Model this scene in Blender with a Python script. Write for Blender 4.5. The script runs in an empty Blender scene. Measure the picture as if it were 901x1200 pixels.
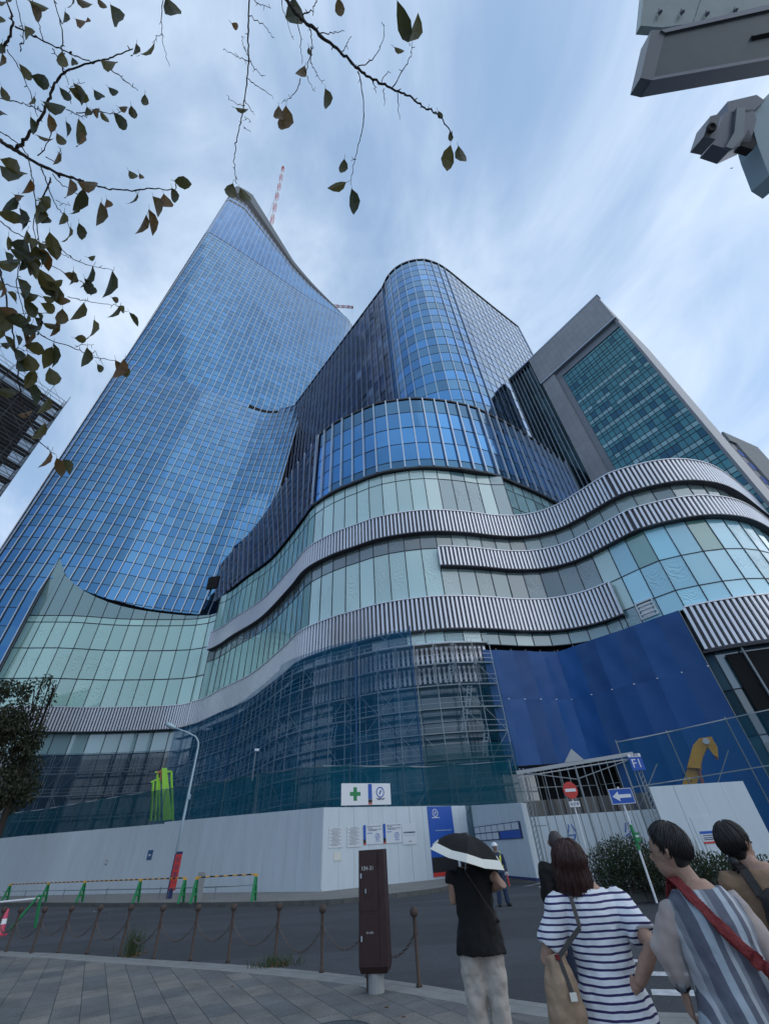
import bpy, bmesh, math, random
from mathutils import Vector, Matrix, Quaternion
R = math.radians
random.seed(7)
scene = bpy.context.scene
col = scene.collection

# ------------------------------------------------------------------ camera
PITCH, ROLL, FOCAL, EYE = 38.95, 3.8, 485.0, 1.6
p, a = R(PITCH), R(ROLL)
CF = Vector((0, math.cos(p), math.sin(p)))
X0 = Vector((1, 0, 0)); U0 = Vector((0, -math.sin(p), math.cos(p)))
CR = X0*math.cos(a) - U0*math.sin(a)
CU = U0*math.cos(a) + X0*math.sin(a)
cam = bpy.data.cameras.new('camera'); camo = bpy.data.objects.new('camera', cam); col.objects.link(camo)
cam.sensor_fit = 'VERTICAL'; cam.sensor_height = 24.0; cam.lens = 24.0*FOCAL/1200.0
cam.clip_start = 0.05; cam.clip_end = 4000
camo.matrix_world = Matrix(((CR.x, CU.x, -CF.x, 0), (CR.y, CU.y, -CF.y, 0), (CR.z, CU.z, -CF.z, EYE), (0, 0, 0, 1)))
scene.camera = camo
EYEV = Vector((0, 0, EYE))

# ------------------------------------------------------------------ light
SUN_EL, SUN_AZ = 30, 88          # azimuth measured from +Y clockwise
world = bpy.data.worlds.new('World'); scene.world = world; world.use_nodes = True
wt = world.node_tree; wt.nodes.clear()
def N(t, k, **kw):
    n = t.nodes.new(k)
    for a_, b_ in kw.items(): setattr(n, a_, b_)
    return n
def build_world():
    L = wt.links.new
    out = N(wt, 'ShaderNodeOutputWorld'); bg = N(wt, 'ShaderNodeBackground'); L(bg.outputs[0], out.inputs[0])
    sky = N(wt, 'ShaderNodeTexSky'); sky.sky_type = 'NISHITA'; sky.sun_disc = False
    sky.sun_elevation = R(SUN_EL); sky.sun_rotation = R(SUN_AZ); sky.air_density = 1.0; sky.dust_density = 0.3; sky.ozone_density = 1.6
    tc = N(wt, 'ShaderNodeTexCoord')
    sep = N(wt, 'ShaderNodeSeparateXYZ'); L(tc.outputs['Generated'], sep.inputs[0])
    mz = N(wt, 'ShaderNodeMath', operation='MAXIMUM'); L(sep.outputs[2], mz.inputs[0]); mz.inputs[1].default_value = 0.0
    az = N(wt, 'ShaderNodeMath', operation='ADD'); L(mz.outputs[0], az.inputs[0]); az.inputs[1].default_value = 0.28
    dx = N(wt, 'ShaderNodeMath', operation='DIVIDE'); L(sep.outputs[0], dx.inputs[0]); L(az.outputs[0], dx.inputs[1])
    dy = N(wt, 'ShaderNodeMath', operation='DIVIDE'); L(sep.outputs[1], dy.inputs[0]); L(az.outputs[0], dy.inputs[1])
    cmb = N(wt, 'ShaderNodeCombineXYZ'); L(dx.outputs[0], cmb.inputs[0]); L(dy.outputs[0], cmb.inputs[1])
    mp = N(wt, 'ShaderNodeMapping'); L(cmb.outputs[0], mp.inputs[0]); mp.inputs['Rotation'].default_value = (0, 0, R(28)); mp.inputs['Scale'].default_value = (1.0, 0.62, 1)
    n1 = N(wt, 'ShaderNodeTexNoise'); L(mp.outputs[0], n1.inputs[0]); n1.inputs['Scale'].default_value = 2.1; n1.inputs['Detail'].default_value = 9; n1.inputs['Roughness'].default_value = .56; n1.inputs['Distortion'].default_value = .5
    n2 = N(wt, 'ShaderNodeTexNoise'); L(cmb.outputs[0], n2.inputs[0]); n2.inputs['Scale'].default_value = .9; n2.inputs['Detail'].default_value = 4
    ad = N(wt, 'ShaderNodeMath', operation='MULTIPLY_ADD'); L(n2.outputs[0], ad.inputs[0]); ad.inputs[1].default_value = .55; L(n1.outputs[0], ad.inputs[2])
    # more cloud towards the east (+X) side and the horizon
    sx = N(wt, 'ShaderNodeMath', operation='MULTIPLY_ADD'); L(dx.outputs[0], sx.inputs[0]); sx.inputs[1].default_value = .16; L(ad.outputs[0], sx.inputs[2])
    sx.use_clamp = False
    rp = N(wt, 'ShaderNodeMapRange'); L(sx.outputs[0], rp.inputs[0]); rp.inputs[1].default_value = .60; rp.inputs[2].default_value = .92; rp.inputs[3].default_value = 0.20; rp.inputs[4].default_value = .92; rp.interpolation_type = 'SMOOTHSTEP'
    hz = N(wt, 'ShaderNodeMapRange'); L(sep.outputs[2], hz.inputs[0]); hz.inputs[1].default_value = .0; hz.inputs[2].default_value = .55; hz.inputs[3].default_value = .75; hz.inputs[4].default_value = 0.0
    mxm = N(wt, 'ShaderNodeMath', operation='MAXIMUM'); L(rp.outputs[0], mxm.inputs[0]); L(hz.outputs[0], mxm.inputs[1])
    cc = N(wt, 'ShaderNodeMixRGB'); L(n1.outputs[0], cc.inputs[0]); cc.inputs[1].default_value = (2.8, 3.55, 4.55, 1); cc.inputs[2].default_value = (4.0, 4.5, 5.15, 1)
    mx = N(wt, 'ShaderNodeMixRGB'); L(mxm.outputs[0], mx.inputs[0]); L(sky.outputs[0], mx.inputs[1]); L(cc.outputs[0], mx.inputs[2])
    air = N(wt, 'ShaderNodeMixRGB'); air.inputs[0].default_value = .55; air.inputs[2].default_value = (1.1, 1.95, 3.15, 1); cap = N(wt, 'ShaderNodeMixRGB', blend_type='DARKEN'); cap.inputs[0].default_value = 1; cap.inputs[2].default_value = (3.2, 3.9, 4.9, 1); L(sky.outputs[0], cap.inputs[1]); L(cap.outputs[0], air.inputs[1]); L(air.outputs[0], mx.inputs[1])
    L(mx.outputs[0], bg.inputs[0]); bg.inputs[1].default_value = 0.13
build_world()
sun = bpy.data.lights.new('sun', 'SUN'); suno = bpy.data.objects.new('sun', sun); col.objects.link(suno)
sun.energy = 0.55; sun.angle = R(115); sun.color = (1, .95, .88)
sd = Vector((math.sin(R(SUN_AZ))*math.cos(R(SUN_EL)), math.cos(R(SUN_AZ))*math.cos(R(SUN_EL)), math.sin(R(SUN_EL))))
suno.rotation_euler = sd.to_track_quat('Z', 'Y').to_euler()
scene.view_settings.view_transform = 'Standard'; scene.view_settings.look = 'None'
scene.view_settings.exposure = 0.82; scene.view_settings.gamma = 1
scene.render.engine = 'CYCLES'
scene.cycles.max_bounces = 8; scene.cycles.transparent_max_bounces = 16
scene.render.film_transparent = False

# ------------------------------------------------------------------ survey helpers (pixel bearing -> point on a real surface)
def bearing(x, y): return CF*FOCAL + CR*(x-450.5) + CU*(600-y)
def at_z(x, y, z=0.0):
    d = bearing(x, y); return EYEV + d*((z-EYE)/d.z)
def at_d(x, y, D):
    d = bearing(x, y); return EYEV + d*(D/math.hypot(d.x, d.y))
def at_f(x, y, F):
    return EYEV + bearing(x, y)*(F/FOCAL)

# ------------------------------------------------------------------ materials
def pmat(name, c, rough=.6, metal=0.0, var=.0, vscale=3.0, bump=0.0, bscale=20.0, spec=.5, attr=False, coat=0.0, alpha=1.0, emit=None, trans=0.0, stretch=None):
    m = bpy.data.materials.new(name); m.use_nodes = True
    t = m.node_tree; b = t.nodes['Principled BSDF']; L = t.links.new
    b.inputs['Roughness'].default_value = rough; b.inputs['Metallic'].default_value = metal
    b.inputs['Specular IOR Level'].default_value = spec; b.inputs['Coat Weight'].default_value = coat; b.inputs['Coat Roughness'].default_value = .03
    b.inputs['Alpha'].default_value = alpha; b.inputs['Transmission Weight'].default_value = trans
    csock = None
    if attr:
        at = N(t, 'ShaderNodeAttribute', attribute_name='tint')
        mm = N(t, 'ShaderNodeMixRGB', blend_type='MULTIPLY'); mm.inputs[0].default_value = 1; mm.inputs[1].default_value = (*c, 1); L(at.outputs['Color'], mm.inputs[2]); csock = mm.outputs[0]
    tc = N(t, 'ShaderNodeTexCoord')
    if var > 0:
        n = N(t, 'ShaderNodeTexNoise'); src = tc.outputs['Object']
        if stretch: mp = N(t, 'ShaderNodeMapping'); mp.inputs['Scale'].default_value = stretch; L(src, mp.inputs[0]); src = mp.outputs[0]
        L(src, n.inputs[0]); n.inputs['Scale'].default_value = vscale; n.inputs['Detail'].default_value = 6; n.inputs['Roughness'].default_value = .65
        mr = N(t, 'ShaderNodeMapRange'); L(n.outputs[0], mr.inputs[0]); mr.inputs[1].default_value = .25; mr.inputs[2].default_value = .75; mr.inputs[3].default_value = 1-var; mr.inputs[4].default_value = 1+var
        mm = N(t, 'ShaderNodeMixRGB', blend_type='MULTIPLY'); mm.inputs[0].default_value = 1
        if csock: L(csock, mm.inputs[1])
        else: mm.inputs[1].default_value = (*c, 1)
        L(mr.outputs[0], mm.inputs[2]); csock = mm.outputs[0]
    if csock: L(csock, b.inputs['Base Color'])
    else: b.inputs['Base Color'].default_value = (*c, 1)
    if bump > 0:
        n = N(t, 'ShaderNodeTexNoise'); L(tc.outputs['Object'], n.inputs[0]); n.inputs['Scale'].default_value = bscale; n.inputs['Detail'].default_value = 5
        bp = N(t, 'ShaderNodeBump'); bp.inputs['Strength'].default_value = bump; bp.inputs['Distance'].default_value = .05; L(n.outputs[0], bp.inputs['Height']); L(bp.outputs[0], b.inputs['Normal'])
    if emit: b.inputs['Emission Color'].default_value = (*emit[0], 1); b.inputs['Emission Strength'].default_value = emit[1]
    return m
M = {}
M['tower_glass'] = pmat('tower_glass', (.085, .20, .35), .06, .92, var=.10, vscale=.06, attr=True, bump=.05, bscale=.35)
M['dimmed_glass'] = pmat('dimmed_glass', (.028, .05, .115), .09, .85, var=.45, vscale=.35, attr=True, bump=.25, bscale=.8)  # darkened to stand in for the neighbouring tower's reflection
M['fin'] = pmat('fin', (.50, .56, .64), .35, .55)
M['fin_dimmed'] = pmat('fin_dimmed', (.26, .32, .44), .4, .5)  # fin copy, darkened to match the wall's painted reflection
M['scaffold_steel'] = pmat('scaffold_steel', (.52, .57, .60), .5, .3)
M['carrier'] = pmat('carrier', (.07, .07, .085), .6, .2)
M['slate'] = pmat('slate', (.045, .065, .085), .4, .4)
M['fin_dark'] = pmat('fin_dark', (.02, .024, .03), .4, .3)
M['mullion'] = pmat('mullion', (.015, .02, .03), .4, .2)
M['louvre'] = pmat('louvre', (.72, .72, .76), .34, .55, var=.06, vscale=.8)
M['backing'] = pmat('backing', (.012, .013, .02), .7)
M['core'] = pmat('core', (.03, .04, .05), .6)
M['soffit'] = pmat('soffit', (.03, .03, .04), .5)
M['concrete'] = pmat('concrete', (.28, .29, .29), .85, var=.15, vscale=1.5)
M['grey_panel'] = pmat('grey_panel', (.20, .21, .23), .45, .3, var=.08, vscale=.3)
M['office_glass'] = pmat('office_glass', (.10, .22, .24), .08, .75, attr=True, var=.15, vscale=.12)
M['white_wall'] = pmat('white_wall', (.56, .63, .67), .42, 0, var=.07, vscale=2.2, stretch=(1, 1, .16))
M['steel'] = pmat('steel', (.24, .27, .29), .45, .7)
M['deck'] = pmat('deck', (.30, .31, .30), .7, .2, var=.2, vscale=3)
M['orange_metal'] = pmat('orange_metal', (.42, .14, .08), .5)
M['rail_blue'] = pmat('rail_blue', (.02, .09, .22), .5)
M['white'] = pmat('white', (.75, .76, .78), .5)
M['black'] = pmat('black', (.012, .012, .014), .6)
M['blue'] = pmat('blue', (.015, .09, .42), .5)
M['navy'] = pmat('navy', (.02, .035, .12), .6)
M['red'] = pmat('red', (.55, .04, .03), .5)
M['green'] = pmat('green', (.01, .22, .07), .5)
M['lime'] = pmat('lime', (.28, .62, .05), .45, var=.1)
M['yellow'] = pmat('yellow', (.75, .38, .03), .45, var=.15, vscale=4)
M['hivis'] = pmat('hivis', (.70, .72, .05), .5)
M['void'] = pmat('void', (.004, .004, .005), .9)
M['rust'] = pmat('rust', (.085, .06, .05), .75, .3, var=.3, vscale=14, bump=.3, bscale=60)
M['chain'] = pmat('chain', (.16, .13, .12), .6, .6)
M['brown_box'] = pmat('brown_box', (.035, .014, .014), .5, .1, var=.2, vscale=6)
M['lamp_paint'] = pmat('lamp_paint', (.40, .52, .58), .4, .2)
M['sign_frame'] = pmat('sign_frame', (.20, .21, .24), .4, .6)
M['diffuser'] = pmat('diffuser', (.12, .14, .15), .35, 0, var=.15, vscale=3)
M['acrylic'] = pmat('acrylic', (.42, .50, .48), .3, 0, var=.15, vscale=4)
M['bark'] = pmat('bark', (.035, .026, .022), .9, bump=.5, bscale=80)
M['paper'] = pmat('paper', (.62, .66, .70), .6)
M['cream'] = pmat('cream', (.66, .66, .60), .6)

def podium_glass(name, c):
    m = pmat(name, c, .12, .0, attr=True, coat=1.0, spec=.6)
    t = m.node_tree; L = t.links.new; b = t.nodes['Principled BSDF']
    b.inputs['Coat IOR'].default_value = 1.9
    uv = N(t, 'ShaderNodeAttribute', attribute_name='pane')
    # loose protective film on the inside of the glass: hanging swags
    s = N(t, 'ShaderNodeSeparateXYZ'); L(uv.outputs['Vector'], s.inputs[0])
    cx = N(t, 'ShaderNodeMath', operation='SUBTRACT'); L(s.outputs[0], cx.inputs[0]); cx.inputs[1].default_value = .5
    sq = N(t, 'ShaderNodeMath', operation='MULTIPLY'); L(cx.outputs[0], sq.inputs[0]); L(cx.outputs[0], sq.inputs[1])
    m1 = N(t, 'ShaderNodeMath', operation='MULTIPLY_ADD'); L(sq.outputs[0], m1.inputs[0]); m1.inputs[1].default_value = -1.6; L(s.outputs[1], m1.inputs[2])
    nz = N(t, 'ShaderNodeTexNoise'); nz.inputs['Scale'].default_value = .9; tc = N(t, 'ShaderNodeTexCoord'); L(tc.outputs['Object'], nz.inputs[0])
    m2 = N(t, 'ShaderNodeMath', operation='MULTIPLY_ADD'); L(nz.outputs[0], m2.inputs[0]); m2.inputs[1].default_value = .7; L(m1.outputs[0], m2.inputs[2])
    m3 = N(t, 'ShaderNodeMath', operation='MULTIPLY'); L(m2.outputs[0], m3.inputs[0]); m3.inputs[1].default_value = 38
    sn = N(t, 'ShaderNodeMath', operation='SINE'); L(m3.outputs[0], sn.inputs[0])
    # only in the middle of a pane, and only where the film sags
    win = N(t, 'ShaderNodeMapRange'); L(s.outputs[2], win.inputs[0]); win.inputs[1].default_value = .5; win.inputs[2].default_value = .75; win.inputs[3].default_value = 0; win.inputs[4].default_value = 1
    vy = N(t, 'ShaderNodeMath', operation='SUBTRACT'); L(s.outputs[1], vy.inputs[0]); vy.inputs[1].default_value = .55
    va = N(t, 'ShaderNodeMath', operation='ABSOLUTE'); L(vy.outputs[0], va.inputs[0])
    vm = N(t, 'ShaderNodeMapRange'); L(va.outputs[0], vm.inputs[0]); vm.inputs[1].default_value = .12; vm.inputs[2].default_value = .42; vm.inputs[3].default_value = 1; vm.inputs[4].default_value = 0
    k = N(t, 'ShaderNodeMath', operation='MULTIPLY'); L(win.outputs[0], k.inputs[0]); L(vm.outputs[0], k.inputs[1])
    k2 = N(t, 'ShaderNodeMath', operation='MULTIPLY'); L(k.outputs[0], k2.inputs[0]); L(sn.outputs[0], k2.inputs[1])
    bp = N(t, 'ShaderNodeBump'); bp.inputs['Strength'].default_value = .45; bp.inputs['Distance'].default_value = .05; L(k2.outputs[0], bp.inputs['Height']); L(bp.outputs[0], b.inputs['Normal'])
    return m
M['green_glass'] = podium_glass('green_glass', (.46, .63, .61))

def mesh_fabric(name, c, op, cell=0.0):
    m = bpy.data.materials.new(name); m.use_nodes = True; t = m.node_tree; t.nodes.clear(); L = t.links.new
    o = N(t, 'ShaderNodeOutputMaterial'); mix = N(t, 'ShaderNodeMixShader'); tr = N(t, 'ShaderNodeBsdfTransparent'); d = N(t, 'ShaderNodeBsdfDiffuse'); tl = N(t, 'ShaderNodeBsdfTranslucent')
    d.inputs[0].default_value = (*c, 1); tl.inputs[0].default_value = (*c, 1)
    m2 = N(t, 'ShaderNodeMixShader'); m2.inputs[0].default_value = .35; L(d.outputs[0], m2.inputs[1]); L(tl.outputs[0], m2.inputs[2])
    tc = N(t, 'ShaderNodeTexCoord'); n = N(t, 'ShaderNodeTexNoise'); L(tc.outputs['Object'], n.inputs[0]); n.inputs['Scale'].default_value = .45; n.inputs['Detail'].default_value = 5
    mr = N(t, 'ShaderNodeMapRange'); L(n.outputs[0], mr.inputs[0]); mr.inputs[1].default_value = .3; mr.inputs[2].default_value = .7; mr.inputs[3].default_value = max(0, op-.08); mr.inputs[4].default_value = min(1, op+.08)
    L(mr.outputs[0], mix.inputs[0]); L(tr.outputs[0], mix.inputs[1]); L(m2.outputs[0], mix.inputs[2]); L(mix.outputs[0], o.inputs[0])
    return m
M['net_blue'] = mesh_fabric('net_blue', (.008, .18, .36), .41)
M['net_teal'] = mesh_fabric('net_teal', (.010, .115, .165), .56)
M['net_light'] = mesh_fabric('net_light', (.012, .12, .2), .26)
M['net_dark'] = mesh_fabric('net_dark', (.012, .06, .13), .42)
M['net_grey'] = mesh_fabric('net_grey', (.03, .03, .035), .55)
M['sheer'] = mesh_fabric('sheer', (.66, .61, .60), .62)
M['tarp'] = pmat('tarp', (.003, .080, .28), .5, 0, var=.10, vscale=.25, attr=True, bump=.35, bscale=1.3)

def leaf_mat(name, c1, c2):
    m = bpy.data.materials.new(name); m.use_nodes = True; t = m.node_tree; b = t.nodes['Principled BSDF']; L = t.links.new
    g = N(t, 'ShaderNodeNewGeometry'); r = N(t, 'ShaderNodeMixRGB'); L(g.outputs['Random Per Island'], r.inputs[0]); r.inputs[1].default_value = (*c1, 1); r.inputs[2].default_value = (*c2, 1)
    L(r.outputs[0], b.inputs['Base Color']); b.inputs['Roughness'].default_value = .5
    b.inputs['Subsurface Weight'].default_value = 0.0
    tl = N(t, 'ShaderNodeBsdfTranslucent'); L(r.outputs[0], tl.inputs[0]); mx = N(t, 'ShaderNodeMixShader'); mx.inputs[0].default_value = .42
    o = [n for n in t.nodes if n.type == 'OUTPUT_MATERIAL'][0]
    L(b.outputs[0], mx.inputs[1]); L(tl.outputs[0], mx.inputs[2]); L(mx.outputs[0], o.inputs[0])
    return m
M['leaf'] = leaf_mat('leaf', (.035, .048, .022), (.14, .12, .035))
M['leaf_brown'] = leaf_mat('leaf_brown', (.20, .10, .03), (.12, .09, .035))
M['tree_leaf'] = leaf_mat('tree_leaf', (.025, .035, .02), (.07, .08, .04))
M['hedge_leaf'] = leaf_mat('hedge_leaf', (.02, .035, .018), (.06, .085, .04))
M['dry_leaf'] = leaf_mat('dry_leaf', (.18, .09, .04), (.28, .17, .07))
M['grass'] = leaf_mat('grass', (.05, .08, .03), (.10, .12, .05))

# ------------------------------------------------------------------ object helpers
def tag(o, label=None, cat=None, group=None, kind=None):
    if label: o['label'] = label
    if cat: o['category'] = cat
    if group: o['group'] = group
    if kind: o['kind'] = kind
    return o
def thing(name, label, cat, loc=(0, 0, 0), group=None, rz=0):
    o = bpy.data.objects.new(name, None); col.objects.link(o); o.location = loc; o.rotation_euler = (0, 0, rz); o.empty_display_size = .2
    return tag(o, label, cat, group)
def wloc(o):
    v = Vector((0, 0, 0))
    while o: v += o.location; o = o.parent
    return v
class MB:
    def __init__(s): s.v = []; s.f = []; s.mi = []; s.t = []; s.pn = []
    def face(s, pts, mi=0, tint=None, pane=None):
        b = len(s.v); s.v += [tuple(q) for q in pts]; s.f.append(tuple(range(b, b+len(pts)))); s.mi.append(mi); s.t.append(tint); s.pn.append(pane)
    def hexa(s, c, mi=0, tint=None):   # c: 8 corners, bottom 4 then top 4
        b = len(s.v); s.v += [tuple(q) for q in c]
        for q in ((0, 3, 2, 1), (4, 5, 6, 7), (0, 1, 5, 4), (1, 2, 6, 5), (2, 3, 7, 6), (3, 0, 4, 7)):
            s.f.append(tuple(b+i for i in q)); s.mi.append(mi); s.t.append(tint); s.pn.append(None)
    def box(s, c, d, rz=0, mi=0, M_=None, tint=None):
        c = Vector(c); x, y, z = d[0]/2, d[1]/2, d[2]/2
        rot = M_ if M_ is not None else Matrix.Rotation(rz, 3, 'Z')
        s.hexa([c + rot @ Vector(q) for q in ((-x, -y, -z), (x, -y, -z), (x, y, -z), (-x, y, -z), (-x, -y, z), (x, -y, z), (x, y, z), (-x, y, z))], mi, tint)
    def bar(s, p_, q_, w, h=None, mi=0, up=None):
        p_, q_ = Vector(p_), Vector(q_); d = q_-p_; L_ = d.length
        if L_ < 1e-6: return
        d.normalize(); h = h or w
        u = Vector(up) if up else (Vector((0, 0, 1)) if abs(d.z) < .9 else Vector((0, 1, 0)))
        x = d.cross(u).normalized(); y = x.cross(d).normalized()
        x *= w/2; y *= h/2
        s.hexa([p_-x-y, p_+x-y, p_+x+y, p_-x+y, q_-x-y, q_+x-y, q_+x+y, q_-x+y], mi)
    def tube(s, pts, rad, n=8, mi=0, cap=True, sq=None):
        pts = [Vector(q) for q in pts]; rs = rad if isinstance(rad, (list, tuple)) else [rad]*len(pts)
        rings = []; x = None
        for i, q in enumerate(pts):
            d = (pts[min(i+1, len(pts)-1)] - pts[max(i-1, 0)])
            if d.length < 1e-7: d = Vector((0, 0, 1))
            d.normalize()
            if x is None:
                x = d.cross(Vector((0, 0, 1)) if abs(d.z) < .9 else Vector((0, 1, 0))).normalized()
            else:
                x = (x - d*x.dot(d));
                if x.length < 1e-4: x = d.orthogonal()
                x.normalize()
            y = d.cross(x)
            b = len(s.v)
            for k in range(n):
                th = 2*math.pi*k/n; s.v.append(tuple(q + (x*math.cos(th) + y*math.sin(th))*rs[i]))
            rings.append(b)
        for i in range(len(rings)-1):
            A, B = rings[i], rings[i+1]
            for k in range(n):
                s.f.append((A+k, A+(k+1) % n, B+(k+1) % n, B+k)); s.mi.append(mi); s.t.append(None); s.pn.append(None)
        if cap:
            s.f.append(tuple(rings[0]+k for k in reversed(range(n)))); s.mi.append(mi); s.t.append(None); s.pn.append(None)
            s.f.append(tuple(rings[-1]+k for k in range(n))); s.mi.append(mi); s.t.append(None); s.pn.append(None)
    def lathe(s, c, prof, n=16, mi=0, axis=None):
        c = Vector(c); q = (Vector(axis).normalized().to_track_quat('Z', 'Y') if axis else Quaternion())
        b0 = len(s.v)
        for r, z in prof:
            for k in range(n):
                th = 2*math.pi*k/n; s.v.append(tuple(c + q @ Vector((r*math.cos(th), r*math.sin(th), z))))
        for i in range(len(prof)-1):
            for k in range(n):
                s.f.append((b0+i*n+k, b0+i*n+(k+1) % n, b0+(i+1)*n+(k+1) % n, b0+(i+1)*n+k)); s.mi.append(mi); s.t.append(None); s.pn.append(None)
        for i, rev in ((0, True), (len(prof)-1, False)):
            r = list(range(n)); r = r[::-1] if rev else r
            s.f.append(tuple(b0+i*n+k for k in r)); s.mi.append(mi); s.t.append(None); s.pn.append(None)
    def prism(s, poly, z0, z1, mi=0, mi_top=None):
        n = len(poly); b = len(s.v)
        s.v += [(q[0], q[1], z0) for q in poly] + [(q[0], q[1], z1) for q in poly]
        for k in range(n): s.f.append((b+k, b+(k+1) % n, b+n+(k+1) % n, b+n+k)); s.mi.append(mi); s.t.append(None); s.pn.append(None)
        s.f.append(tuple(b+n+k for k in range(n))); s.mi.append(mi if mi_top is None else mi_top); s.t.append(None); s.pn.append(None)
        s.f.append(tuple(b+k for k in reversed(range(n)))); s.mi.append(mi); s.t.append(None); s.pn.append(None)
    def build(s, name, mats, parent=None, smooth=False, normals=False, attrs=False, weld=False):
        if not isinstance(mats, (list, tuple)): mats = [mats]
        off = wloc(parent) if parent else Vector((0, 0, 0))
        me = bpy.data.meshes.new(name)
        me.from_pydata([(v[0]-off.x, v[1]-off.y, v[2]-off.z) for v in s.v], [], s.f)
        for m in mats: me.materials.append(M[m] if isinstance(m, str) else m)
        me.polygons.foreach_set('material_index', s.mi)
        if any(t is not None for t in s.t) or attrs:
            at = me.attributes.new('tint', 'FLOAT_COLOR', 'CORNER'); data = []
            pa = me.attributes.new('pane', 'FLOAT_VECTOR', 'CORNER'); pd = []
            uvs = ((0, 0), (1, 0), (1, 1), (0, 1))
            for f, t, q in zip(s.f, s.t, s.pn):
                t = t or (1, 1, 1); q = q or 0.0
                for k in range(len(f)):
                    data += [t[0], t[1], t[2], 1]; pd += [uvs[k % 4][0], uvs[k % 4][1], q]
            at.data.foreach_set('color', data); pa.data.foreach_set('vector', pd)
        if weld:
            bm = bmesh.new(); bm.from_mesh(me); bmesh.ops.remove_doubles(bm, verts=bm.verts, dist=.004); bm.to_mesh(me); bm.free()
        if normals:
            bm = bmesh.new(); bm.from_mesh(me); bmesh.ops.recalc_face_normals(bm, faces=bm.faces); bm.to_mesh(me); bm.free()
        if smooth: me.polygons.foreach_set('use_smooth', [True]*len(me.polygons))
        me.update()
        o = bpy.data.objects.new(name, me); col.objects.link(o)
        if parent: o.parent = parent
        return o
def copy_tree(o, parent=None):
    c = o.copy(); col.objects.link(c)
    if parent: c.parent = parent
    for ch in list(o.children): copy_tree(ch, c)
    return c
def text_mesh(body, size, mat, origin, xdir, ydir, name='lettering', parent=None, align='CENTER', extrude=.002, squash=1.0):
    cu = bpy.data.curves.new(name, 'FONT'); cu.body = body; cu.size = size; cu.align_x = align; cu.align_y = 'CENTER'; cu.extrude = extrude
    o = bpy.data.objects.new(name, cu); col.objects.link(o)
    dg = bpy.context.evaluated_depsgraph_get(); me = bpy.data.meshes.new_from_object(o.evaluated_get(dg)); bpy.data.objects.remove(o); bpy.data.curves.remove(cu)
    x = Vector(xdir).normalized(); y = Vector(ydir).normalized(); z = x.cross(y)
    m = Matrix(((x.x*squash, y.x, z.x, origin[0]), (x.y*squash, y.y, z.y, origin[1]), (x.z*squash, y.z, z.z, origin[2]), (0, 0, 0, 1)))
    off = wloc(parent) if parent else Vector((0, 0, 0))
    me.transform(Matrix.Translation(-off) @ m); me.materials.clear(); me.materials.append(M[mat])
    o = bpy.data.objects.new(name, me); col.objects.link(o)
    if parent: o.parent = parent
    return o

# curve utilities --------------------------------------------------
def catmull(pts, sub=12):
    P = [Vector(q) for q in pts]; P = [P[0]*2-P[1]] + P + [P[-1]*2-P[-2]]; out = []
    for i in range(1, len(P)-2):
        for k in range(sub):
            t = k/sub; a_, b_, c_, d_ = P[i-1:i+3]
            out.append(.5*((2*b_) + (c_-a_)*t + (2*a_-5*b_+4*c_-d_)*t*t + (-a_+3*b_-3*c_+d_)*t**3))
    out.append(P[-2]); return out
class Curve:
    def __init__(s, pts, smooth=True):
        s.p = catmull(pts) if smooth else [Vector(q) for q in pts]
        s.s = [0]
        for i in range(1, len(s.p)): s.s.append(s.s[-1] + (s.p[i]-s.p[i-1]).length)
        s.L = s.s[-1]
    def at(s, d):
        d = max(0, min(s.L, d)); lo, hi = 0, len(s.s)-1
        while hi-lo > 1:
            m = (lo+hi)//2
            if s.s[m] <= d: lo = m
            else: hi = m
        t = (d-s.s[lo])/max(1e-9, s.s[hi]-s.s[lo]); return s.p[lo].lerp(s.p[hi], t)
    def tan(s, d): return (s.at(d+.3)-s.at(d-.3)).normalized()
    def nrm(s, d):
        t = s.tan(d); return Vector((t.y, -t.x))
    def off(s, d, o): return s.at(d) + s.nrm(d)*o
    def find_x(s, x):   # arc length where the curve first reaches this x (curve monotone enough)
        for i in range(1, len(s.p)):
            if (s.p[i-1].x-x)*(s.p[i].x-x) <= 0: return s.s[i-1] + (s.s[i]-s.s[i-1])*((x-s.p[i-1].x)/((s.p[i].x-s.p[i-1].x) or 1e-9))
        return 0 if x < s.p[0].x else s.L
def rng(a_, b_, step):
    n = max(1, round(abs(b_-a_)/step)); return [a_+(b_-a_)*i/n for i in range(n+1)]

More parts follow.
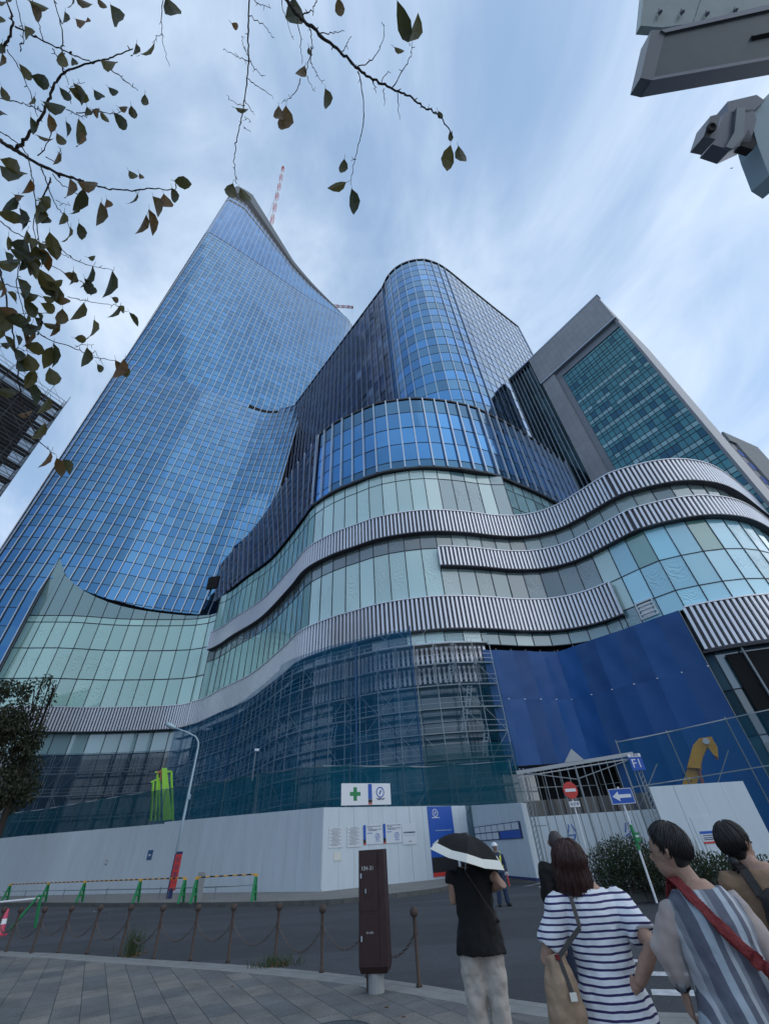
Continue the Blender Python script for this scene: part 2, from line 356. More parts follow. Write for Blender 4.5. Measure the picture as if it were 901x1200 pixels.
# pane collector: the 100 panes that show largest become parts, the rest one part
class Panes:
    def __init__(s): s.l = []
    def add(s, q, mat, tint, pane=None, jit=.0):
        c = sum((Vector(v) for v in q), Vector())/4
        n = (Vector(q[1])-Vector(q[0])).cross(Vector(q[3])-Vector(q[0])); A = n.length; n.normalize()
        if jit:
            ax = Vector((random.gauss(0, 1), random.gauss(0, 1), random.gauss(0, 1))).normalized(); rot = Matrix.Rotation(random.gauss(0, R(jit)), 3, ax)
            q = [c + rot @ (Vector(v)-c) for v in q]
        d = c-EYEV; zc = d.dot(CF); score = 0
        if zc > 0:
            px = 450.5+FOCAL*d.dot(CR)/zc; py = 600-FOCAL*d.dot(CU)/zc
            if 0 < px < 901 and 0 < py < 1200 and n.dot(d) < 0: score = A*abs(n.dot(d))/d.length**3
        s.l.append((score, q, mat, tint, pane))
    def emit(s, parent, name='window_pane', keep=100, ban=None):
        s.l.sort(key=lambda t: -t[0]); mats = []
        for i, (sc, q, mat, tint, pane) in enumerate(s.l[:keep]):
            mb = MB(); mb.face(q, 0, tint, pane); mb.build(name, mat, parent)
        rest = s.l[keep:]
        if rest:
            mats = sorted({r[2] for r in rest}); mb = MB()
            for sc, q, mat, tint, pane in rest: mb.face(q, mats.index(mat), tint, pane)
            o = mb.build(name, mats, parent); o['kind'] = 'stuff'
def vec3(p2, z): return Vector((p2.x, p2.y, z))
def wall_grid(panes, frame, fn, us, zs, mat, tintfn, outn, mull=.07, row=.06, fin=None, pane=None, jit=.35, skip=None, finmb=None, backmat=None, vbar=True):
    """fn(u,z)->point on the glass plane, outn(u,z)->outward unit vector"""
    for i in range(len(us)-1):
        for j in range(len(zs)-1):
            if skip and skip(i, j): continue
            A, B, C_, D = fn(us[i], zs[j]), fn(us[i+1], zs[j]), fn(us[i+1], zs[j+1]), fn(us[i], zs[j+1])
            t = tintfn(i, j); mt = mat
            if isinstance(t, tuple) and isinstance(t[0], str): mt, t = t
            panes.add([A, B, C_, D], mt, t, pane(i, j) if pane else None, jit)
    fl = finmb if isinstance(finmb, list) else None
    for i in range(len(us)):
        if fl is not None: finmb = MB(); fl.append(finmb)
        for j in range(len(zs)-1):
            if skip and skip(min(i, len(us)-2), j) and skip(max(i-1, 0), j): continue
            a_, b_ = fn(us[i], zs[j]), fn(us[i], zs[j+1]); n = outn(us[i], zs[j]); t = Vector((-n.y, n.x, 0))
            if vbar: frame.hexa([a_-t*mull/2+n*.0, a_+t*mull/2, a_+t*mull/2+n*.06, a_-t*mull/2+n*.06, b_-t*mull/2, b_+t*mull/2, b_+t*mull/2+n*.06, b_-t*mull/2+n*.06])
            if fin and finmb is not None:
                w, d = fin
                finmb.hexa([a_-t*w/2+n*.062, a_+t*w/2+n*.062, a_+t*w/2+n*d, a_-t*w/2+n*d, b_-t*w/2+n*.062, b_+t*w/2+n*.062, b_+t*w/2+n*d, b_-t*w/2+n*d])
    for j in range(len(zs)):
        for i in range(len(us)-1):
            if skip and skip(i, min(j, len(zs)-2)) and skip(i, max(j-1, 0)): continue
            a_, b_ = fn(us[i], zs[j]), fn(us[i+1], zs[j]); n = outn(us[i], zs[j])
            u = Vector((0, 0, row/2))
            frame.hexa([a_-u, b_-u, b_-u+n*.05, a_-u+n*.05, a_+u, b_+u, b_+u+n*.05, a_+u+n*.05])
# ================================================================== GROUND
def mat_ground(name, c, var, scale, bump, rough=.85, crack=False):
    m = pmat(name, c, rough, 0, var=var, vscale=scale, bump=bump, bscale=90)
    if crack:
        t = m.node_tree; L = t.links.new; b = t.nodes['Principled BSDF']; old = b.inputs['Base Color'].links[0].from_socket
        tc = N(t, 'ShaderNodeTexCoord')
        n = N(t, 'ShaderNodeTexNoise'); L(tc.outputs['Object'], n.inputs[0]); n.inputs['Scale'].default_value = 35; n.inputs['Detail'].default_value = 8
        mr = N(t, 'ShaderNodeMapRange'); L(n.outputs[0], mr.inputs[0]); mr.inputs[1].default_value = .35; mr.inputs[2].default_value = .7; mr.inputs[3].default_value = .72; mr.inputs[4].default_value = 1.35
        # long repair strips
        mp = N(t, 'ShaderNodeMapping'); L(tc.outputs['Object'], mp.inputs[0]); mp.inputs['Rotation'].default_value = (0, 0, R(-24)); mp.inputs['Scale'].default_value = (.03, .42, 1)
        v = N(t, 'ShaderNodeTexVoronoi'); v.feature = 'F1'; L(mp.outputs[0], v.inputs[0]); v.inputs['Scale'].default_value = 1.4
        sp = N(t, 'ShaderNodeSeparateXYZ'); L(v.outputs['Color'], sp.inputs[0])
        mr2 = N(t, 'ShaderNodeMapRange'); L(sp.outputs[0], mr2.inputs[0]); mr2.inputs[3].default_value = .78; mr2.inputs[4].default_value = 1.18
        m1 = N(t, 'ShaderNodeMixRGB', blend_type='MULTIPLY'); m1.inputs[0].default_value = 1; L(old, m1.inputs[1]); L(mr.outputs[0], m1.inputs[2])
        m2 = N(t, 'ShaderNodeMixRGB', blend_type='MULTIPLY'); m2.inputs[0].default_value = 1; L(m1.outputs[0], m2.inputs[1]); L(mr2.outputs[0], m2.inputs[2])
        L(m2.outputs[0], b.inputs['Base Color'])
    return m
M['asphalt'] = mat_ground('asphalt', (.052, .058, .067), .18, 1.2, .35, crack=True)
M['earth'] = mat_ground('earth', (.07, .07, .07), .2, .3, .1)
M['far_walk'] = mat_ground('far_walk', (.19, .185, .175), .18, .9, .2)
M['kerb'] = mat_ground('kerb', (.24, .245, .24), .22, 3.0, .4)
M['kerb_dark'] = mat_ground('kerb_dark', (.10, .105, .10), .25, 3.0, .4)
M['paint'] = mat_ground('paint', (.5, .52, .53), .35, 9.0, .2)
def paver_mat():
    m = bpy.data.materials.new('pavers'); m.use_nodes = True; t = m.node_tree; L = t.links.new; b = t.nodes['Principled BSDF']
    tc = N(t, 'ShaderNodeTexCoord'); mp = N(t, 'ShaderNodeMapping'); L(tc.outputs['Object'], mp.inputs[0])
    ang = math.atan2(at_z(111, 1016, -50).y, at_z(111, 1016, -50).x)
    mp.inputs['Rotation'].default_value = (0, 0, -ang)
    br = N(t, 'ShaderNodeTexBrick'); L(mp.outputs[0], br.inputs[0]); br.inputs['Scale'].default_value = 1; br.inputs['Brick Width'].default_value = .62; br.inputs['Row Height'].default_value = .36
    br.inputs['Mortar Size'].default_value = .006; br.inputs['Mortar Smooth'].default_value = .3; br.inputs['Color1'].default_value = (.115, .125, .13, 1); br.inputs['Color2'].default_value = (.205, .19, .172, 1); br.inputs['Mortar'].default_value = (.03, .03, .032, 1); br.inputs['Bias'].default_value = 0; br.offset = .41
    n = N(t, 'ShaderNodeTexNoise'); L(tc.outputs['Object'], n.inputs[0]); n.inputs['Scale'].default_value = 1.3; n.inputs['Detail'].default_value = 9; n.inputs['Roughness'].default_value = .7
    mr = N(t, 'ShaderNodeMapRange'); L(n.outputs[0], mr.inputs[0]); mr.inputs[1].default_value = .3; mr.inputs[2].default_value = .7; mr.inputs[3].default_value = .6; mr.inputs[4].default_value = 1.3
    n3 = N(t, 'ShaderNodeTexNoise'); L(tc.outputs['Object'], n3.inputs[0]); n3.inputs['Scale'].default_value = 38; n3.inputs['Detail'].default_value = 5
    mr3 = N(t, 'ShaderNodeMapRange'); L(n3.outputs[0], mr3.inputs[0]); mr3.inputs[1].default_value = .3; mr3.inputs[2].default_value = .7; mr3.inputs[3].default_value = .78; mr3.inputs[4].default_value = 1.22
    a1 = N(t, 'ShaderNodeMixRGB', blend_type='MULTIPLY'); a1.inputs[0].default_value = 1; L(br.outputs[0], a1.inputs[1]); L(mr.outputs[0], a1.inputs[2])
    a2 = N(t, 'ShaderNodeMixRGB', blend_type='MULTIPLY'); a2.inputs[0].default_value = 1; L(a1.outputs[0], a2.inputs[1]); L(mr3.outputs[0], a2.inputs[2])
    L(a2.outputs[0], b.inputs['Base Color']); b.inputs['Roughness'].default_value = .75
    bp = N(t, 'ShaderNodeBump'); bp.inputs['Strength'].default_value = .5; bp.inputs['Distance'].default_value = .01; iv = N(t, 'ShaderNodeMath', operation='MULTIPLY_ADD'); L(br.outputs[1], iv.inputs[0]); iv.inputs[1].default_value = -1.0; L(n3.outputs[0], iv.inputs[2]); L(iv.outputs[0], bp.inputs['Height']); L(bp.outputs[0], b.inputs['Normal'])
    return m
M['pavers'] = paver_mat()
def structure(name, mb, mats, **k):
    o = mb.build(name, mats, **k); o['kind'] = 'structure'; return o
mb = MB(); mb.face([(-1500, -1500, -.22), (1500, -1500, -.22), (1500, 1500, -.22), (-1500, 1500, -.22)]); structure('ground', mb, 'earth')
ROAD = -.12
mb = MB(); mb.face([(-140, -60, ROAD), (140, -60, ROAD), (140, 75, ROAD), (-140, 75, ROAD)]); structure('road', mb, 'asphalt')
near = Curve([(-60, 42), (-30, 27), (-17, 19), (-10.8, 15.3), (-8.7, 14.3), (-6.4, 13.05), (-4.2, 11.9), (-2.5, 10.95), (-1.25, 10.15), (0, 9.2), (.9, 8.4), (1.7, 7.75), (2.6, 7.3), (3.6, 7.05), (6, 6.7), (14, 6)])
npts = [near.at(d) for d in rng(0, near.L, .5)]
kin = [near.off(near.s[0]+d, .16) for d in rng(0, near.L, .5)]
kin2 = [near.off(d, .46) for d in rng(0, near.L, .5)]
mb = MB(); poly = [tuple(q) for q in kin2] + [(14, -30), (-90, -30), (-90, 30)]
mb.prism(poly, -.2, 0.0); structure('sidewalk', mb, 'pavers')
mb = MB()
for A_, B_, z in ((npts, kin, .004), (kin, kin2, .002)):
    n = len(A_)
    for i in range(n-1):
        g = .012 if i % 2 else 0
        a_, b_, c_, d_ = A_[i], A_[i+1], B_[i+1], B_[i]
        if g: b_ = b_.lerp(a_, .02); c_ = c_.lerp(d_, .02)
        mb.hexa([(a_.x, a_.y, -.2), (b_.x, b_.y, -.2), (c_.x, c_.y, -.2), (d_.x, d_.y, -.2), (a_.x, a_.y, z), (b_.x, b_.y, z), (c_.x, c_.y, z), (d_.x, d_.y, z)])
structure('kerb', mb, 'kerb', normals=True)
farpix = [(0, 1062), (60, 1062), (130, 1063), (200, 1063), (260, 1063), (330, 1062), (390, 1060), (440, 1055), (500, 1048), (530, 1043), (560, 1036.5), (600, 1034), (640, 1031)]
farp = [at_z(x, y, ROAD) for x, y in farpix]
fc = [Vector((-90, 66)), Vector((-55, 50))] + [Vector((q.x, q.y)) for q in farp]
far = Curve(fc)
mb = MB(); fpts = [far.off(d, -.2) for d in rng(0, far.L, 1.0)]
mb.prism([(q.x, q.y) for q in fpts] + [(9, 50), (9, 110), (-120, 110)], -.2, .03); structure('pavement', mb, 'far_walk')
mb = MB(); ds = rng(0, far.L, .6)
for i in range(len(ds)-1):
    a_, b_, c_, d_ = far.at(ds[i]), far.at(ds[i+1]-.02), far.off(ds[i+1]-.02, -.2), far.off(ds[i], -.2)
    mb.hexa([(a_.x, a_.y, -.2), (b_.x, b_.y, -.2), (c_.x, c_.y, -.2), (d_.x, d_.y, -.2), (a_.x, a_.y, .034), (b_.x, b_.y, .034), (c_.x, c_.y, .034), (d_.x, d_.y, .034)])
structure('kerb', mb, 'kerb_dark', normals=True)
# worn painted bars of the two crossings
mb = MB()
def paint_quad(px_):
    mb.face([at_z(x, y, ROAD+.004) for x, y in px_])
for q in ([(748, 1143), (880, 1146), (880, 1141), (746, 1138)], [(764, 1166), (900, 1170), (900, 1162), (762, 1159)], [(700, 1126), (760, 1128), (760, 1124.5), (698, 1122.5)]):
    paint_quad(q)
for q in ([(630, 1039.5), (652, 1040.5), (662, 1037), (642, 1036)], [(612, 1039), (632, 1036), (652, 1033.2), (632, 1034.5)], [(655, 1046), (690, 1047), (692, 1043), (662, 1042)]):
    paint_quad(q)
structure('road_marking', mb, 'paint')

# ================================================================== PODIUM + MIDDLE TOWER
PL = Curve([(-76, 73.5), (-72, 74.6), (-64, 76), (-55, 79), (-42, 81), (-36.5, 79.4), (-33, 77), (-29, 73), (-22, 66.5), (-15, 57), (-11.5, 51.8), (-7.5, 48.7), (-4.3, 47.1), (-.3, 45.4), (5.3, 44.7), (10.5, 45.5), (15.5, 46.9), (19.8, 47.2), (24, 45.5), (27.9, 41), (29.5, 39.4), (34, 38), (38, 38.2), (42.4, 40), (49, 44.7), (57.5, 51.3), (70, 62)])
X = PL.find_x
def plfn(off=0): return lambda u, z: vec3(PL.off(u, off), z)
def pln(u, z): n = PL.nrm(u); return Vector((n.x, n.y, 0))
office = thing('office_building', 'glass office block with rounded tower above a wavy podium wrapped in silver louvre bands', 'building', (10, 60, 0))
pan = Panes(); frame = MB(); fins = MB(); finb = []
def rt(lo, hi, blue=0):
    v = random.uniform(lo, hi); return (v*(1-blue*.3), v, v*(1+blue*.25))
def teal(i, j):
    x = PL.at(us_[i]).x
    if x > 26:
        if random.random() < .16: return (.45, .68, .62)
        v = random.uniform(.95, 1.25); return (v*.75, v*1.08, v*1.3)
    if x < -11.5:  # grazing reflection put into the tint: this stretch is darker
        v = random.uniform(.75, 1.05); return (v*.8, v, v*.95)
    r = random.random()
    if x > 7.5 and r < .5: return (.36, .48, .55)
    if r < .07: return (.4, .55, .6)
    v = random.uniform(.95, 1.2); return (v, v*1.02, v)
def dusk(i, j):
    v = random.uniform(.22, .5); return (v*1.0, v*.95, v*1.0)
swag = lambda i, j: random.random()
def pod(u0, u1, zs, tf, pitch=2.1, noswag=False, **k):
    global us_; us_ = rng(u0, u1, pitch)
    wall_grid(pan, frame, plfn(0), us_, zs, 'green_glass', tf, pln, mull=.09, row=.09, pane=(lambda i, j: .1) if noswag else swag, jit=.25, **k)
uL = X(-36.3); uR = X(62)
pod(uL, X(18.5), [37, 43.6, 45.4], teal)                       # glass under the drum
pod(uL, uR, [33.45, 37], dusk)
pod(uL, X(6.5), [31.2, 33.5], dusk)                            # dark strip
pod(X(6.5), uR, [31, 33.5], lambda i, j: rt(.28, .62))
pod(uL, X(6.5), [24, 31.2], teal)
pod(X(6.5), X(15), [24, 28.2], lambda i, j: rt(.4, .8))
pod(X(15), X(25.2), [24, 28.2], dusk)
pod(X(25.2), uR, [18.5, 20.6, 24.2, 28.2], teal)
pod(X(1.5), X(25.6), [18.5, 20.2], teal)
pod(uL, X(1.5), [18.5, 20.2], dusk)
# dark glazing and openings of the lowest floors, seen through the nets
def low_t(i, j):
    r = random.random(); v = random.uniform(.08, .35) if r < .75 else random.uniform(.25, .4); return (v*.7, v*.9, v*1.2)
pod(uL, uR, [0, 3.6, 7.2, 10.8, 14.2], low_t, pitch=2.4, noswag=True)
# drum
DR = Curve([(-11.4, 51.8), (-10, 50.6), (-7.5, 48.7), (-4.3, 47.1), (-.3, 45.4), (2.7, 44.9), (6.8, 44.75), (11.2, 45.5), (13.9, 46.2), (17.6, 47.6), (20.5, 49.4), (25.4, 52.6), (31.1, 57.0), (40, 64.5), (43, 67)])
def drfn(u, z): return vec3(DR.off(u, .25), z)
def drn(u, z): n = DR.nrm(u); return Vector((n.x, n.y, 0))
def drt(i, j):
    x = DR.at(ud[i]).x; v = random.uniform(.8, 1.15)
    if x < -8.5 and j < 4: return (v*1.1, v*1.3, v*1.55)
    if j == 0 or j == 4: return (v*.85, v*.85, v*.8)
    return (v*1.0, v*1.2, v*1.35)
ud = rng(0, DR.L, 2.1)
zd = [45.75, 47.5, 51.3, 55.2, 59.1, 62.6]
wall_grid(pan, frame, drfn, ud, zd, 'tower_glass', drt, drn, mull=.08, row=.1, fin=(.20, .42), finmb=fins, jit=.5)
us_ = rng(DR.find_x(18.6), DR.find_x(36), 2.1)
def dteal(i, j): return rt(.5, .9, .4)
wall_grid(pan, frame, lambda u, z: vec3(DR.off(u, 0), z), us_, [36.5, 40, 43.6, 45.4], 'green_glass', dteal, drn, mull=.09, row=.09, pane=lambda i, j: .1, jit=.3)
# dark ledge line under the drum and parapet on top
band = MB()
def strip(mb, cv, u0, u1, z0, z1, o0, o1, step=.8, mi=0):
    q = rng(u0, u1, step)
    for i in range(len(q)-1):
        a0, a1, b0, b1 = cv.off(q[i], o0), cv.off(q[i], o1), cv.off(q[i+1], o0), cv.off(q[i+1], o1)
        mb.hexa([vec3(a0, z0), vec3(b0, z0), vec3(b1, z0), vec3(a1, z0), vec3(a0, z1), vec3(b0, z1), vec3(b1, z1), vec3(a1, z1)], mi)
strip(band, DR, 0, DR.L, 45.42, 45.72, -.5, .55)
band.build('ledge', 'soffit', office); band = MB()
strip(band, DR, 0, DR.L, 62.62, 62.95, -.5, .42)
# lower dark block wall left of the drum (leans back), bottom curve to top curve
lowA = [tuple(PL.off(X(x_), .35)) for x_ in (-11.3, -15, -18.5, -22, -25.5, -29, -33)] + [(-38.5, 82)]
topA = [(-11.3, 51.2), (-20.3, 62.8), (-28.6, 74.8), (-35.5, 83), (-41.5, 89.5), (-46, 95)]
cA, cT = Curve(lowA[::-1]), Curve(topA[::-1])
def afn(u, z):
    k = (z-45.7)/17.0; a_ = cA.at(u*cA.L); b_ = cT.at(u*cT.L); return vec3(a_.lerp(b_, k), z)
def an(u, z): n = cA.nrm(u*cA.L); return Vector((n.x, n.y, 0))
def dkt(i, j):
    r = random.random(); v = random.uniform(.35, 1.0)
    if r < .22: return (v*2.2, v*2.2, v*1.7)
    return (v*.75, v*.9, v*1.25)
wall_grid(pan, frame, afn, [i/20 for i in range(21)], rng(45.72, 62.7, 2.15), 'dimmed_glass', dkt, an, mull=.08, row=.07, fin=(.10, .30), finmb=finb, jit=1.6)
# middle tower
KS = 1.22
def SC(pts): return [(x*KS, y*KS) for x, y in pts]
def ZS(z): return 1.6+(z-1.6)*KS
TB = Curve(SC([(-29.8, 92.1), (-18.6, 79.2), (-7.4, 66.3), (3.75, 53.5)]), smooth=False)
TC = Curve(SC([(3.75, 53.5), (5.4, 50.6), (7.7, 48.5), (10, 47.4), (12.5, 46.8), (15, 46.7), (17.3, 47.1), (21.8, 49.2), (30.6, 55.9), (39, 62.3), (47, 68.3)]))
TD = Curve(SC([(47, 68.3), (51, 74), (55.2, 80.2), (60, 88)]), smooth=False)
HT = ZS(130.0)
def mkfn(cv): return (lambda u, z: vec3(cv.at(u), z)), (lambda u, z: Vector((cv.nrm(u).x, cv.nrm(u).y, 0)))
f, n = mkfn(TB); wall_grid(pan, frame, f, rng(0, TB.L, 2.2*KS), rng(61, HT-.4, 3.2*KS), 'dimmed_glass', dkt, n, mull=.08, row=.07, fin=(.12, .34), finmb=finb, jit=1.8)
utc = rng(0, TC.L, 2.1*KS)
def tct(i, j):
    x = TC.at(utc[i]).x; v = random.uniform(.85, 1.12)
    if x > 26: return (v*.92, v*.84, v*.78) if j % 2 else (v*.72, v*.82, v*.92)
    return (v*.95, v*.98, v*.95) if j % 2 else (v*.85, v*1.1, v*1.3)
f, n = mkfn(TC); ufull = utc; ksp = [i for i, u in enumerate(utc) if TC.at(u).x <= 27][-1]
utc = ufull[:ksp+1]; wall_grid(pan, frame, f, utc, rng(62.7, HT-.4, 3.2*KS), 'tower_glass', tct, n, mull=.07, row=.09, fin=(.15, .34), finmb=fins, jit=.45)
utc = ufull[ksp:]; wall_grid(pan, frame, f, utc, rng(62.7, HT-.4, 3.2*KS), 'tower_glass', tct, n, mull=.06, row=.09, fin=(.07, .10), finmb=fins, jit=.5)
f, n = mkfn(TD); utd = rng(0, TD.L, 2.1)
wall_grid(pan, frame, f, utd, rng(37, HT-.4, 3.2), 'tower_glass', lambda i, j: (1.3, 1.25, 1.25), n, mull=.07, row=.09, fin=(.16, .32), finmb=fins, jit=.4)
band.build('ledge', 'soffit', office)
for cv in (TB, TC, TD):
    band = MB(); strip(band, cv, 0, cv.L, HT-.4, HT+.3, -.6, .25); band.build('cornice', 'soffit', office)
pan.emit(office)
frame.build('window_frame', 'mullion', office)
fins.build('facade_fin', 'fin', office); [m_.build('facade_fin', 'fin_dimmed', office) for m_ in finb]
# inner body
core = MB()
core.prism([(q.x, q.y) for q in [PL.off(d, -1.2) for d in rng(uL, X(60), 1.5)]] + [(62, 70), (40, 120), (-30, 120), (-42, 88)], 0, 45.3 if False else 37.0)
core.prism([(q.x, q.y) for q in [PL.off(d, -1.2) for d in rng(uL+1, X(17), 1.5)]] + [(27, 56), (40, 68), (40, 110), (-30, 110), (-40, 92)], 37.01, 45.4)
core.prism([(q.x, q.y) for q in [DR.off(d, -1.0) for d in rng(.5, DR.L, 1.5)]] + [(40, 110), (-40, 112), (-48, 97), (-30, 79)], 45.41, 62.5)
core.prism(SC([(-29.2, 93.5), (3.9, 55.2), (7.9, 50), (12.5, 48.2), (16.9, 48.5), (21, 50.5), (46, 69.2), (58, 88), (20, 120), (-10, 118)]), 62.51, HT-.2)
core.build('wall', 'core', office, normals=True)
# louvre bands: separate upright blades on a dark carrier
def louvre(cv, u0, u1, z0, z1, o=.55, pitch=.5, parent=office, name='louvre_band'):
    mb = MB(); strip(mb, cv, u0, u1, z0+.02, z1-.02, .1, o, 1.0, 1)
    strip(mb, cv, u0, u1, z1-.02, z1+.10, .1, o+.26, 1.0, 0); strip(mb, cv, u0, u1, z0-.12, z0+.02, .0, o+.2, 1.0, 1)
    q = rng(u0, u1, pitch)
    for u in q:
        c = cv.off(u, o+.002); t = cv.tan(u); n_ = cv.nrm(u); w = .16; d = .18
        a_ = c-t*w; b_ = c+t*w; m_ = c+n_*d
        prof = [a_, c-t*w*.75+n_*d, c+t*w*.75+n_*d, b_]
        b0 = len(mb.v)
        for z in (z0, z1): mb.v += [(q_.x, q_.y, z) for q_ in prof]
        for k in range(3): mb.f.append((b0+k+1, b0+k, b0+4+k, b0+5+k)); mb.mi.append(0); mb.t.append(None); mb.pn.append(None)
        mb.f.append((b0, b0+1, b0+2, b0+3)); mb.mi.append(0); mb.t.append(None); mb.pn.append(None)
    return mb.build(name, ['louvre', 'carrier'], parent, normals=True)
louvre(PL, X(-36.2), X(66), 33.5, 37.0)
louvre(PL, X(-37), X(25.7), 20.1, 24.0)
louvre(PL, X(6.5), X(66), 28.3, 31.0)
louvre(PL, X(-9), X(9.6), 14.3, 18.45)
louvre(PL, X(29.2), X(66), 14.3, 18.45)
# soffit and dark entrance bay at the right
mb = MB(); q = rng(X(28), X(66), 1.5)
for i in range(len(q)-1):
    a_, b_, c_, d_ = PL.off(q[i], .75), PL.off(q[i+1], .75), PL.off(q[i+1], -1.1), PL.off(q[i], -1.1)
    mb.hexa([vec3(v, 14.0) for v in (a_, b_, c_, d_)] + [vec3(v, 14.17) for v in (a_, b_, c_, d_)])
mb.build('soffit', 'soffit', office)
mb = MB()
for x in (31.5, 35.2, 39.5, 44): mb = MB(); mb.tube([vec3(PL.off(X(x), .45), 0), vec3(PL.off(X(x), .45), 14)], .11, 8); mb.build('column', 'steel', office)
mb = MB(); mb.hexa([vec3(PL.off(X(29.5), .2), 0), vec3(PL.off(X(50), .2), 0), vec3(PL.off(X(50), .0), 0), vec3(PL.off(X(29.5), .0), 0), vec3(PL.off(X(29.5), .2), 6.3), vec3(PL.off(X(50), .2), 6.3), vec3(PL.off(X(50), 0), 6.3), vec3(PL.off(X(29.5), 0), 6.3)])
q = rng(X(29.5), X(52), 1.2); mb = MB()
strip(mb, PL, X(29.5), X(52), 0, 6.6, .1, .3)
mb.build('plinth', 'concrete', office)
mb = MB(); strip(mb, PL, X(30.2), X(36), 6.8, 13.6, .15, .35); mb.build('bay_shade', 'void', office)  # black sheet paints the shade inside the bay
# white plant frame on the podium glass beside the blue sheeting
mb = MB(); u0 = X(26.6)
for a_, b_ in ((0, .12), (1.75, 1.87)): strip(mb, PL, u0+a_, u0+b_, 18.9, 20.7, .1, .25, .2)
for z in (18.9, 19.35, 19.8, 20.2, 20.6): strip(mb, PL, u0, u0+1.87, z, z+.12, .1, .24, .4)
strip(mb, PL, u0+.3, u0+1.5, 19.1, 20.5, .07, .12, .4)
mb.build('louvre_vent', 'white', office)

# ================================================================== LEFT GLASS TOWER
tower = thing('glass_tower', 'very tall blue glass tower with a flaring curved facade and slanting crown', 'skyscraper', (-60, 85, 0))
pan = Panes(); frame = MB(); fins = MB()
LOW = Curve([(-91, 80.5), (-84.6, 72.3), (-79, 72.0), (-72.5, 73.6), (-65.5, 76.4), (-60, 79.4), (-54.5, 83.2), (-48, 86.3), (-44, 88), (-41.5, 91.5), (-39, 97)])
MID = Curve(SC([(-91, 80.8), (-84.6, 73), (-81.4, 72.3), (-74.6, 75.5), (-62.6, 82), (-52.6, 87.7), (-46.7, 90.8), (-41.5, 93.4), (-38.2, 94), (-34.2, 93.6), (-29.9, 92.5), (-26.5, 91)]))
MUP = Curve(SC([(-91, 81), (-84.6, 73.2), (-81.4, 72.6), (-74.6, 75.9), (-62.6, 82.3), (-52.6, 88), (-46.7, 91.3), (-38, 97.5), (-28, 105), (-18, 113), (-8, 123)]))
TOP = Curve(SC([(-90.5, 82), (-84.3, 73.6), (-79.6, 75.4), (-69.7, 82.8), (-56.2, 93.6), (-37.4, 109.2), (-17.6, 122.8), (-12.5, 130.3), (-8, 142)]))
Z0, Z1, Z2 = 46.0, ZS(130.0), ZS(258.0)
def lfn(u, z):
    k = max(0, (z-Z0)/(Z1-Z0)); k = k**.9; return vec3(LOW.at(u*LOW.L).lerp(MID.at(u*MID.L), k), z)
def ufn(u, z):
    k = (z-Z1)/(Z2-Z1); return vec3(MUP.at(u*MUP.L).lerp(TOP.at(u*TOP.L), min(k, 1.0)), z)
def dn(fn):
    def g(u, z):
        e = 1e-3; d = (fn(min(1, u+e), z)-fn(max(0, u-e), z)).normalized(); return Vector((d.y, -d.x, 0)).normalized()
    return g
def skirt(x):
    t = [(-200, 0), (-72.4, 0), (-72.2, 57), (-71.2, 52.5), (-69, 50), (-66, 48), (-61, 46.4), (-54, 45.7), (0, 45.6)]
    for a_, b_ in zip(t, t[1:]):
        if a_[0] <= x <= b_[0]: return a_[1]+(b_[1]-a_[1])*(x-a_[0])/(b_[0]-a_[0])
    return 45.6
us = [min(1, 2.7*i/MID.L) for i in range(int(MID.L/2.7)+2)]; zs = rng(0, Z1-.05, 3.9)
def ttint(i, j, bl=0):
    v = random.uniform(.82, 1.12)
    return (v*.92, v*.98, v*.98) if (j % 2) else (v*.85, v*.98, v*1.08)
ln = dn(lfn)
for i in range(len(us)-1):
    for j in range(len(zs)-1):
        c0 = skirt(lfn(us[i], zs[j]).x); c1 = skirt(lfn(us[i+1], zs[j]).x)
        if lfn(us[i+1], 10).x > -73.0: pass
        if c0 == 0: c1 = 0
        if zs[j+1] <= min(c0, c1)+.05: continue
        z00, z10 = max(zs[j], min(c0, zs[j+1]-.02)), max(zs[j], min(c1, zs[j+1]-.02))
        xx = lfn(us[i], zs[j])
        if -47*KS < lfn(us[i], Z1-1).x < -38*KS and j == len(zs)-2:      # dark recess
            continue
        pan.add([lfn(us[i], z00), lfn(us[i+1], z10), lfn(us[i+1], zs[j+1]), lfn(us[i], zs[j+1])], 'tower_glass', ttint(i, j), None, .35)
for u in us:
    c = skirt(lfn(u, 50).x); zz = [c] + [z for z in zs if z > c+.5]
    for j in range(len(zz)-1):
        a_, b_ = lfn(u, zz[j]), lfn(u, zz[j+1]); nn = ln(u, zz[j]); t = Vector((-nn.y, nn.x, 0)); w = .085
        fins.hexa([a_-t*w+nn*.02, a_+t*w+nn*.02, a_+t*w+nn*.3, a_-t*w+nn*.3, b_-t*w+nn*.02, b_+t*w+nn*.02, b_+t*w+nn*.3, b_-t*w+nn*.3], 0)
        fins.hexa([a_+t*w+nn*.01, a_+t*(w+.14)+nn*.01, a_+t*(w+.14)+nn*.12, a_+t*w+nn*.12, b_+t*w+nn*.01, b_+t*(w+.14)+nn*.01, b_+t*(w+.14)+nn*.12, b_+t*w+nn*.12], 1)
for j, z in enumerate(zs):
    for i in range(len(us)-1):
        if z < max(skirt(lfn(us[i], z).x), skirt(lfn(us[i+1], z).x)): continue
        a_, b_ = lfn(us[i], z), lfn(us[i+1], z); nn = ln(us[i], z); up = Vector((0, 0, .07))
        frame.hexa([a_-up, b_-up, b_-up+nn*.05, a_-up+nn*.05, a_+up, b_+up, b_+up+nn*.05, a_+up+nn*.05])
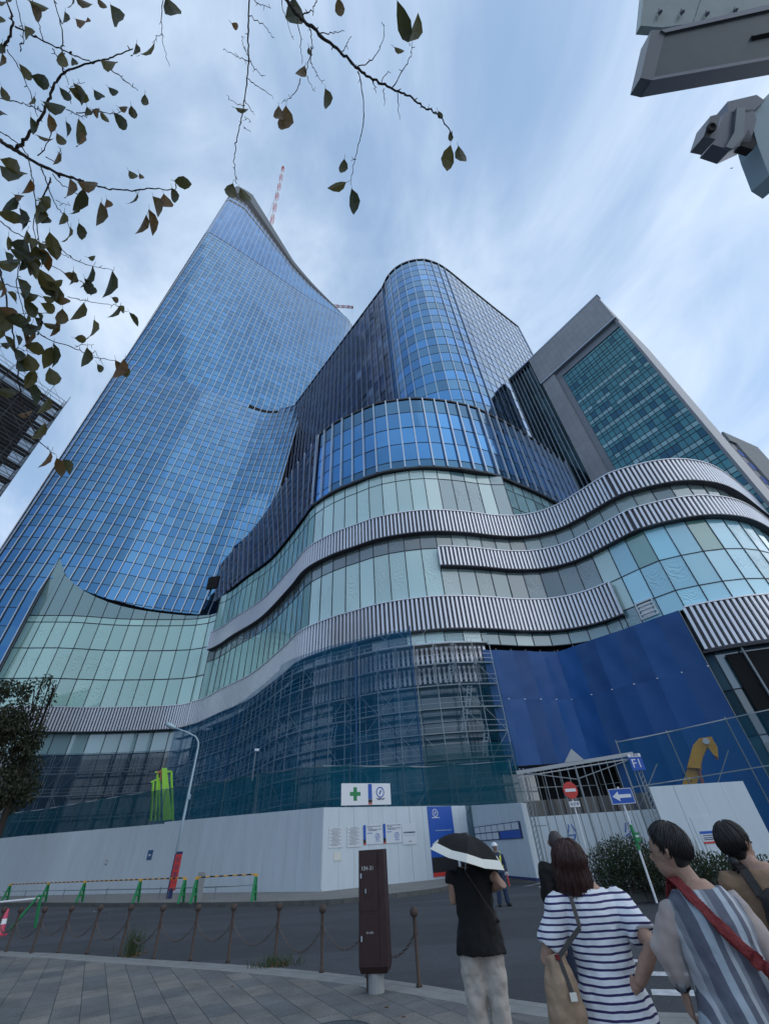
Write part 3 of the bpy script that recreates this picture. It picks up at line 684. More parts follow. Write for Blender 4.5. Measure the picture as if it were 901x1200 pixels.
# upper facade
uu = [min(1, 2.7*i/MUP.L) for i in range(int(MUP.L/2.7)+2)]; zu = rng(Z1+.05, Z2, 4.2); un = dn(ufn)
for i in range(len(uu)-1):
    for j in range(len(zu)-1):
        pan.add([ufn(uu[i], zu[j]), ufn(uu[i+1], zu[j]), ufn(uu[i+1], zu[j+1]), ufn(uu[i], zu[j+1])], 'tower_glass', ttint(i, j), None, .3)
for u in uu:
    for j in range(0, len(zu)-1, 2):
        a_, b_ = ufn(u, zu[j]), ufn(u, zu[min(j+2, len(zu)-1)]); nn = un(u, zu[j]); t = Vector((-nn.y, nn.x, 0)); w = .10
        fins.hexa([a_-t*w+nn*.02, a_+t*w+nn*.02, a_+t*w+nn*.3, a_-t*w+nn*.3, b_-t*w+nn*.02, b_+t*w+nn*.02, b_+t*w+nn*.3, b_-t*w+nn*.3], 0)
        fins.hexa([a_+t*w+nn*.01, a_+t*(w+.14)+nn*.01, a_+t*(w+.14)+nn*.12, a_+t*w+nn*.12, b_+t*w+nn*.01, b_+t*(w+.14)+nn*.01, b_+t*(w+.14)+nn*.12, b_+t*w+nn*.12], 1)
for j, z in enumerate(zu):
    for i in range(len(uu)-1):
        a_, b_ = ufn(uu[i], z), ufn(uu[i+1], z); nn = un(uu[i], z); up = Vector((0, 0, .08 if j < len(zu)-1 else .5))
        frame.hexa([a_-up, b_-up, b_-up+nn*.05, a_-up+nn*.05, a_+up, b_+up, b_+up+nn*.05, a_+up+nn*.05])
# crown: height falls from the left apex to the right end
def crown_h(u):
    q = TOP.at(u*TOP.L); s = u*TOP.L
    az = math.degrees(math.atan2(q.x, q.y)); t = [(-60, 84), (-48.9, 86), (-46.6, 89), (-43.3, 89.5), (-40.1, 79.5), (-35.5, 66), (-31, 52.5), (-24.8, 34.25), (-18.9, 23.5), (-13.3, 13), (-8.2, 3.2), (-5.5, 3.0), (20, 2)]; t = [(a_, b_*KS) for a_, b_ in t]
    for a_, b_ in zip(t, t[1:]):
        if a_[0] <= az <= b_[0]: return a_[1]+(b_[1]-a_[1])*(az-a_[0])/(b_[0]-a_[0])
    return 1
def cfn(u, k): q = TOP.at(u*TOP.L); return Vector((q.x, q.y, Z2+.5+crown_h(u)*k))
ks = [0, .09, .18, .27, .36, .45, .54, .63, .665, .70, .74, .86, 1.0]
louv = MB(); edge = MB()
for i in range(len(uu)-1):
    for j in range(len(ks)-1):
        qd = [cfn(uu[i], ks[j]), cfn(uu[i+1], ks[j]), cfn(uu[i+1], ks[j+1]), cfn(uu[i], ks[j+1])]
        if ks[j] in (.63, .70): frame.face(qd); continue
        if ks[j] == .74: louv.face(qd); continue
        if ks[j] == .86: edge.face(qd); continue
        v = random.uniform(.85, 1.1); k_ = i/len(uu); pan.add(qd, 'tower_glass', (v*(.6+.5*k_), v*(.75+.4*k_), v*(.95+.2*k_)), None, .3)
for u in uu:
    a_, b_ = cfn(u, 0), cfn(u, .74); nn = un(u, Z2-1); t = Vector((-nn.y, nn.x, 0)); w = .085
    if (b_-a_).length > 1: fins.hexa([a_-t*w, a_+t*w, a_+t*w+nn*.25, a_-t*w+nn*.25, b_-t*w, b_+t*w, b_+t*w+nn*.25, b_-t*w+nn*.25], 0)
louv.build('crown_louvre', 'backing', tower); edge.build('parapet', 'slate', tower)
# green glass base wall of the tower
us_ = rng(X(-72.6), X(-36.4), 2.7)
def gbt(i, j):
    v = random.uniform(.9, 1.12); return (v*.86, v*1.02, v*.93) if (i % 5) != 2 else (v*1.0, v*1.15, v*1.05)
wall_grid(pan, frame, plfn(-.6), us_, [24, 29.2, 34.9, 40.2, 41.6], 'green_glass', gbt, pln, mull=.12, row=.16, pane=swag, jit=.2)
us2 = [u for u in us_]
def gz(x):
    t = [(-90, 56), (-73, 56), (-71, 51.8), (-68.5, 49.8), (-66, 47.8), (-61, 45.4), (-56, 44.1), (-50, 43.2), (-44, 42.5), (-36, 41.9), (0, 41.8)]
    for a_, b_ in zip(t, t[1:]):
        if a_[0] <= x <= b_[0]: return a_[1]+(b_[1]-a_[1])*(x-a_[0])/(b_[0]-a_[0])
for i in range(len(us2)-1):
    a_, b_ = PL.off(us2[i], -.6), PL.off(us2[i+1], -.6)
    za, zb = gz(a_.x), gz(b_.x)
    pan.add([vec3(a_, 41.6), vec3(b_, 41.6), vec3(b_, zb), vec3(a_, za)], 'green_glass', (.42, .5, .5), .1, .05)
    frame.bar(vec3(a_, 41.6), vec3(a_, za), .12)
wall_grid(pan, frame, plfn(-.6), us_, [0, 4, 8, 12, 16.6], 'green_glass', lambda i, j: rt(.05, .16), pln, mull=.1, row=.12, pane=lambda i, j: .1, jit=.2)
wall_grid(pan, frame, plfn(-.6), us_, [16.6, 20.1], 'green_glass', lambda i, j: rt(.55, .75, .4), pln, mull=.1, row=.12, pane=lambda i, j: .1, jit=.2)
pan.emit(tower)
frame.build('window_frame', 'mullion', tower); fins.build('facade_fin', ['fin', 'fin_dark'], tower)
louvre(PL, X(-75.5), X(-37.05), 20.1, 24.0, parent=tower, o=.3)
mb = MB(); mb.prism(SC([(-89, 88), (-80, 84), (-66, 96), (-40, 114), (-20, 131), (-15, 160), (-90, 160)]), 0, Z2-2)
mb.prism([(q.x, q.y) for q in [PL.off(d, -1.6) for d in rng(X(-70), X(-37), 2)]] + [(-36, 100), (-72, 95)], 0, 41.5)
mb.build('wall', 'core', tower, normals=True)
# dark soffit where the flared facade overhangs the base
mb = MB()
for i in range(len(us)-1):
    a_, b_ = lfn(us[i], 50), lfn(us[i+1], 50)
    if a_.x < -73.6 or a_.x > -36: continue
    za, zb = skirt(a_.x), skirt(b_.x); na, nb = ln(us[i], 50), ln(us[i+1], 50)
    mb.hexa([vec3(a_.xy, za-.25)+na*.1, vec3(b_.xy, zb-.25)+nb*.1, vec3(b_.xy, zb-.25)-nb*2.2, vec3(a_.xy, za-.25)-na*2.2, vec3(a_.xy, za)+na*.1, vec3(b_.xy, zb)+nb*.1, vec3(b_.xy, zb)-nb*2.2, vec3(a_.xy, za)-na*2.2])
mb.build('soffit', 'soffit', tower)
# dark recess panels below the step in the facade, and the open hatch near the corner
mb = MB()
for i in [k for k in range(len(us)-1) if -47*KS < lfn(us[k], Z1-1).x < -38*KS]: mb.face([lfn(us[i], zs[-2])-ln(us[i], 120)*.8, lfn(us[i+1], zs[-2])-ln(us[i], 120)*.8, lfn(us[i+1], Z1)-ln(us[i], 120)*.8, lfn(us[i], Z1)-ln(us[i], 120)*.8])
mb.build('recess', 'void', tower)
mb = MB(); P1, P2 = at_d(242, 675, 93.5), at_d(258, 693, 92.5)
mb.box(at_d(250, 683, 90.5), (2.6, .5, 3.0), R(-10)); mb.build('service_opening', 'void', tower)

# ================================================================== RIGHT OFFICE
OS = .87; A_ = Vector((60.55, 52.28))*OS; Bp = Vector((41.81, 76.37))*OS; H = 112.1
tdir = (Bp-A_).normalized(); ndir = Vector((-tdir.y, tdir.x))
if ndir.dot(A_) > 0: ndir = -ndir
right = thing('office_building', 'grey stone framed office block with teal window wall and a ribbed dark left side', 'building', (60, 70, 0))
def rp(s, z, o=0): q = A_ + tdir*s*OS + ndir*o*OS; return Vector((q.x, q.y, max(0, 1.6+(z-1.6)*OS)))
def slab(mb, s0, s1, z0, z1, o0, o1, mi=0):
    mb.hexa([rp(s0, z0, o0), rp(s1, z0, o0), rp(s1, z0, o1), rp(s0, z0, o1), rp(s0, z1, o0), rp(s1, z1, o0), rp(s1, z1, o1), rp(s0, z1, o1)], mi)
pm = pmat('stone_panel', (.30, .30, .31), .42, .1, var=.10, vscale=.15)
t = pm.node_tree; b = t.nodes['Principled BSDF']; old = b.inputs['Base Color'].links[0].from_socket
tc = N(t, 'ShaderNodeTexCoord'); mp = N(t, 'ShaderNodeMapping'); mp.vector_type = 'POINT'
ang = math.atan2(tdir.y, tdir.x)
mp.inputs['Rotation'].default_value = (0, 0, -ang); t.links.new(tc.outputs['Object'], mp.inputs[0])
sx = N(t, 'ShaderNodeSeparateXYZ'); t.links.new(mp.outputs[0], sx.inputs[0]); cb = N(t, 'ShaderNodeCombineXYZ'); t.links.new(sx.outputs[0], cb.inputs[0]); t.links.new(sx.outputs[2], cb.inputs[1])
br = N(t, 'ShaderNodeTexBrick'); t.links.new(cb.outputs[0], br.inputs[0]); br.inputs['Scale'].default_value = 1; br.inputs['Brick Width'].default_value = 1.2; br.inputs['Row Height'].default_value = 2.0; br.inputs['Mortar Size'].default_value = .02; br.offset = 0; br.inputs['Color1'].default_value = (.95, .95, .95, 1); br.inputs['Color2'].default_value = (1.06, 1.06, 1.06, 1); br.inputs['Mortar'].default_value = (.55, .55, .55, 1)
mm = N(t, 'ShaderNodeMixRGB', blend_type='MULTIPLY'); mm.inputs[0].default_value = 1; t.links.new(old, mm.inputs[1]); t.links.new(br.outputs[0], mm.inputs[2]); t.links.new(mm.outputs[0], b.inputs['Base Color'])
M['stone_panel'] = pm
mb = MB(); slab(mb, -.05, 22.6, 100.2, H, -.5, 1.0); mb.build('fascia', 'stone_panel', right, normals=True)
mb = MB(); slab(mb, 18.3, 22.2, 0, 99.9, -.5, .7); mb.build('pillar', 'stone_panel', right, normals=True)
mb = MB(); slab(mb, -.05, .45, 0, 99.9, -.5, .7); mb.build('pillar', 'grey_panel', right, normals=True)
mb = MB(); slab(mb, 16.9, 18.3, 0, 99.9, -.5, .15); slab(mb, .45, 18.3, 97.4, 99.9, -.5, .2); mb.build('reveal', 'grey_panel', right, normals=True)
mb = MB(); slab(mb, -.2, 22.5, 99.95, 100.2, -.5, 1.1); mb.build('trim', 'fin', right, normals=True); mb = MB(); slab(mb, -.3, 30.6, H, H+.4, -.6, 1.1); mb.build('trim', 'fin', right, normals=True)
pan = Panes(); frame = MB(); fins = MB()
sg = rng(16.9, .45, 1.2); zg = []
z = 97.3
while z > 0: zg += [z, z-1.0, z-2.9]; z -= 4.1
zg = sorted(set([round(v, 2) for v in zg if v > 0] + [0]))
def og(i, j):
    k = (len(zg)-2-j) % 3; v = random.uniform(.9, 1.08)
    up = zg[j]
    if k == 2 and random.random() < .85 and up < 88: return (v*2.6, v*1.75, v*1.6)
    if k == 1 and random.random() < .25: return (v*.45, v*.55, v*.7)
    return (v*.85, v, v)
nv = Vector((ndir.x, ndir.y, 0))
wall_grid(pan, frame, lambda u, z: rp(u, z, 0), sg, zg, 'office_glass', og, lambda u, z: nv, mull=.10, row=.10, jit=.25)
sl = rng(30.6, 22.2, 1.0)
wall_grid(pan, frame, lambda u, z: rp(u, z, 0), sl, rng(0, H, 4.1), 'office_glass', lambda i, j: rt(.08, .3), lambda u, z: nv, mull=.1, row=.16, fin=(.09, .35), finmb=fins, jit=.3)
pan.emit(right); frame.build('window_frame', 'mullion', right); fins.build('facade_fin', 'fin', right)
mb = MB(); q = [rp(0, 0, -.55), rp(30.5, 0, -.55), rp(30.5, 0, -1.5), rp(0, 0, -26)]
mb.prism([(v.x, v.y) for v in q], 0, 1.6+(H-1.65)*OS); mb.build('wall', 'grey_panel', right, normals=True)

# far block to the right with blue windows
c = at_d(845, 508, 125); fb = thing('apartment_block', 'distant grey apartment block with small blue windows at the right edge', 'building', (c.x, c.y, 0))
dd = Vector((.90, .44)); nn = Vector((.44, -.90))
def fq(s, z, o): q = Vector((c.x, c.y)) + dd*s + nn*o; return Vector((q.x, q.y, z))
def fslab(mb, s0, s1, z0, z1, o0, o1): mb.hexa([fq(s0, z0, o0), fq(s1, z0, o0), fq(s1, z0, o1), fq(s0, z0, o1), fq(s0, z1, o0), fq(s1, z1, o0), fq(s1, z1, o1), fq(s0, z1, o1)])
mb = MB(); fslab(mb, 0, 16, 0, c.z, -14, 0); mb.build('wall', 'grey_panel', fb, normals=True)
mb = MB(); fslab(mb, 0, 16, c.z-3.5, c.z+.3, .02, .5); fslab(mb, 2.7, 16, 0, c.z-3.4, .02, .5); mb.build('panel', 'concrete', fb, normals=True)
z = c.z-9
while z > 10:
    mb = MB()
    for k in range(2): fslab(mb, .7+k*.95, 1.5+k*.95, z, z+2.6, .02, .12)
    w_ = mb.build('window', 'blue', fb)
    z -= 5.0

# left building under scaffold
c = at_d(83, 465, 45.0); e = Vector((-3.2, -6.6)).normalized(); nl = Vector((e.y, -e.x))
if nl.dot(Vector((c.x, c.y))) > 0: nl = -nl
sb = thing('scaffolded_building', 'dark building wrapped in scaffold frames and grey mesh at the left edge', 'building', (c.x, c.y, 0))
def lp(s, z, o): q = Vector((c.x, c.y)) + e*s + nl*o; return Vector((q.x, q.y, z))
mb = MB(); q = [lp(1.0, 0, -1.6), lp(34, 0, -1.6), lp(34, 0, -16), lp(1.0, 0, -16)]; mb.prism([(v.x, v.y) for v in q], 0, c.z-2.2); mb.build('wall', 'core', sb, normals=True)
for i in range(19):
    for o in (0, -1.2):
        mb = MB(); mb.tube([lp(i*1.8, 0, o), lp(i*1.8, c.z, o)], .035, 5); mb.build('pole', 'steel', sb)
zz = c.z-2
while zz > 1:
    mb = MB()
    for o in (0, -1.2):
        for h in (.45, .95): mb.bar(lp(0, zz+h, o), lp(33, zz+h, o), .05)
    for i in range(19): mb.bar(lp(i*1.8, zz, 0), lp(i*1.8, zz, -1.2), .06)
    for i in range(0, 18): mb.bar(lp(i*1.8, zz, 0), lp((i+1)*1.8, zz+1.75, 0), .03)
    mb.build('guard_rail', 'steel', sb)
    mb = MB(); mb.hexa([lp(0, zz, -.05), lp(33, zz, -.05), lp(33, zz, -.5), lp(0, zz, -.5), lp(0, zz+.06, -.05), lp(33, zz+.06, -.05), lp(33, zz+.06, -.5), lp(0, zz+.06, -.5)])
    mb.build('deck', 'deck', sb, normals=True); mb = MB()
    mb.hexa([lp(0, zz, -.62), lp(33, zz, -.62), lp(33, zz, -1.1), lp(0, zz, -1.1), lp(0, zz+.06, -.62), lp(33, zz+.06, -.62), lp(33, zz+.06, -1.1), lp(0, zz+.06, -1.1)])
    mb.build('deck', 'deck', sb, normals=True); zz -= 1.9
mb = MB(); mb.face([lp(0, 0, .06), lp(33, 0, .06), lp(33, c.z-2, .06), lp(0, c.z-2, .06)]); mb.face([lp(-.06, 0, 0), lp(-.06, 0, -1.3), lp(-.06, c.z-.4, -1.3), lp(-.06, c.z-.4, 0)]); mb.build('net', 'net_grey', sb)

# cranes on the tower roof
def crane(name_px, label, D0, D1, w, n):
    p0, p1 = at_d(*name_px[0], D0), at_d(*name_px[1], D1)
    o = thing('tower_crane', label, 'crane', (p0.x, p0.y, 255), 'red and white tower cranes on the tower roof')
    d = (p1-p0); dl = d.normalized(); sx_ = dl.cross(CF).normalized(); sy = dl.cross(sx_)
    mb = MB()
    for i in range(n):
        a_, b_ = p0+d*(i/n), p0+d*((i+1)/n); mi = i % 2
        for k in ((-1, -1), (1, -1), (1, 1), (-1, 1)):
            off = sx_*k[0]*w/2 + sy*k[1]*w/2; mb.bar(a_+off, b_+off, .28, mi=mi)
        for k1, k2 in (((-1, -1), (1, -1)), ((1, 1), (-1, 1)), ((-1, -1), (-1, 1)), ((1, -1), (1, 1))):
            mb.bar(a_+sx_*k1[0]*w/2+sy*k1[1]*w/2, b_+sx_*k2[0]*w/2+sy*k2[1]*w/2, .18, mi=mi)
            mb.bar(a_+sx_*k1[0]*w/2+sy*k1[1]*w/2, a_+sx_*k2[0]*w/2+sy*k2[1]*w/2, .18, mi=mi)
    mb.build('jib', ['red', 'white'], o)
    mb = MB(); mb.bar((p0.x, p0.y, 250), p0, 1.6); mb.build('mast', 'steel', o)
    return o, p0, p1
o, p0, p1 = crane([(315, 277), (332, 196)], 'red and white crane jib raised steeply above the tower apex', 150, 150, 2.3, 13)
mb = MB(); mb.bar(p0+CR*(-5), p1-(p1-p0)*.02, .12); mb.bar(p0+CR*(-8)+Vector((0, 0, 2)), p0+(p1-p0)*.6, .12); mb.build('cable', 'steel', o)
mb = MB(); mb.box(p1, (1.9, 1.9, 3)); mb.build('jib_head', 'orange_metal', o)
o, p0, p1 = crane([(388, 358.5), (413, 360)], 'red and white crane jib lying level behind the low end of the tower crown', 185, 185, 1.7, 8)
mb = MB(); mb.bar(p1, p1-Vector((0, 0, 24)), .12); mb.bar(p0+CU*2, p1+CU*.5, .12); mb.build('cable', 'steel', o)
mb = MB(); mb.box(p1, (1.6, 1.6, 2.4)); mb.build('jib_head', 'orange_metal', o)
# ================================================================== SITE HOARDING, SCAFFOLDS, NETS
def wallpt(A, B, s, z, o=0):
    A, B = Vector(A[:2]), Vector(B[:2]); d = (B-A).normalized(); n = Vector((d.y, -d.x)); q = A + d*s + n*o; return Vector((q.x, q.y, z))
def panel_wall(obj, A, B, h0, h1, step=.9, z0=0.03, name='panel', mat='white_wall', th=.05):
    A, B = Vector(A), Vector(B); L_ = (B-A).length; n = max(1, round(L_/step))
    for i in range(n):
        mb = MB(); s0, s1 = L_*i/n, L_*(i+1)/n-.012; ha = h0+(h1-h0)*i/n; hb = h0+(h1-h0)*(i+1)/n
        j = random.uniform(-.008, .008)
        mb.hexa([wallpt(A, B, s0, z0, j), wallpt(A, B, s1, z0, j), wallpt(A, B, s1, z0, j-th), wallpt(A, B, s0, z0, j-th), wallpt(A, B, s0, ha, j), wallpt(A, B, s1, hb, j), wallpt(A, B, s1, hb, j-th), wallpt(A, B, s0, ha, j-th)])
        mb.build(name, mat, obj)
M['hoard_dirty'] = pmat('hoard_dirty', (.56, .62, .67), .5, 0, var=.08, vscale=1.8, stretch=(1, 1, .16))
K = Vector((-4.44, 28.14)); C1 = Vector((4.24, 33.12)); C2 = Vector((5.95, 25.9)); C3 = Vector((6.35, 26.6))
W1 = Vector((-17.4, 36.9)); W2 = Vector((-35.6, 47.5)); W3 = Vector((-60, 60))
h = thing('hoarding', 'long white site hoarding running left along the street from its corner', 'hoarding', (W1.x, W1.y, 0), 'white hoarding around the building site')
panel_wall(h, K, W1, 3.5, 3.85, mat='hoard_dirty'); 
panel_wall(h, W1, W2, 3.75, 4.15, mat='hoard_dirty'); panel_wall(h, W2, W3, 4.15, 4.3, 1.8, mat='hoard_dirty')
mb = MB(); mb.bar(vec3(K, .07), vec3(W1, .07), .07); mb.bar(vec3(W1, .07), vec3(W2, .07), .07); mb.build('base_rail', 'backing', h)
h2 = thing('hoarding', 'white site hoarding with notices and blue banner behind the guard', 'hoarding', (C1.x, C1.y, 0), 'white hoarding around the building site')
panel_wall(h2, K, C1, 3.5, 3.42); panel_wall(h2, C1, C2, 3.42, 3.0); panel_wall(h2, C2, C3, 3.0, 3.0)
mb = MB(); mb.bar(vec3(C1, .07), vec3(C2, .07), .1); mb.bar(vec3(C2, .07), vec3(C3, .07), .1); mb.build('base_rail', 'navy', h2)
# striped corner mark
mb = MB(); dK = (K-W1).normalized(); L1 = (K-W1).length
for k in range(13):
    z = .25+k*.21; s = L1-.42
    mb.hexa([wallpt(W1, K, s, z, .02), wallpt(W1, K, s+.34, z+.13, .02), wallpt(W1, K, s+.34, z+.13, .01), wallpt(W1, K, s, z, .01), wallpt(W1, K, s, z+.12, .02), wallpt(W1, K, s+.34, z+.25, .02), wallpt(W1, K, s+.34, z+.25, .01), wallpt(W1, K, s, z+.12, .01)])
o = mb.build('warning_stripe', 'navy'); tag(o, 'upright strip of dark blue and white warning stripes on the hoarding corner', 'warning stripe')

def ray_wall(x, y, A, B, o=.03):
    d = bearing(x, y); A3 = Vector((A[0], A[1])); t = (Vector(B[:2])-A3).normalized(); n = Vector((t.y, -t.x))
    if n.dot(A3) > 0: n = -n
    P0 = A3 + n*o; k = n.dot(P0)/(n.x*d.x+n.y*d.y); return EYEV + d*k
def board(name, label, cat, A, B, x0, y0, x1, y1, mat, th=.03, o=.035, parent=None, group=None):
    P, Q = ray_wall(x0, y0, A, B, o), ray_wall(x1, y1, A, B, o); z0, z1 = min(P.z, Q.z), max(P.z, Q.z)
    d = Vector((Q.x-P.x, Q.y-P.y, 0)); d.normalize(); n = Vector((d.y, -d.x, 0))
    if n.dot(P) > 0: n = -n
    mb = MB(); b0, b1 = Vector((P.x, P.y, 0)), Vector((Q.x, Q.y, 0)); u = Vector((0, 0, 1))
    f = [b0-n*th+u*z0, b1-n*th+u*z0, b1+u*z0, b0+u*z0, b0-n*th+u*z1, b1-n*th+u*z1, b1+u*z1, b0+u*z1]
    mb.hexa(f); ob = mb.build(name, mat, parent, normals=True)
    if label: tag(ob, label, cat, group)
    W = (b1-b0).length; Hh = z1-z0
    def pt(u_, v_, off=.004): return b0 + d*(u_*W) + u*(z0+v_*Hh) + n*off
    return ob, pt, d, n, W, Hh
def rect(pt, u0, u1, v0, v1, name, mat, par, off=.004):
    mb = MB(); mb.hexa([pt(u0, v0, off-.003), pt(u1, v0, off-.003), pt(u1, v0, off+.002), pt(u0, v0, off+.002), pt(u0, v1, off-.003), pt(u1, v1, off-.003), pt(u1, v1, off+.002), pt(u0, v1, off+.002)])
    return mb.build(name, mat, par, normals=True)
def logo(pt, d, n, u_, v_, r, mat, par, aspect):
    c = pt(u_, v_, .008); up = Vector((0, 0, 1)); mb = MB(); N_ = 28
    for k in range(N_):
        a0, a1 = 2*math.pi*k/N_, 2*math.pi*(k+1)/N_
        q = lambda a_, rr, o: c + d*math.cos(a_)*rr + up*math.sin(a_)*rr + n*o
        mb.hexa([q(a0, r*.8, 0), q(a0, r, 0), q(a1, r, 0), q(a1, r*.8, 0), q(a0, r*.8, .004), q(a0, r, .004), q(a1, r, .004), q(a1, r*.8, .004)])
    e = (d*.55+up*.85).normalized(); f = n.cross(e)
    for s_ in (-1, 1):
        q0 = c + e*r*.05*s_; pts = [(-.14, 0), (.14, 0), (.17, .25), (.0, .52), (-.17, .25)]
        b = [c + f*x*r + e*(y*r*s_) for x, y in pts]
        mb.face(b if s_ > 0 else b[::-1]); mb.face([v+n*.004 for v in b])
    mb.build('emblem', mat, par, normals=True)
def lines(pt, par, rows, mat='navy', h_=.018, name='print'):
    mb = MB()
    for u0, u1, v in rows:
        x = u0
        while x < u1:
            w = random.uniform(.025, .07); e_ = min(u1, x+w)
            mb.hexa([pt(x, v, .003), pt(e_, v, .003), pt(e_, v, .006), pt(x, v, .006), pt(x, v+h_, .003), pt(e_, v+h_, .003), pt(e_, v+h_, .006), pt(x, v+h_, .006)]); x = e_+random.uniform(.008, .022)
    return mb.build(name, mat, par, normals=True)
# safety board above the hoarding
o, pt, d, n, W, Hh = board('safety_sign', 'white safety board with green cross standing above the hoarding', 'safety sign', K, C1, 400, 944, 457, 918, 'white', .06, .05)
for (u0, u1, v0, v1) in ((.165, .375, .42, .60), (.235, .305, .20, .42), (.235, .305, .60, .82)): rect(pt, u0, u1, v0, v1, 'green_cross', 'green', o)
rect(pt, .53, .61, .26, .97, 'blue_stripe', 'blue', o); rect(pt, .53, .61, .10, .25, 'black_stripe', 'black', o); rect(pt, .53, .61, .02, .09, 'red_stripe', 'red', o)
logo(pt, d, n, .78, .58, .27, 'blue', o, 1); lines(pt, o, [(.70, .87, .27), (.72, .86, .22)], 'navy', .04)
mb = MB()
for u_ in (.1, .9): mb.bar(pt(u_, -.5, -.12), pt(u_, 1, -.12), .06)
mb.build('bracket', 'steel', o)
# blue banner
o, pt, d, n, W, Hh = board('banner', 'tall blue banner with black and red foot on the hoarding', 'banner', K, C1, 508, 1028, 528.5, 944.5, 'blue', .02, .03)
rect(pt, 0, 1, 0.055, .26, 'black_stripe', 'black', o); rect(pt, 0, 1, 0, .055, 'red_stripe', 'red', o)
logo(pt, d, n, .30, .90, .20, 'white', o, 1); lines(pt, o, [(.16, .46, .82)], 'white', .015); lines(pt, o, [(.25, .9, .63)], 'lamp_paint', .012)
# notices
def poster(x0, y0, x1, y1, label, style):
    o, pt, d, n, W, Hh = board('notice', label, 'notice', K, C1, x0, y0, x1, y1, 'paper' if style != 'old' else 'cream', .012, .03, None, 'notices on the white hoarding')
    if style in ('form', 'form2'):
        lines(pt, o, [(.25, .75, .93)] + [(.06+.1*(k % 3), .9-.12*((k*2) % 3), .86-.058*k) for k in range(14)], 'backing', .016)
    if style in ('logo', 'logo2'):
        rect(pt, 0, .13, .26, 1, 'blue_stripe', 'blue', o); rect(pt, 0, .13, .08, .26, 'black_stripe', 'black', o); rect(pt, 0, .13, 0, .08, 'red_stripe', 'red', o)
        lines(pt, o, [(.2, .95, .90), (.2, .5, .82), (.25, .95, .74), (.25, .7, .68)], 'navy', .03); lines(pt, o, [(.2, .45, .55)], 'blue', .04)
        logo(pt, d, n, .72, .38, .14, 'blue', o, 1); lines(pt, o, [(.62, .84, .13)], 'blue', .035)
    if style == 'plain':
        text_mesh('\u25BD\u3013\u3013M', .13, 'navy', pt(.5, .56, .008), d, (0, 0, 1), 'heading', o) if False else lines(pt, o, [(.1, .9, .53)], 'navy', .07)
        lines(pt, o, [(.1, .9, .42)], 'sign_frame', .01); lines(pt, o, [(.42, .62, .13)], 'backing', .03)
poster(385, 994, 402, 969, 'pale printed permit sheet nearest the hoarding corner', 'form')
poster(406.5, 993, 423, 968, 'pale printed permit sheet beside the first blue striped notice', 'form2')
poster(426, 990, 448, 966, 'white notice with blue stripe and round blue emblem above the brown post', 'logo')
poster(449.5, 988.5, 470, 964.5, 'cream notice with blue stripe and round emblem right of the brown post', 'logo2')
poster(472, 990, 487, 964.5, 'white notice with one dark heading, last of the row', 'plain')
poster(391, 1009, 400, 998, 'small blank yellowed sheet under the permit sheets', 'old')
# site notice board behind the guard
o, pt, d, n, W, Hh = board('notice_board', 'wide framed board of white sheets with a dark blue panel behind the guard', 'notice board', C1, C2, 557, 986, 608, 962, 'navy', .03, .04)
for i in range(7): rect(pt, .02+i*.138, .145+i*.138, .54, .95, 'sheet', 'paper', o)
for i in range(4): rect(pt, .02+i*.138, .145+i*.138, .06, .47, 'sheet', 'paper', o)
rect(pt, .60, .98, .04, .49, 'blue_panel', 'blue', o)
# small signs on the long hoarding
o, pt, d, n, W, Hh = board('sign_plate', 'small blue square sign on the long hoarding', 'sign', W1, W2, 171.5, 1008, 180, 996, 'rail_blue', .02, .06)
lines(pt, o, [(.3, .7, .4)], 'white', .2)
o, pt, d, n, W, Hh = board('sign_plate', 'tiny grey sign on the long hoarding between barricades', 'sign', W1, W2, 122.5, 1014, 127, 1008, 'sign_frame', .02, .06)
rect(pt, .15, .85, .25, .85, 'face', 'paper', o)
o, pt, d, n, W, Hh = board('opening_panel', 'dark square panel low on the long hoarding at the left edge', 'panel', W1, W2, -6, 1019, 7, 1007, 'navy', .02, .06)
lines(pt, o, [(.1, .8, .3)], 'sign_frame', .1)

# right hoarding
RA, RB = Vector((11.77, 24.24)), Vector((16.45, 24.5))
h3 = thing('hoarding', 'short white hoarding right of the gate behind the hedge', 'hoarding', (13, 24.3, 0), 'white hoarding around the building site')
panel_wall(h3, RA, RB, 3.2, 3.2, 1.1)
mb = MB(); mb.hexa([wallpt(RA, RB, 1.35, .1, .03), wallpt(RA, RB, 2.45, .1, .03), wallpt(RA, RB, 2.45, .1, .01), wallpt(RA, RB, 1.35, .1, .01), wallpt(RA, RB, 1.35, 1.95, .03), wallpt(RA, RB, 2.45, 1.95, .03), wallpt(RA, RB, 2.45, 1.95, .01), wallpt(RA, RB, 1.35, 1.95, .01)]); dr = mb.build('door', 'white_wall', h3, normals=True)
o, pt, d, n, W, Hh = board('notice', 'white notice with blue head and red foot on the right hoarding', 'notice', RA, RB, 825, 989, 839, 973, 'paper', .012, .045)
rect(pt, 0, 1, .78, 1, 'blue_stripe', 'blue', o); rect(pt, 0, 1, 0, .16, 'red_stripe', 'red', o); lines(pt, o, [(.1, .9, .6), (.1, .9, .42), (.1, .8, .28)], 'navy', .08)

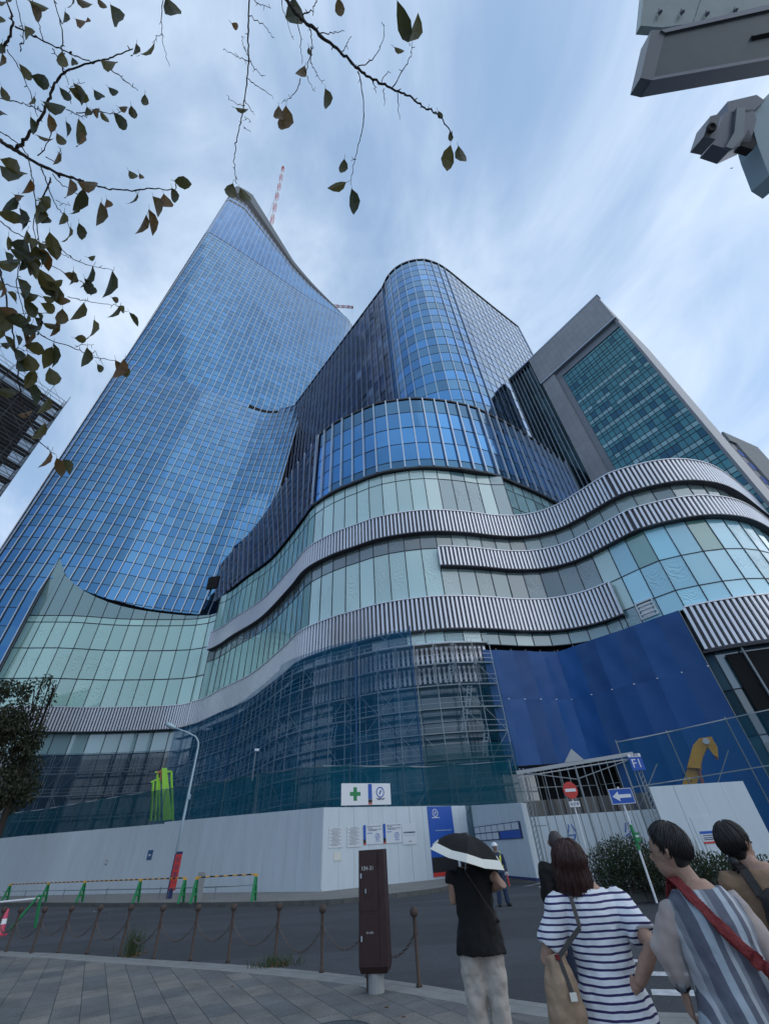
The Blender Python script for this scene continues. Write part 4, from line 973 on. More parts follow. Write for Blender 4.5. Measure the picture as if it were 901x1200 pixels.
# hoarding seen through the gate
GA, GB = Vector((7.2, 31)), Vector((17, 29.5))
h4 = thing('hoarding', 'inner white wall with blue lettering and grey cladding behind the gate', 'hoarding', (12, 30, 0), 'white hoarding around the building site')
panel_wall(h4, GA, GB, 2.55, 2.5, 1.2)
L4 = (GB-GA).length
mb = MB(); n_ = 20
for i in range(n_):
    s0 = L4*i/n_; k = random.choice([0, 0, 1]) 
    o_ = -.5 if i % 2 else -.62
    mb.hexa([wallpt(GA, GB, s0, 2.4, o_), wallpt(GA, GB, s0+L4/n_-.03, 2.4, o_), wallpt(GA, GB, s0+L4/n_-.03, 2.4, o_-.1), wallpt(GA, GB, s0, 2.4, o_-.1), wallpt(GA, GB, s0, 3.35, o_), wallpt(GA, GB, s0+L4/n_-.03, 3.35, o_), wallpt(GA, GB, s0+L4/n_-.03, 3.35, o_-.1), wallpt(GA, GB, s0, 3.35, o_-.1)], k)
M['clad'] = pmat('clad', (.15, .14, .13), .6, .2, var=.2, vscale=2); M['clad2'] = pmat('clad2', (.09, .085, .085), .6, .2)
mb.build('cladding', ['clad', 'clad2'], h4, normals=True)
dg = (GB-GA).normalized(); d3 = Vector((dg.x, dg.y, 0))
for (x, y, ch) in ((669, 972, '\u30CF'), (671, 984, '\u30DE'), (673, 995, 'H'), (736, 970, '\u30D1'), (738, 980, '\u30A4')):
    P = ray_wall(x, y, GA, GB, .04); text_mesh(ch, .62, 'blue', P, d3, (0, 0, 1), 'lettering', h4)

M['gate_grey'] = pmat('gate_grey', (.36, .38, .40), .5, .3)
# gate -------------------------------------------------------------
g = thing('gate', 'tall folding site gate of thin upright bars under a white beam', 'gate', (8.8, 24, 0))
T0, T1 = Vector((5.95, 24.3, 4.15)), Vector((11.6, 24.25, 4.6))
mb = MB(); mb.bar(T0-Vector((.3, 0, .03)), T1, .12, .16); mb.bar(T0-Vector((.3, 0, .22)), T1-Vector((0, 0, .19)), .05, .05); mb.build('top_beam', 'gate_grey', g)
mb = MB(); c = T0.lerp(T1, .47); mb.prism([(c.x-.45, c.y-.09), (c.x+.45, c.y-.09), (c.x+.45, c.y-.03), (c.x-.45, c.y-.03)], 0, .001)
mb = MB(); mb.face([c+Vector((-.5, -.08, .05)), c+Vector((.5, -.08, .09)), c+Vector((.02, -.08, .62))]); mb.face([c+Vector((-.5, -.02, .05)), c+Vector((.02, -.02, .62)), c+Vector((.5, -.02, .09))]); mb.face([c+Vector((-.5, -.08, .05)), c+Vector((.02, -.08, .62)), c+Vector((.02, -.02, .62)), c+Vector((-.5, -.02, .05))]); mb.face([c+Vector((.5, -.08, .09)), c+Vector((.5, -.02, .09)), c+Vector((.02, -.02, .62)), c+Vector((.02, -.08, .62))]); mb.build('peak_plate', 'gate_grey', g)
for i in range(14):
    P = T0.lerp(T1, (i+.6)/14.2); mb = MB(); mb.tube([(P.x, P.y, .05), (P.x, P.y, P.z-.1)], .022 if i != 6 else .05, 6); mb.build('bar', 'steel', g)
for x, y in ((5.93, 24.3), (11.62, 24.25)):
    mb = MB(); zt = 4.3 if x < 8 else 4.6
    for dx in (-.09, .09): mb.tube([(x+dx, y, 0), (x+dx, y, zt)], .03, 6)
    for k in range(20): mb.bar((x-.09, y, .1+k*.2), (x+.09, y, .3+k*.2), .025)
    mb.build('post', 'steel', g)
for p0_, p1_ in (((5.95, 24.3, 2.0), (6.5, 24.3, 2.0)), ((5.9, 24.3, 3.3), (6.5, 24.3, 3.3)), ((6, 24.25, 4.1), (8.5, 24.3, 3.7)), ((8.5, 24.3, 3.7), (11.5, 24.2, 4.4))):
    mb = MB(); mb.bar(p0_, p1_, .035); mb.build('tie_bar', 'steel', g)
P = at_d(746, 895, 26.7); s_ = thing('gate_sign', 'blue square sign reading F1 at the right end of the gate beam', 'sign', tuple(P))
mb = MB(); mb.box(P, (.62, .04, .55), R(0)); mb.build('plate', 'blue', s_)
mb = MB(); mb.box(P+Vector((0, 0, .36)), (.62, .04, .14)); mb.build('caption_plate', 'white', s_)
text_mesh('F1', .52, 'white', P+Vector((0, -.024, 0)), (1, 0, 0), (0, 0, 1), 'lettering', s_)
text_mesh('\u5DE5\u4E8B\u7528', .13, 'navy', P+Vector((0, -.024, .36)), (1, 0, 0), (0, 0, 1), 'lettering', s_)
# traffic signs
def ring_plate(mb, c, r, th, n=28): mb.lathe(c+Vector((0, th/2, 0)), [(r*.98, 0), (r, .004), (r, th-.004), (r*.98, th)], n, 0, (0, -1, 0))
P = at_d(668, 926, 23.2); s_ = thing('no_entry_sign', 'round red no entry sign on a white pole in front of the gate', 'road sign', (P.x, P.y, 0))
mb = MB(); ring_plate(mb, P, .31, .02); mb.build('disc', 'red', s_, normals=True)
mb = MB(); mb.box(P+Vector((0, -.016, 0)), (.46, .006, .11)); mb.build('bar', 'white', s_)
mb = MB(); mb.box(P+Vector((0.02, 0, -.50)), (.44, .02, .2)); mb.build('caption_plate', 'white', s_); text_mesh('\u6307\u5B9A\u8ECA', .13, 'navy', P+Vector((0.02, -.013, -.5)), (1, 0, 0), (0, 0, 1), 'lettering', s_)
mb = MB(); mb.tube([(P.x, P.y+.06, 0), (P.x, P.y+.06, P.z+.25)], .032, 8); mb.build('pole', 'white', s_)
P = at_d(728, 933, 17.5); s_ = thing('one_way_sign', 'blue rectangular sign with white arrow on a white pole by the hedge', 'road sign', (P.x, P.y, 0))
rz = R(-6); rm = Matrix.Rotation(rz, 3, 'Z')
mb = MB(); mb.box(P, (.70, .02, .40), rz); mb.build('plate', 'blue', s_)
mb = MB()
def lq(x, y, z): return P + rm @ Vector((x, y, z))
for pts in ([(-.28, 0), (-.08, -.13), (-.08, .13)], [(-.08, -.045), (.28, -.045), (.28, .045), (-.08, .045)]):
    mb.face([lq(x, -.0145, z) for x, z in pts]); mb.face([lq(x, -.011, z) for x, z in pts][::-1])
mb.build('arrow', 'white', s_)
mb = MB()
for x in (-.343, .343): mb.box(lq(x, -.012, 0), (.014, .004, .40), rz)
for z in (-.193, .193): mb.box(lq(0, -.012, z), (.67, .004, .014), rz)
mb.build('border', 'white', s_)
mb = MB(); mb.tube([(P.x, P.y+.06, 0), (P.x, P.y+.06, P.z+.25)], .033, 8); mb.build('pole', 'white', s_)
mb = MB(); mb.tube([(P.x, P.y+.06, 1.15), (P.x, P.y+.06, 1.75)], .05, 8); mb.box((P.x+.04, P.y-.02, 1.45), (.14, .05, .22)); mb.build('band', 'green', s_)
mb = MB(); mb.box((P.x+.04, P.y-.05, 1.47), (.10, .01, .05)); mb.build('label_plate', 'paper', s_)

# ---- scaffolds
def scaffold(name, label, cv, u0, u1, z0, z1, o0, o1, deck='deck', lift=1.8, ladders=(), nets=None, cat='scaffold', bay=1.8, group='scaffolds on the podium'):
    ua = rng(u0, u1, bay); base = cv.off((u0+u1)/2, o1); t_ = thing(name, label, cat, (base.x, base.y, 0), group)
    rest = MB(); cnt = 0
    for o_ in (o1, o0):
        for u in ua:
            mb = MB() if cnt < 100 else rest; mb.tube([vec3(cv.off(u, o_), z0), vec3(cv.off(u, o_), z1+random.uniform(-.1, .9))], .034, 5)
            if cnt < 100: mb.build('pole', 'scaffold_steel', t_)
            cnt += 1
    if rest.v: rest.build('pole', 'scaffold_steel', t_)['kind'] = 'stuff'
    z = z0+lift*.5; lev = 0
    while z < z1-.2:
        mb = MB(); dk = MB()
        for i in range(len(ua)-1):
            for o_ in (o1, o0):
                a_, b_ = cv.off(ua[i], o_), cv.off(ua[i+1], o_)
                mb.bar(vec3(a_, z), vec3(b_, z), .05)
                if o_ == o1: mb.bar(vec3(a_, z+.5), vec3(b_, z+.5), .035); mb.bar(vec3(a_, z+.95), vec3(b_, z+.95), .035)
            a0, a1, b0, b1 = cv.off(ua[i], o0+.08), cv.off(ua[i], o1-.05), cv.off(ua[i+1], o0+.08), cv.off(ua[i+1], o1-.05)
            if random.random() < .93: dk.hexa([vec3(a0, z+.04), vec3(b0, z+.04), vec3(b1, z+.04), vec3(a1, z+.04), vec3(a0, z+.11), vec3(b0, z+.11), vec3(b1, z+.11), vec3(a1, z+.11)])
            if random.random() < .55: mb.bar(vec3(cv.off(ua[i], o1+.03), z), vec3(cv.off(ua[i+1], o1+.03), z+lift), .03)
            if random.random() < .45: mb.bar(vec3(cv.off(ua[i+1], o1+.05), z), vec3(cv.off(ua[i], o1+.05), z+lift), .03)
            mb.bar(vec3(cv.off(ua[i], o0), z), vec3(cv.off(ua[i], o1), z), .045)
        mb.build('ledger', 'scaffold_steel', t_); dk.build('deck', deck, t_); z += lift; lev += 1
    for (u, z) in ladders:
        mb = MB(); a_ = vec3(cv.off(u, o1-.2), z); b_ = vec3(cv.off(u+.5, o1-.2), z+lift); t = cv.tan(u); t = Vector((t.x, t.y, 0))*.2
        mb.bar(a_-t, b_-t, .05); mb.bar(a_+t, b_+t, .05)
        for k in range(7): c = a_.lerp(b_, (k+.5)/7); mb.bar(c-t, c+t, .035)
        mb.build('ladder', 'fin', t_)
    return t_
def net_panel(parent, cv, u0, u1, z0, ztop, off, mat, name='net', sag=.12, step=1.8):
    mb = MB(); q = rng(u0, u1, step/3); zf = ztop if callable(ztop) else (lambda u: ztop)
    for i in range(len(q)-1):
        nz = max(2, int((zf(q[i])-z0)/1.2))
        for j in range(nz):
            def pp(u, k):
                z = z0+(zf(u)-z0)*k/nz; o_ = off+.06*math.sin(u*3.5/1.0)*math.sin(z*1.7)+.04*math.sin(z*3.1+u); return vec3(cv.off(u, o_), z)
            mb.face([pp(q[i], j), pp(q[i+1], j), pp(q[i+1], j+1), pp(q[i], j+1)])
    return mb.build(name, mat, parent, smooth=True, weld=True)
sc = scaffold('scaffold', 'blue netted scaffold of many lifts wrapping the rounded podium front', PL, X(-37.5), X(9.6), 0, 18.2, 1.0, 2.2, lift=2.1,
              ladders=[(X(5.2), 13.6), (X(6.5), 11.5), (X(5.8), 9.4), (X(7.2), 7.3), (X(5.9), 5.2), (X(-6), 9.4), (X(-17), 7.3)])
net_panel(sc, PL, X(-37.5), X(2.2), 0, lambda u: 19.6 if u > X(-12) else 19.2, 2.45, 'net_blue')
net_panel(sc, PL, X(2.3), X(9.7), 0, 8.5, 2.45, 'net_teal')
net_panel(sc, PL, X(2.3), X(9.7), 8.6, 16.0, 2.45, 'net_light')
mb = MB(); uz = X(2.2); mb.tube([vec3(PL.off(uz, 2.4), 0), vec3(PL.off(uz, 2.4), 20)], .06, 6); mb.build('blue_pipe', 'rail_blue', sc); mb = MB(); uz = X(-3); mb.tube([vec3(PL.off(uz, 2.5), 0), vec3(PL.off(uz, 2.5), 19)], .09, 6); mb.build('blue_pipe', 'rail_blue', sc); mb = MB(); uz = X(-22); mb.tube([vec3(PL.off(uz, 2.5), 0), vec3(PL.off(uz, 2.5), 18)], .09, 6); mb.build('blue_pipe', 'rail_blue', sc)
sc2 = scaffold('scaffold', 'dark netted scaffold under the silver band at the foot of the tall tower', PL, X(-60), X(-40), 0, 16.2, 1.0, 2.2, lift=3.0, bay=2.4)
net_panel(sc2, PL, X(-60), X(-39), 0, 16.4, 2.4, 'net_dark')
# low net screens behind the hoardings
def low_screen(label, pts, mat, h0, zt):
    cv = Curve(pts, smooth=False); c = cv.at(cv.L/2); t_ = thing('net_screen', label, 'safety net', (c.x, c.y, 0), 'net screens above the hoarding')
    for u in rng(0, cv.L, 3.6):
        mb = MB(); mb.tube([vec3(cv.at(u), 0), vec3(cv.at(u), zt(u/cv.L)+.1)], .035, 6); mb.build('pole', 'steel', t_)
    mb = MB(); q = rng(0, cv.L, 1.8)
    for i in range(len(q)-1):
        for k in (1, .62): mb.bar(vec3(cv.at(q[i]), zt(q[i]/cv.L)*k), vec3(cv.at(q[i+1]), zt(q[i+1]/cv.L)*k-.0), .05)
        if i % 2 == 0: mb.bar(vec3(cv.at(q[i]), 2.5), vec3(cv.at(q[i+1]), zt(q[i]/cv.L)*.8), .035)
    mb.build('rail', 'steel', t_)
    mb = MB(); q = rng(0, cv.L, .6)
    for i in range(len(q)-1):
        def pp(u, k):
            zt_ = zt(u/cv.L)-abs(math.sin(u*.87))*.16+.1; z = 1.5+(zt_-1.5)*k/5; return vec3(cv.off(u, .08+.05*math.sin(u*2+z*2)), z)
        for j in range(5): mb.face([pp(q[i], j), pp(q[i+1], j), pp(q[i+1], j+1), pp(q[i], j+1)])
    mb.build('net', mat, t_, smooth=True)
low_screen('long dark teal net strung above the left hoarding', [(-62, 62.8), (-37, 50.6), (-22.5, 41.2), (-17.8, 38.6), (-10, 33.9)], 'net_teal', 0, lambda k: 6.75-.75*k)
low_screen('teal net screen rising behind the hoarding corner with the safety board', [(-10, 33.5), (-4.9, 30.9), (1.7, 33.4), (7.2, 32.4)], 'net_teal', 0, lambda k: 6.0-.35*k)
rs = [(11.6, 25.6), (14.2, 26.1), (16.9, 25.6), (21, 25.2)]
low_screen('teal net screen with loose scaffold tubes above the right hoarding', rs, 'net_light', 0, lambda k: 5.35+1.1*k)

# blue sheeting
S = [at_z(565, 761, 17.2).xy, at_z(652, 764, 17.2).xy, at_z(794, 715, 17.5).xy]
SZ = [17.2, 17.2, 17.5]
bs = thing('sheeted_scaffold', 'huge deep blue sheeted enclosure standing against the podium above the gate', 'sheeting', (19, 42, 0))
def scol(A, B, za, zb, n, open_=None):
    L_ = (B-A).length
    for i in range(n):
        s0, s1 = L_*i/n, L_*(i+1)/n; v = random.choice([.88, .94, 1.0, 1.0, 1.08, 1.3, .85])
        for (k0, k1) in ((0, .0), (.0, .66), (.66, 1)):
            if k1 == 0: continue
            f = (lambda s: za+(zb-za)*s/L_)
            lo = lambda s: (0 if k0 == 0 else 12.3); hi = lambda s: (12.3 if k0 == 0 else f(s))
            mb = MB(); nu, nv_ = 4, 8
            if k0 == 0 and open_ and open_[0] < s0+.3 < open_[1]:
                lo = lambda s: 6.4
            vv = v*random.uniform(.9, 1.1)
            for a_ in range(nu):
                for b_ in range(nv_):
                    def pp(i_, j_):
                        s = s0+(s1-s0)*i_/nu; z = lo(s)+(hi(s)-lo(s))*j_/nv_
                        e_ = .06*math.sin(z*1.3+s*2.1)*math.sin(math.pi*i_/nu) + .03*math.sin(z*3.7-s*1.3) - .07*(1-abs(2*i_/nu-1))
                        return wallpt(A, B, s, z, e_)
                    mb.face([pp(a_, b_), pp(a_+1, b_), pp(a_+1, b_+1), pp(a_, b_+1)], 0, (vv, vv, vv))
            mb.build('tarp_sheet', 'tarp', bs, smooth=True, weld=True)
            mb = MB()
        for z in (12.3,): 
            mb = MB(); mb.box(wallpt(A, B, s1, z, .03), (.16, .04, .07)); mb.build('tie', 'white', bs)
scol(S[0], S[1], SZ[0], SZ[1], 5, (-1, 99)); scol(S[1], S[2], SZ[1], SZ[2], 6, (-1, 1.9))
# scaffold behind the sheets + side return net
mb = MB()
for A_0, B_0, za, zb, n in ((S[0], S[1], 17.2, 17.2, 5), (S[1], S[2], 17.2, 17.5, 7)):
    L_ = (B_0-A_0).length
    for i in range(n+1): mb.tube([wallpt(A_0, B_0, L_*i/n, 0, -.35), wallpt(A_0, B_0, L_*i/n, za+.3, -.35)], .035, 5)
    for z in (16.8, 13, 9, 5): mb.bar(wallpt(A_0, B_0, 0, z, -.3), wallpt(A_0, B_0, L_, z, -.3), .05)
mb.build('pole', 'steel', bs)
E1 = S[2]+Vector((.05, .05)); E2 = E1+Vector((1.6, 2.4))
mb = MB()
for j in range(10):
    z0_, z1_ = 17.6*j/10, 17.6*(j+1)/10
    mb.face([wallpt(E1, E2, 0, z0_), wallpt(E1, E2, 2.9, z0_), wallpt(E1, E2, 2.9, z1_), wallpt(E1, E2, 0, z1_)])
mb.build('side_net', 'net_teal', bs)
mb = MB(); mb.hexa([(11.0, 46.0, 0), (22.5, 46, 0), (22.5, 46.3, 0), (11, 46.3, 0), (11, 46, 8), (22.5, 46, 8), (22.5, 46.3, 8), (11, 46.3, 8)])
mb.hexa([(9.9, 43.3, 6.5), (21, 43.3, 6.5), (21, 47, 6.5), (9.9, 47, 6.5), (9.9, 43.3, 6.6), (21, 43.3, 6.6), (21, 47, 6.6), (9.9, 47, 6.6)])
mb.build('doorway_shade', 'void', bs, normals=True)  # black sheets paint the dark inside the opening in the sheeting

# yellow folded crane arm, green lift
def extrude_outline(px, D0, th, mat, name, par):
    """outline of a flat plate-like machine arm with real thickness"""
    pts = [at_d(x, y, D0) for x, y in px]; n = Vector((0, 1, 0)); c = sum(pts, Vector())/len(pts); n = Vector((c.x, c.y, 0)).normalized()
    # keep the arm in one upright plane
    pts = [Vector((c.x, c.y, 0)) + (Vector((q.x, q.y, 0))-Vector((c.x, c.y, 0))) - n*((Vector((q.x, q.y, 0))-Vector((c.x, c.y, 0))).dot(n)) + Vector((0, 0, q.z)) for q in pts]
    mb = MB(); a_ = [q-n*th/2 for q in pts]; b_ = [q+n*th/2 for q in pts]; mb.face(a_); mb.face(b_[::-1])
    for i in range(len(pts)): j = (i+1) % len(pts); mb.face([a_[i], b_[i], b_[j], a_[j]])
    return mb.build(name, mat, par, normals=True), n
c = at_d(815, 900, 31); ca = thing('crane_arm', 'folded yellow truck crane arm rising over the right hoarding', 'crane', (c.x, c.y, 0))
extrude_outline([(797, 926), (807, 896), (822, 899), (814, 926)], 31.3, .5, 'yellow', 'lower_boom', ca)
extrude_outline([(805, 900), (812, 874), (819, 866), (834, 864), (835, 874), (828, 877), (823, 887), (820, 901)], 31, .6, 'yellow', 'upper_boom', ca)
extrude_outline([(828, 864), (834, 865), (840, 875), (841, 888), (836, 885), (830, 877)], 30.8, .45, 'yellow', 'jib', ca)
mb = MB(); mb.lathe(at_d(827, 869, 30.6), [(.14, 0), (.16, .02), (.14, .1)], 12, 0, (-.5, -.8, 0)); mb.build('pin', 'white', ca, normals=True)
mb = MB(); mb.tube([at_d(817, 898, 31), at_d(824, 922, 31)], .09, 6); mb.bar(at_d(838, 885, 30.8), at_d(840, 890, 30.8), .1); mb.build('hydraulic_ram', 'orange_metal', ca)
for (x, y, ch) in ((804, 912, '\u4E5D'), (805.5, 907, '\u5DDE')):
    text_mesh(ch, .42, 'backing', at_d(x, y, 31.05), (at_d(820, 900, 31)-at_d(810, 900, 31)).normalized(), (0, 0, 1), 'lettering', ca)
c = at_d(190, 930, 45); gl = thing('lift_mast', 'bright lime green construction lift mast behind the net', 'lift', (c.x, c.y, 0))
mb = MB(); mb.hexa([at_d(191, 962, 44.8), at_d(202, 960, 44.8), at_d(202, 960, 45.3), at_d(191, 962, 45.3), at_d(190, 900, 44.8), at_d(196, 900, 44.8), at_d(196, 900, 45.3), at_d(190, 900, 45.3)]); mb.build('mast_panel', 'lime', gl, normals=True)
mb = MB()
for x0, x1, y0 in ((180, 177, 917), (185, 182, 905), (201, 203, 904), (187, 187, 912)): mb.tube([at_d(x0, y0, 45), at_d(x1, 962, 45)], .09, 6)
mb.bar(at_d(177, 917, 45), at_d(187, 912, 45), .12); mb.bar(at_d(182, 905, 45), at_d(201, 904, 45), .12); mb.build('frame_tube', 'lime', gl)
mb = MB(); mb.bar(at_d(184, 906, 44.9), at_d(190, 903, 44.9), .14); mb.bar(at_d(190, 903, 44.9), at_d(188, 915, 44.9), .1); mb.build('hose', 'orange_metal', gl)

# ---- street furniture -------------------------------------------
def mk(name, label, cat, group=None): return thing(name, label, cat, (0, 0, 0), group)
# bollards
bpx = [(-12, 1114), (7, 1115.5), (37, 1117), (68, 1117), (102, 1118), (140, 1120), (180, 1124), (223, 1126), (267, 1128), (322, 1131), (377, 1140), (431, 1146), (491.4, 1157)]
bw = [at_z(x, y) for x, y in bpx]
where = ['just outside the left frame edge', 'farthest left, beside the pink cone', 'second from the left edge, before the green stand', 'third from the left edge, below the second green barricade', 'fourth from the left edge', 'right beside the tall weed', 'between the weed and the red banner post', 'below the concrete stump', 'below the last green barricade', 'beside the low dry weed clump', 'next left of the brown utility post', 'half hidden behind the brown utility post', 'last one, right of the brown utility post']
b0 = mk('bollard', 'x', 'bollard', 'rusty ball topped bollards along the kerb')
mb = MB(); mb.lathe((0, 0, 0), [(.045, 0), (.045, .03), (.027, .04), (.027, .72), (.03, .74)], 12); mb.build('post', 'rust', b0, smooth=True)
mb = MB(); mb.lathe((0, 0, .79), [(.001, -.065)] + [(.065*math.cos(t_), .065*math.sin(t_)) for t_ in [R(k) for k in range(-70, 90, 16)]] + [(.001, .065)], 14); mb.build('ball', 'rust', b0, smooth=True)
mb = MB(); mb.lathe((0, 0, .55), [(.034, 0), (.036, .015), (.034, .03)], 10); mb.build('collar', 'rust', b0)
for i, q in enumerate(bw):
    o = b0 if i == 0 else copy_tree(b0)
    o.location = (q.x, q.y, 0.0); o['label'] = 'rusty iron bollard with ball top, ' + where[i]
    lean = R(random.uniform(-1.5, 1.5)); o.rotation_euler = (lean, R(random.uniform(-1, 1.5)), random.uniform(0, 3))
# chains between them
cw = ['at the left frame edge', 'between the first two bollards in view', 'second span from the left', 'third span from the left', 'fourth span from the left', 'span crossing the tall weed', 'span left of the red banner post', 'span below the concrete stump', 'span below the last barricade', 'span above the low dry weeds', 'span reaching the bollard left of the brown post', 'span behind the brown post']
for i in range(len(bw)-1):
    A0_, B0_ = Vector((bw[i].x, bw[i].y, .57)), Vector((bw[i+1].x, bw[i+1].y, .57)); L_ = (B0_-A0_).length; sag = min(.36, L_*.27)
    f = lambda t_: A0_.lerp(B0_, t_) - Vector((0, 0, sag*4*t_*(1-t_)))
    n = max(16, int(L_*1.18/.052)); mb = MB()
    for k in range(n):
        a_, b_ = f(k/n), f((k+1)/n); d = (b_-a_).normalized(); c = (a_+b_)/2; side = d.cross(Vector((0, 0, 1))).normalized() if k % 2 else d.cross(d.cross(Vector((0, 0, 1)))).normalized()
        ring = []
        for m_ in range(8):
            th = 2*math.pi*m_/8; ring.append(c + d*math.cos(th)*.034 + side*math.sin(th)*.018)
        ring.append(ring[0]); mb.tube(ring, .0055, 4, cap=False)
    o = mb.build('chain', 'chain'); tag(o, 'sagging rusty chain hung from bollards, ' + cw[i], 'chain', 'chains between the bollards')
# brown utility post
c = at_z(441, 1163, 0); ub = thing('utility_post', 'dark brown two door utility post marked 104-31 on a grey stub', 'utility box', (c.x, c.y, 0))
rz = R(-9); rm = Matrix.Rotation(rz, 3, 'Z')
def ul(x, y, z): return Vector((c.x, c.y, 0)) + rm @ Vector((x, y, z))
mb = MB(); w, dp = .43, .30
prof = [(-.20, .26, .30, .26), (.5, 0, 0, 0)]
mb.hexa([ul(-.19, -.12, .20), ul(.19, -.12, .20), ul(.19, .12, .20), ul(-.19, .12, .20), ul(-.215, -.15, .27), ul(.215, -.15, .27), ul(.215, .15, .27), ul(-.215, .15, .27)])
mb.hexa([ul(-.215, -.15, .27), ul(.215, -.15, .27), ul(.215, .15, .27), ul(-.215, .15, .27), ul(-.205, -.14, 1.58), ul(.205, -.14, 1.58), ul(.205, .14, 1.58), ul(-.205, .14, 1.58)]); mb.build('cabinet', 'brown_box', ub, normals=True)
mb = MB(); mb.tube([ul(0, 0, -.02), ul(0, 0, .26)], .115, 16); mb.build('stub', 'concrete', ub)
mb = MB(); mb.tube([ul(-.13, .05, -.02), ul(-.13, .05, .22)], .025, 8); mb.build('conduit', 'rust', ub)
for z0_, z1_ in ((.30, .82), (.86, 1.55)):
    mb = MB(); mb.box(ul(-.045, -.150, (z0_+z1_)/2), (.29, .012, z1_-z0_), rz); dr = mb.build('door', 'brown_box', ub)
    mb = MB(); mb.box(ul(-.165, -.163, (z0_+z1_)/2+(.06 if z0_ > .5 else -.0)), (.018, .02, .06), rz); mb.build('handle', 'fin', dr)
mb = MB(); mb.box(ul(-.055, -.16, 1.08), (.11, .012, .14), rz); hp = mb.build('hatch', 'brown_box', ub)
mb = MB(); mb.box(ul(-.09, -.17, 1.085), (.014, .014, .05), rz); mb.build('handle', 'fin', hp)
for hz_ in (1.43, .95): mb = MB(); mb.box(ul(.12, -.148, hz_), (.008, .01, .12), rz); mb.build('hinge', 'black', ub)
ux = rm @ Vector((1, 0, 0))
M['faded_white'] = pmat('faded_white', (.5, .5, .5), .6)
text_mesh('104-31', .075, 'faded_white', ul(-.06, -.159, 1.35), ux, (0, 0, 1), 'lettering', ub)
text_mesh('00-2000', .032, 'faded_white', ul(-.04, -.159, .62), ux, (0, 0, 1), 'lettering', ub)
# barricades
ab = mk('barricade', 'x', 'barricade', 'green A frame barricade stands along the far kerb')
mb = MB()
for s in (-1, 1): mb.bar((0, .28*s, 0), (0, .03*s, .85), .11, .05)
mb.build('leg', 'green', ab)
mb = MB(); mb.bar((0, -.18, .30), (0, .18, .30), .09, .09); mb.bar((0, -.1, .58), (0, .1, .58), .09, .09); mb.build('crossbar', 'green', ab)
mb = MB(); mb.box((-.06, 0, .33), (.03, .14, .14)); mb.build('reflector', 'yellow', ab)
mb = MB(); mb.box((0, 0, .88), (.12, .12, .09)); mb.build('clamp', 'yellow', ab)
apx = [(5, 1057.5), (50, 1057.5), (93, 1057.5), (159, 1058), (212, 1058.5), (226, 1058.5), (297, 1056)]
aw = ['leftmost, at the frame edge', 'second from the left', 'third from the left', 'fourth, between the small grey sign and the red banner', 'left one of the close pair by the concrete stump', 'right one of the close pair by the concrete stump', 'last one at the right end of the pole']
ap = []
for i, (x, y) in enumerate(apx):
    q = at_z(x, y, .03); o = ab if i == 0 else copy_tree(ab); o.location = (q.x, q.y, .03); dirv = Vector((.62, -.78)); o.rotation_euler = (0, 0, math.atan2(dirv.y, dirv.x)+R(50)); o['label'] = 'green A frame barricade stand, ' + aw[i]; ap.append(Vector((q.x, q.y, .94)))
for i in range(len(ap)-1):
    mb = MB(); n = max(4, int((ap[i+1]-ap[i]).length/.25))
    if n < 6: continue
    for k in range(n): mb.tube([ap[i].lerp(ap[i+1], k/n), ap[i].lerp(ap[i+1], (k+1)/n)], .03, 6, mi=k % 2)
    o = mb.build('barricade_pole', ['yellow', 'black']); tag(o, 'yellow and black pole resting on barricades, ' + ['first span at left edge', 'second span from the left', 'third span from the left', 'span passing the small grey sign', '', 'last span at the right end'][i], 'pole', 'striped poles on the barricades')
# pipe rail
mb = MB(); q = [at_z(x, y, .03) for x, y in ((0, 1053), (90, 1053.5), (180, 1053.5), (265, 1052), (300, 1049.5))]
rl = thing('pipe_rail', 'low thin grey pipe rail running behind the barricades', 'rail', tuple(q[2]))
mb.tube([v+Vector((0, 0, .42)) for v in q], .025, 6); mb.build('pipe', 'steel', rl)
for x in (28, 73, 123, 186, 251):
    v = at_z(x, 1054, .03); mb = MB(); mb.tube([v, v+Vector((0, 0, .5))], .03, 6); mb.build('post', 'steel', rl)
# red banner post, stump
v = at_z(200, 1053, .03); rb = thing('banner_stand', 'narrow red upright safety banner on a dark post before the hoarding', 'banner', tuple(v))
mb = MB(); mb.tube([v+Vector((-.22, 0, 0)), v+Vector((-.22, 0, 1.9))], .03, 6); mb.box(v+Vector((-.05, 0, .2)), (.1, .3, .4)); mb.build('post', 'navy', rb)
mb = MB(); mb.box(v+Vector((0, -.02, 1.1)), (.36, .03, 1.55)); mb.build('cloth', 'red', rb)
for k, ch in enumerate('\u5B89\u5168\u7B2C\u4E00'): text_mesh(ch, .27, 'navy', v+Vector((0, -.04, 1.62-k*.33)), (1, 0, 0), (0, 0, 1), 'lettering', rb)
mb = MB(); mb.box(v+Vector((0, -.02, 1.93)), (.36, .03, .12)); mb.build('head_panel', 'navy', rb)
v = at_z(226, 1056, .03); mb = MB(); mb.box(v+Vector((.12, .3, .5)), (.3, .3, 1.0)); mb.prism([(v.x-.03, v.y+.15), (v.x+.27, v.y+.15), (v.x+.22, v.y+.4), (v.x+.02, v.y+.4)], 1.03, 1.1)
tag(mb.build('concrete_stump', 'concrete', normals=True), 'grey square concrete stump behind the pair of barricades', 'stump')
